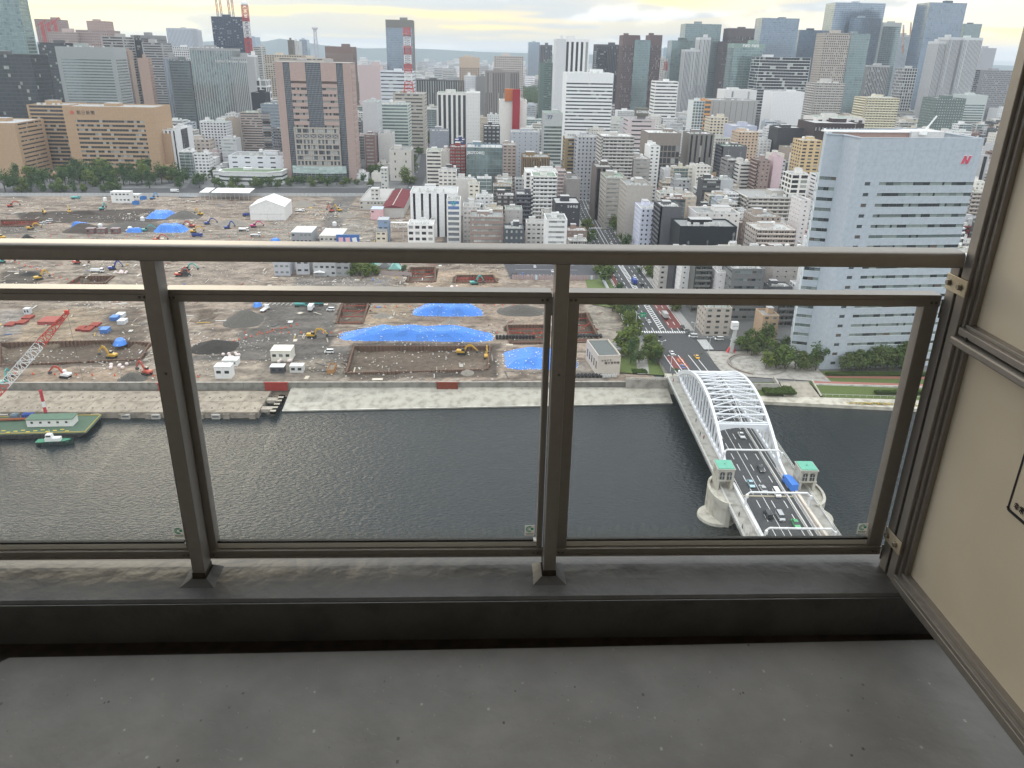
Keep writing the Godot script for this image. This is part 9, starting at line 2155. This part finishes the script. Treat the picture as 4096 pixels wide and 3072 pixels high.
	for x in [-4.0,0.0]:
		m = MB.new(); m.bar(Vector3(x,-10,0),Vector3(x,0,0),0.7,0.7,Color(.6,.6,.6)); part("pillar",m.mesh(),M.painted_wall,t)
	# lamps
	var lm := MB.new(); lm.tube(Vector3.ZERO,Vector3(0,8,0),0.14,0.08,8,Color(.66,.67,.68))
	lm.tube(Vector3(0,8,0),Vector3(-1.5,8.6,0),0.07,0.05,6,Color(.66,.67,.68)); lm.tube(Vector3(0,8,0),Vector3(1.5,8.6,0),0.07,0.05,6,Color(.66,.67,.68))
	var hm := MB.new()
	for s in [-1.7,1.7]: hm.lathe(Vector3(s,8.35,0),[[0.05,0],[0.32,0.1],[0.3,0.3],[0.1,0.42],[0,0.42]],10,Color(.74,.74,.74))
	var pm := lm.mesh(); var hmm := hm.mesh()
	for a in [[87.2,-349,5.6],[86.6,-326,7.0],[111.4,-381,4.3],[113.2,-358,4.4],[114.2,-476,4.2],[82,-512,4.2],[114,-560,4.2],[113.3,-625,4.2],[116,-690,4.2],[115,-440,4.2],[81.5,-450,4.2]]:
		t = thing("street_lamp","white twin-headed street lamp %s" % ("at the bridge head" if a[1] > -400 else "along the avenue pavement"),"street lamp",Vector3(a[0],a[2],a[1]),0.2,"lamps at the bridge head" if a[1] > -400 else "lamps along the avenue")
		part("pole",pm,M.metal_paint,t); part("lamp_head",hmm,M.metal_paint,t)
	# green direction sign gantry
	t = thing("road_sign","green direction sign on a grey gantry post over the avenue","road sign",Vector3(84.2,4.2,-398))
	m = MB.new(); m.tube(Vector3.ZERO,Vector3(0,8.5,0),0.2,0.18,8,Color(.5,.5,.5)); m.bar(Vector3(0,7.6,0),Vector3(5.5,7.6,0),0.2,0.2,Color(.5,.5,.5)); part("post",m.mesh(),M.metal_paint,t)
	m = MB.new(); m.box(Vector3(3.4,7.0,0.2),Vector3(3.6,2.6,0.1),Color(.03,.25,.12)); m.box(Vector3(3.4,7.0,0.26),Vector3(2.4,0.2,0.02),Color(.7,.7,.7)); m.box(Vector3(3.0,6.6,0.26),Vector3(0.3,1.2,0.02),Color(.7,.7,.7)); part("sign_plate",m.mesh(),M.plain,t)
	# hills
	m = MB.new()
	var prof := [[-9000,30],[-4600,110],[-3500,150],[-3000,180],[-2600,196],[-2420,188],[-2250,222],[-2050,200],[-1800,165],[-1300,138],[-900,150],[-500,142],[0,126],[900,120],[2500,125],[5000,120],[9000,30]]
	for i in prof.size() - 1:
		var a: Array = prof[i]; var b: Array = prof[i+1]
		m.quad(Vector3(a[0],0,-9200),Vector3(b[0],0,-9200),Vector3(b[0],b[1],-9700),Vector3(a[0],a[1],-9700),Color(.05,.08,.075)); m.quad(Vector3(b[0],0,-10400),Vector3(a[0],0,-10400),Vector3(a[0],a[1],-9700),Vector3(b[0],b[1],-9700),Color(.05,.08,.075))
	structure("hills",m,M.plain,"faint low mountains on the horizon")

# ---------------------------------------------------------------- the balcony
const F := EYE - 1.52 # its floor

func rounded(w: float,h: float,r: float,n := 4) -> PackedVector2Array: # rectangle from (0,0) to (w,h),corners rounded
	var p := PackedVector2Array()
	for c in [[w - r,r,-PI/2],[w - r,h - r,0.0],[r,h - r,PI/2],[r,r,PI]]:
		for i in n+1:
			var a: float = c[2]+PI/2*i/n
			p.append(Vector2(c[0]+cos(a)*r,c[1]+sin(a)*r))
	return p

func rod(m: MB,x0: float,x1: float,y0: float,y1: float,z0: float,z1: float,r := 0.002) -> void: # a bar with softened long edges; the longest side is its length
	var s := Vector3(x1 - x0,y1 - y0,z1 - z0)
	var o := Vector3(x0,F+y0,z0)
	if s.x >= s.y and s.x >= s.z: m.prism(rounded(s.z,s.y,r,2),o,Vector3(0,0,1),Vector3.UP,Vector3(s.x,0,0))
	elif s.y >= s.z: m.prism(rounded(s.x,s.z,r,2),o,Vector3.RIGHT,Vector3(0,0,1),Vector3(0,s.y,0))
	else: m.prism(rounded(s.x,s.y,r,2),o,Vector3.RIGHT,Vector3.UP,Vector3(0,0,s.z))

func balcony_materials() -> void:
	var fn := FastNoiseLite.new(); fn.seed = 91; fn.frequency = 0.006; fn.fractal_octaves = 6
	var im := fn.get_seamless_image(1024,1024)
	im.convert(Image.FORMAT_RGB8)
	im.adjust_bcs(1.08,0.07,1.0)
	rng.seed = 92
	for i in 900: # paint flecks,scuffs and grit
		var v := rng.randf_range(0.5,0.66) if rng.randf() < 0.72 else rng.randf_range(0.3,0.42)
		var s := 1+int(pow(rng.randf(),5.0)*4)
		im.fill_rect(Rect2i(rng.randi() % 1020,rng.randi() % 1020,s,s+rng.randi() % 3),Color(v,v,v*0.98))
	for i in 900:
		var x := rng.randi() % 1000; var y := rng.randi() % 1000; var v := rng.randf_range(0.46,0.55)
		for k in rng.randi_range(3,14): im.set_pixel(mini(x+k,1023),mini(y+int(k*0.4),1023),Color(v,v,v))
	var t := ImageTexture.create_from_image(im)
	var fl := mat("floor_sheet",Color(1,.965,.92),0.62,0,t,0.62)
	fl.metallic_specular = 0.35
	relief(fl,bump_tex(93,0.04,5),0.25)
	var cg := mat("kerb_coating",Color(.075,.073,.071),0.5,0,noise_tex(94,0.012,Color(.6,.6,.6),Color(1.1,1.08,1.05),Color(.95,.93,.9),6),0.8)
	relief(cg,bump_tex(95,0.012,6),0.9)
	cg.metallic_specular = 0.5
	mat("gutter_paint",Color(.05,.038,.03),0.35,0,noise_tex(96,0.02,Color(.4,.38,.36),Color(1.2,1.15,1.1),null,5),1.6)
	var al := mat("bronze_aluminium",Color(.3,.275,.25),0.46,0.6,noise_tex(97,0.02,Color(.9,.9,.9),Color(1,1,1),null,4),3.0)
	al.metallic_specular = 0.5
	mat("steel_plate",Color(.62,.55,.43),0.45,0.4,noise_tex(98,0.03,Color(.75,.7,.6),Color(1,1,1),null,5),12.0)
	mat("bolt_steel",Color(.3,.27,.23),0.35,0.8)
	mat("gasket",Color(.02,.02,.02),0.7)
	mat("screw_steel",Color(.14,.13,.12),0.4,0.7)
	mat("partition_board",Color(.62,.54,.425),0.42,0,noise_tex(99,0.005,Color(.88,.87,.85),Color(1,1,1),null,4),0.7).metallic_specular = 0.5
	mat("soffit_paint",Color(.6,.59,.56),0.9)
	var gl := StandardMaterial3D.new()
	gl.resource_name = "rail_glass"; gl.transparency = BaseMaterial3D.TRANSPARENCY_ALPHA; gl.albedo_color = Color(.72,.78,.76,0.055); gl.roughness = 0.03
	M["rail_glass"] = gl
	mat("sticker_white",Color(.72,.72,.7),0.5); M.sticker_white.backlight_enabled = true; M.sticker_white.backlight = Color(.9,.9,.88); mat("sticker_green",Color(.04,.42,.3),0.5); mat("ink",Color(.02,.022,.03),0.6)
	# dried water streaks low on the panes
	var st := Image.create_empty(512,96,false,Image.FORMAT_RGBA8)
	var cn := FastNoiseLite.new(); cn.seed = 6; cn.frequency = 0.09
	var gn := FastNoiseLite.new(); gn.seed = 7; gn.frequency = 0.25
	for x in 512:
		var h := 26.0+30.0*cn.get_noise_1d(x)+26.0*absf(cn.get_noise_1d(x*3.0+900))
		for y in 96:
			var up := 96 - y
			var a := 0.0
			if up < h: a = (0.14+0.22*clampf(gn.get_noise_2d(x,y*0.25)+0.35,0,1))*clampf((h - up)/14.0,0,1)
			st.set_pixel(x,y,Color(.78,.79,.76,a))
	var sm := StandardMaterial3D.new()
	sm.resource_name = "dried_streaks"; sm.transparency = BaseMaterial3D.TRANSPARENCY_ALPHA; sm.albedo_texture = ImageTexture.create_from_image(st); sm.roughness = 0.9
	M["dried_streaks"] = sm

func streak_mesh(w: float,h: float) -> ArrayMesh:
	var a := []; a.resize(Mesh.ARRAY_MAX)
	a[Mesh.ARRAY_VERTEX] = PackedVector3Array([Vector3(0,0,0),Vector3(0,h,0),Vector3(w,h,0),Vector3(w,0,0)])
	a[Mesh.ARRAY_NORMAL] = PackedVector3Array([Vector3(0,0,1),Vector3(0,0,1),Vector3(0,0,1),Vector3(0,0,1)])
	a[Mesh.ARRAY_TEX_UV] = PackedVector2Array([Vector2(0,1),Vector2(0,0),Vector2(1,0),Vector2(1,1)])
	a[Mesh.ARRAY_INDEX] = PackedInt32Array([0,1,2,0,2,3])
	var m := ArrayMesh.new(); m.add_surface_from_arrays(Mesh.PRIMITIVE_TRIANGLES,a)
	return m

func screw(parent: Node,at: Vector3,r: float,called := "screw",m: Material = null,b := Basis.IDENTITY) -> void:
	if not shared.has("screw"):
		var s := MB.new(); s.lathe(Vector3.ZERO,[[1,0],[1,0.25],[0.75,0.55],[0,0.6]],12); shared.screw = s.mesh()
		s = MB.new(); s.lathe(Vector3.ZERO,[[1.35,0],[1.35,0.2],[1.0,0.22],[1.0,1.0],[0.85,1.15],[0,1.15]],6); shared.hex = s.mesh()
	part(called,shared.screw if called == "screw" else shared.hex,m if m else M.screw_steel,parent,at,b*Basis(Vector3.RIGHT,PI/2).scaled(Vector3.ONE*r))

func balcony() -> void:
	balcony_materials()
	# floor slab, gutter, sheet flooring
	var m := MB.new(); m.box(Vector3(0,F - 0.13,-0.6),Vector3(12,0.2,3.2)); structure("balcony_slab",m,M.gutter_paint)
	m = MB.new(); m.box(Vector3(0,F - 0.026,-1.735),Vector3(12,0.012,0.09)); structure("gutter",m,M.gutter_paint,"dark damp gutter between floor sheet and kerb")
	m = MB.new()
	var pts := PackedVector2Array([Vector2(-1.27,-1.675),Vector2(-1.255,-1.69),Vector2(-0.6,-1.696),Vector2(0.2,-1.704),Vector2(1.0,-1.715),Vector2(1.6,-1.722),Vector2(3.5,-1.722),Vector2(3.5,0.9),Vector2(-1.27,0.9)])
	m.prism(pts,Vector3(0,F - 0.03,0),Vector3.RIGHT,Vector3(0,0,1),Vector3(0,0.03,0)); structure("balcony_floor",m,M.floor_sheet,"grey scuffed sheet flooring of the balcony")
	m = MB.new(); m.box(Vector3(-3.7,F - 0.02,-0.4),Vector3(4.8,0.02,2.6)); structure("balcony_floor",m,M.floor_sheet)
	# kerb with a soft hump towards the street
	m = MB.new()
	var kp := PackedVector2Array([Vector2(1.765,-0.2),Vector2(1.765,0.104),Vector2(1.768,0.114),Vector2(1.776,0.12),Vector2(1.85,0.1225),Vector2(1.92,0.1215),Vector2(1.96,0.116),Vector2(1.985,0.1),Vector2(2.0,0.07),Vector2(2.0,-0.2)])
	m.prism(kp,Vector3(-6,F,0),Vector3(0,0,-1),Vector3.UP,Vector3(12,0,0),Color.WHITE,false)
	structure("kerb",m,M.kerb_coating,"grey coated kerb under the railing")
	m = MB.new(); m.box(Vector3(0,F+0.1045,-1.7636),Vector3(12,0.016,0.004)); structure("kerb_edge",m,M.kerb_coating)
	# overhead slab and house wall that shade the balcony
	m = MB.new(); m.box(Vector3(0,F+2.5,-0.55),Vector3(14,0.25,3.1)); structure("soffit",m,M.soffit_paint,"underside of the balcony above")
	m = MB.new(); m.box(Vector3(0,F+1.2,1.05),Vector3(14,2.5,0.2)); structure("house_wall",m,M.soffit_paint)
	m = MB.new(); m.box(Vector3(0,F - 68,-0.4),Vector3(16,135.4,3.0)); m.v.resize(m.v.size()); structure("house_facade",m,M.soffit_paint,"tower below the balcony")
	# handrail
	var t := thing("balcony_railing","bronze aluminium balcony handrail on slim posts","railing",Vector3.ZERO)
	m = MB.new()
	var hp := PackedVector2Array([Vector2(1.846,1.05),Vector2(1.846,1.072),Vector2(1.8485,1.0795),Vector2(1.8545,1.084),Vector2(1.863,1.0855),Vector2(1.898,1.0855),Vector2(1.9065,1.0845),Vector2(1.9125,1.08),Vector2(1.915,1.072),Vector2(1.915,1.05),Vector2(1.912,1.047),Vector2(1.849,1.047)])
	m.prism(hp,Vector3(-6,F,0),Vector3(0,0,-1),Vector3.UP,Vector3(7.193,0,0),Color.WHITE,true); part("handrail",m.mesh(),M.bronze_aluminium,t)
	for x in [-2.78,-1.78,-0.8055,0.1855]:
		m = MB.new(); rod(m,x,x+0.0345,0.128,1.047,-1.906,-1.85); var p := part("post",m.mesh(),M.bronze_aluminium,t)
		screw(p,Vector3(x+0.0185,F+0.758,-1.85),0.004)
		m = MB.new() # mortar foot
		var c := Vector3(x+0.017,F,-1.878)
		var q := [Vector3(-0.055,0.118,0.062),Vector3(0.055,0.118,0.062),Vector3(0.055,0.116,-0.05),Vector3(-0.055,0.116,-0.05)]; var u := [Vector3(-0.021,0.136,0.033),Vector3(0.021,0.136,0.033),Vector3(0.021,0.136,-0.033),Vector3(-0.021,0.136,-0.033)]
		for i in 4: m.quad(c+q[i],c+q[(i+1) % 4],c+u[(i+1) % 4],c+u[i])
		part("mortar_foot",m.mesh(),M.kerb_coating,t)
		m = MB.new(); rod(m,x - 0.001,x+0.0355,0.126,0.152,-1.907,-1.849,0.001); part("sealant_collar",m.mesh(),M.gutter_paint,t)
	m = MB.new(); rod(m,1.199,1.24,0.1,1.047,-1.905,-1.868); var ep := part("post",m.mesh(),M.bronze_aluminium,t)
	ep.set_meta("label","end post beside the partition")
	m = MB.new(); rod(m,1.208,1.24,0.1,2.4,-1.868,-1.858,0.001); part("joint_gasket",m.mesh(),M.gasket,t)
	# glazed infill panels
	var bays := [[-1.742,-0.822,"rear"],[-0.786,0.184,"middle"],[0.2215,1.197,"end"],[-2.742,-1.782,"far"]]
	var lab := ["framed glass infill panel of the balcony railing at the open side","framed glass infill panel between the two slim posts","framed glass infill panel next to the beige partition","framed glass infill panel at the far open end"]
	var nb := 0
	for b in bays:
		var g := thing("glass_panel",lab[nb],"glass panel",Vector3.ZERO)
		var x0: float = b[0]; var x1: float = b[1]
		m = MB.new(); rod(m,x0,x1,0.9275,0.9565,-1.948,-1.91,0.002); m.box(Vector3((x0+x1)/2,F+0.946,-1.9085),Vector3(x1 - x0,0.002,0.003)); m.box(Vector3((x0+x1)/2,F+0.958,-1.929),Vector3(x1 - x0 - 0.004,0.004,0.042)); part("top_bar",m.mesh(),M.bronze_aluminium,g)
		m = MB.new(); rod(m,x0,x1,0.1557,0.1835,-1.948,-1.91,0.002); m.box(Vector3((x0+x1)/2,F+0.166,-1.9088),Vector3(x1 - x0,0.0016,0.0024)); part("bottom_bar",m.mesh(),M.bronze_aluminium,g)
		m = MB.new(); rod(m,x0+0.034,x1 - 0.016,0.1835,0.2,-1.946,-1.922,0.002); part("glazing_bead",m.mesh(),mat("bead_seal",Color(.6,.58,.54),0.5),g)
		m = MB.new(); m.box(Vector3((x0+x1)/2,F+0.203,-1.93),Vector3(x1 - x0 - 0.05,0.006,0.012)); part("gasket",m.mesh(),M.gasket,g)
		for s in [[x0,x0+0.034],[x1 - 0.016 if nb < 2 else x1 - 0.04,x1]]:
			m = MB.new(); rod(m,s[0],s[1],0.1835,0.9275,-1.948,-1.912,0.002); part("stile",m.mesh(),M.bronze_aluminium,g)
		var px0 := x0+0.032; var px1: float = x1 - (0.014 if nb < 2 else 0.038)
		m = MB.new(); m.q(Vector3(px0,F+0.2,-1.93),Vector3(px1 - px0,0,0),Vector3(0,0.73,0)); part("pane",m.mesh(),M.rail_glass,g)
		part("water_stain",streak_mesh(px1 - px0,0.12),M.dried_streaks,g,Vector3(px0,F+0.206,-1.9285))
		for sx in [x0+0.012,x0+0.024,x1 - 0.012,x1 - 0.024]:
			screw(g,Vector3(sx,F+0.939,-1.909),0.0036); screw(g,Vector3(sx,F+0.17,-1.909),0.003)
		for s in [[x0 - 0.01,x0+0.001],[x1 - 0.001,x1+0.008]]:
			for y in [0.905,0.15]:
				m = MB.new(); m.box(Vector3((s[0]+s[1])/2,F+y+0.02,-1.905),Vector3(s[1] - s[0],0.05,0.003)); part("bracket",m.mesh(),M.bronze_aluminium,g)
		sticker(g,px1 - 0.022,nb)
		nb += 1
	partition()

func sticker(g: Node3D,x: float,nb: int) -> void:
	var m := MB.new(); m.box(Vector3(x,F+0.236,-1.9272),Vector3(0.0285,0.0345,0.0008))
	var s := part("sticker",m.mesh(),M.sticker_white,g)
	m = MB.new()
	for r in [[0.0105,0.0075],[0.0062,0.0042]]:
		for i in 20:
			var a := deg_to_rad(50+i*13.0); var b := deg_to_rad(50+(i+1)*13.0)
			var c := Vector3(x - 0.001,F+0.2405,-1.9266)
			m.quad(c+Vector3(cos(a),sin(a),0)*r[1],c+Vector3(cos(a),sin(a),0)*r[0],c+Vector3(cos(b),sin(b),0)*r[0],c+Vector3(cos(b),sin(b),0)*r[1])
	for i in 14:
		var a := TAU*i/14; var b := TAU*(i+1)/14
		var c := Vector3(x+0.0065,F+0.2415,-1.9265)
		m.tri(c,c+Vector3(cos(a),sin(a),0)*0.0044,c+Vector3(cos(b),sin(b),0)*0.0044)
	part("green_mark",m.mesh(),M.sticker_green,s)
	m = MB.new()
	for i in 7:
		m.box(Vector3(x - 0.0105+i*0.0035,F+0.2265,-1.9266),Vector3(0.0024,0.0024,0.0004))
		if i < 6: m.box(Vector3(x - 0.009+i*0.0035,F+0.2225,-1.9266),Vector3(0.0022,0.002,0.0004))
	part("small_print",m.mesh(),M.ink,s)

func partition() -> void:
	var t := thing("balcony_partition","beige board partition in a bronze frame closing off the next balcony","partition",Vector3.ZERO)
	var m := MB.new(); rod(m,1.2,1.25,0.118,2.4,-1.858,-1.824); part("frame_stile",m.mesh(),M.bronze_aluminium,t)
	m = MB.new(); rod(m,1.21,1.25,0.15,2.4,-1.824,-1.812,0.001); rod(m,1.219,1.25,0.15,2.4,-1.812,-1.801,0.001); part("glazing_stop",m.mesh(),M.bronze_aluminium,t)
	m = MB.new(); rod(m,1.198,1.25,0.115,0.138,-1.826,0.9); part("bottom_rail",m.mesh(),M.bronze_aluminium,t)
	m = MB.new(); rod(m,1.2,1.25,0.1385,0.15,-1.824,0.9,0.001); rod(m,1.214,1.25,0.15,0.163,-1.812,0.9,0.001); part("bottom_stop",m.mesh(),M.bronze_aluminium,t)
	m = MB.new(); rod(m,1.1985,1.1992,0.1352,0.1382,-1.82,0.9,0.0003); part("bright_edge",m.mesh(),M.steel_plate,t)
	m = MB.new(); rod(m,1.2,1.25,0.887,0.905,-1.814,0.9); part("middle_rail",m.mesh(),M.bronze_aluminium,t)
	m = MB.new(); rod(m,1.185,1.25,0.862,0.882,-1.816,0.9,0.004); part("middle_rail",m.mesh(),M.bronze_aluminium,t)
	m = MB.new(); rod(m,1.213,1.25,0.905,0.914,-1.81,0.9,0.001); part("middle_stop",m.mesh(),M.bronze_aluminium,t)
	m = MB.new(); rod(m,1.21,1.25,0.882,0.887,-1.81,0.9,0.001); part("gasket",m.mesh(),M.gasket,t)
	for y in [[0.155,0.87],[0.9,2.4]]:
		m = MB.new(); m.box(Vector3(1.24,F+(y[0]+y[1])/2,-0.455),Vector3(0.012,y[1] - y[0],2.7)); part("board",m.mesh(),M.partition_board,t)
	screw(t,Vector3(1.2,F+0.8865,-1.775),0.005,"screw",M.gasket,Basis(Vector3(0,0,1),Vector3.UP,Vector3(-1,0,0)))
	for y in [1.0005,0.2385]:
		m = MB.new(); rod(m,1.1945,1.1975,y - 0.0205,y+0.0205,-1.905,-1.818,0.001); var p := part("tie_plate",m.mesh(),M.steel_plate,t)
		for z in [-1.889,-1.842]: screw(p,Vector3(1.1945,F+y,z),0.0075,"bolt",M.bolt_steel,Basis(Vector3(0,0,1),Vector3.UP,Vector3(-1,0,0)))
	# notice outline and lettering printed on the board
	var s := thing("exit_notice","black outlined emergency exit notice on the beige partition","sign",Vector3(1.2333,F,0))
	m = MB.new()
	var path := [Vector2(-1.522,0.83),Vector2(-1.522,0.566),Vector2(-1.520,0.561),Vector2(-1.515,0.559),Vector2(-0.98,0.559),Vector2(-0.975,0.561),Vector2(-0.973,0.566),Vector2(-0.973,0.825),Vector2(-0.975,0.83),Vector2(-1.522,0.83)]
	for i in path.size() - 1:
		var a: Vector2 = path[i]; var b: Vector2 = path[i+1]
		m.bar(Vector3(0,a.y,a.x),Vector3(0,b.y,b.x),0.0055,0.0005 if absf(a.y - b.y) > 0.01 else 0.0055,Color(.02,.022,.03))
		if absf(a.y - b.y) > 0.01: m.box(Vector3(0,(a.y+b.y)/2,(a.x+b.x)/2),Vector3(0.0008,absf(a.y - b.y),0.0055),Color(.02,.022,.03))
	part("outline",m.mesh(),M.plain,s)
	glyphs(s,"exit",Vector3(-0.0006,0.572,-1.506),0.0165,Color(.02,.022,.03),Basis(Vector3(0,0,1),Vector3.UP,Vector3(-1,0,0)),1.25,1.1,0.0006)

# ---------------------------------------------------------------- all together
func _ready() -> void:
	var cam := Camera3D.new()
	cam.name = "camera"
	cam.basis = Basis(Vector3.UP,deg_to_rad(-2.6))*Basis(Vector3.RIGHT,deg_to_rad(-23.04))*Basis(Vector3(0,0,1),deg_to_rad(1.16))
	cam.position = Vector3(0,EYE,0)
	cam.fov = 52.28; cam.near = 0.05; cam.far = 60000.0
	add_child(cam)
	cam.make_current()
	var env := Environment.new()
	env.background_mode = Environment.BG_SKY
	env.sky = make_sky()
	env.tonemap_mode = Environment.TONE_MAPPER_LINEAR
	env.tonemap_exposure = 1.6
	env.background_energy_multiplier = 1.0
	env.sdfgi_enabled = true; env.ssao_enabled = true; env.ssil_enabled = true
	env.fog_enabled = true; env.fog_density = 0.00008; env.fog_light_color = Color(.86,.9,.95)
	var we := WorldEnvironment.new()
	we.name = "world_environment"; we.environment = env
	add_child(we)
	var sun := DirectionalLight3D.new()
	sun.name = "sun"
	sun.light_energy = 0.16; sun.light_angular_distance = 25.0; sun.light_color = Color(1,.93,.8); sun.shadow_enabled = true
	var az := deg_to_rad(-25.0); var el := deg_to_rad(16.0)
	sun.basis = Basis.looking_at(-Vector3(sin(az)*cos(el),sin(el),-cos(az)*cos(el)))
	add_child(sun)
	make_materials()
	make_shared()
	small_meshes()
	make_trees()
	ground_and_river()
	far_city()
	forest()
	heroes()
	filler()
	blue_grey_tower()
	pink_tower()
	tan_office()
	civic()
	signs()
	trees()
	bridge()
	barge()
	mounds()
	site_things()
	diggers()
	trucks()
	cars()
	balcony()
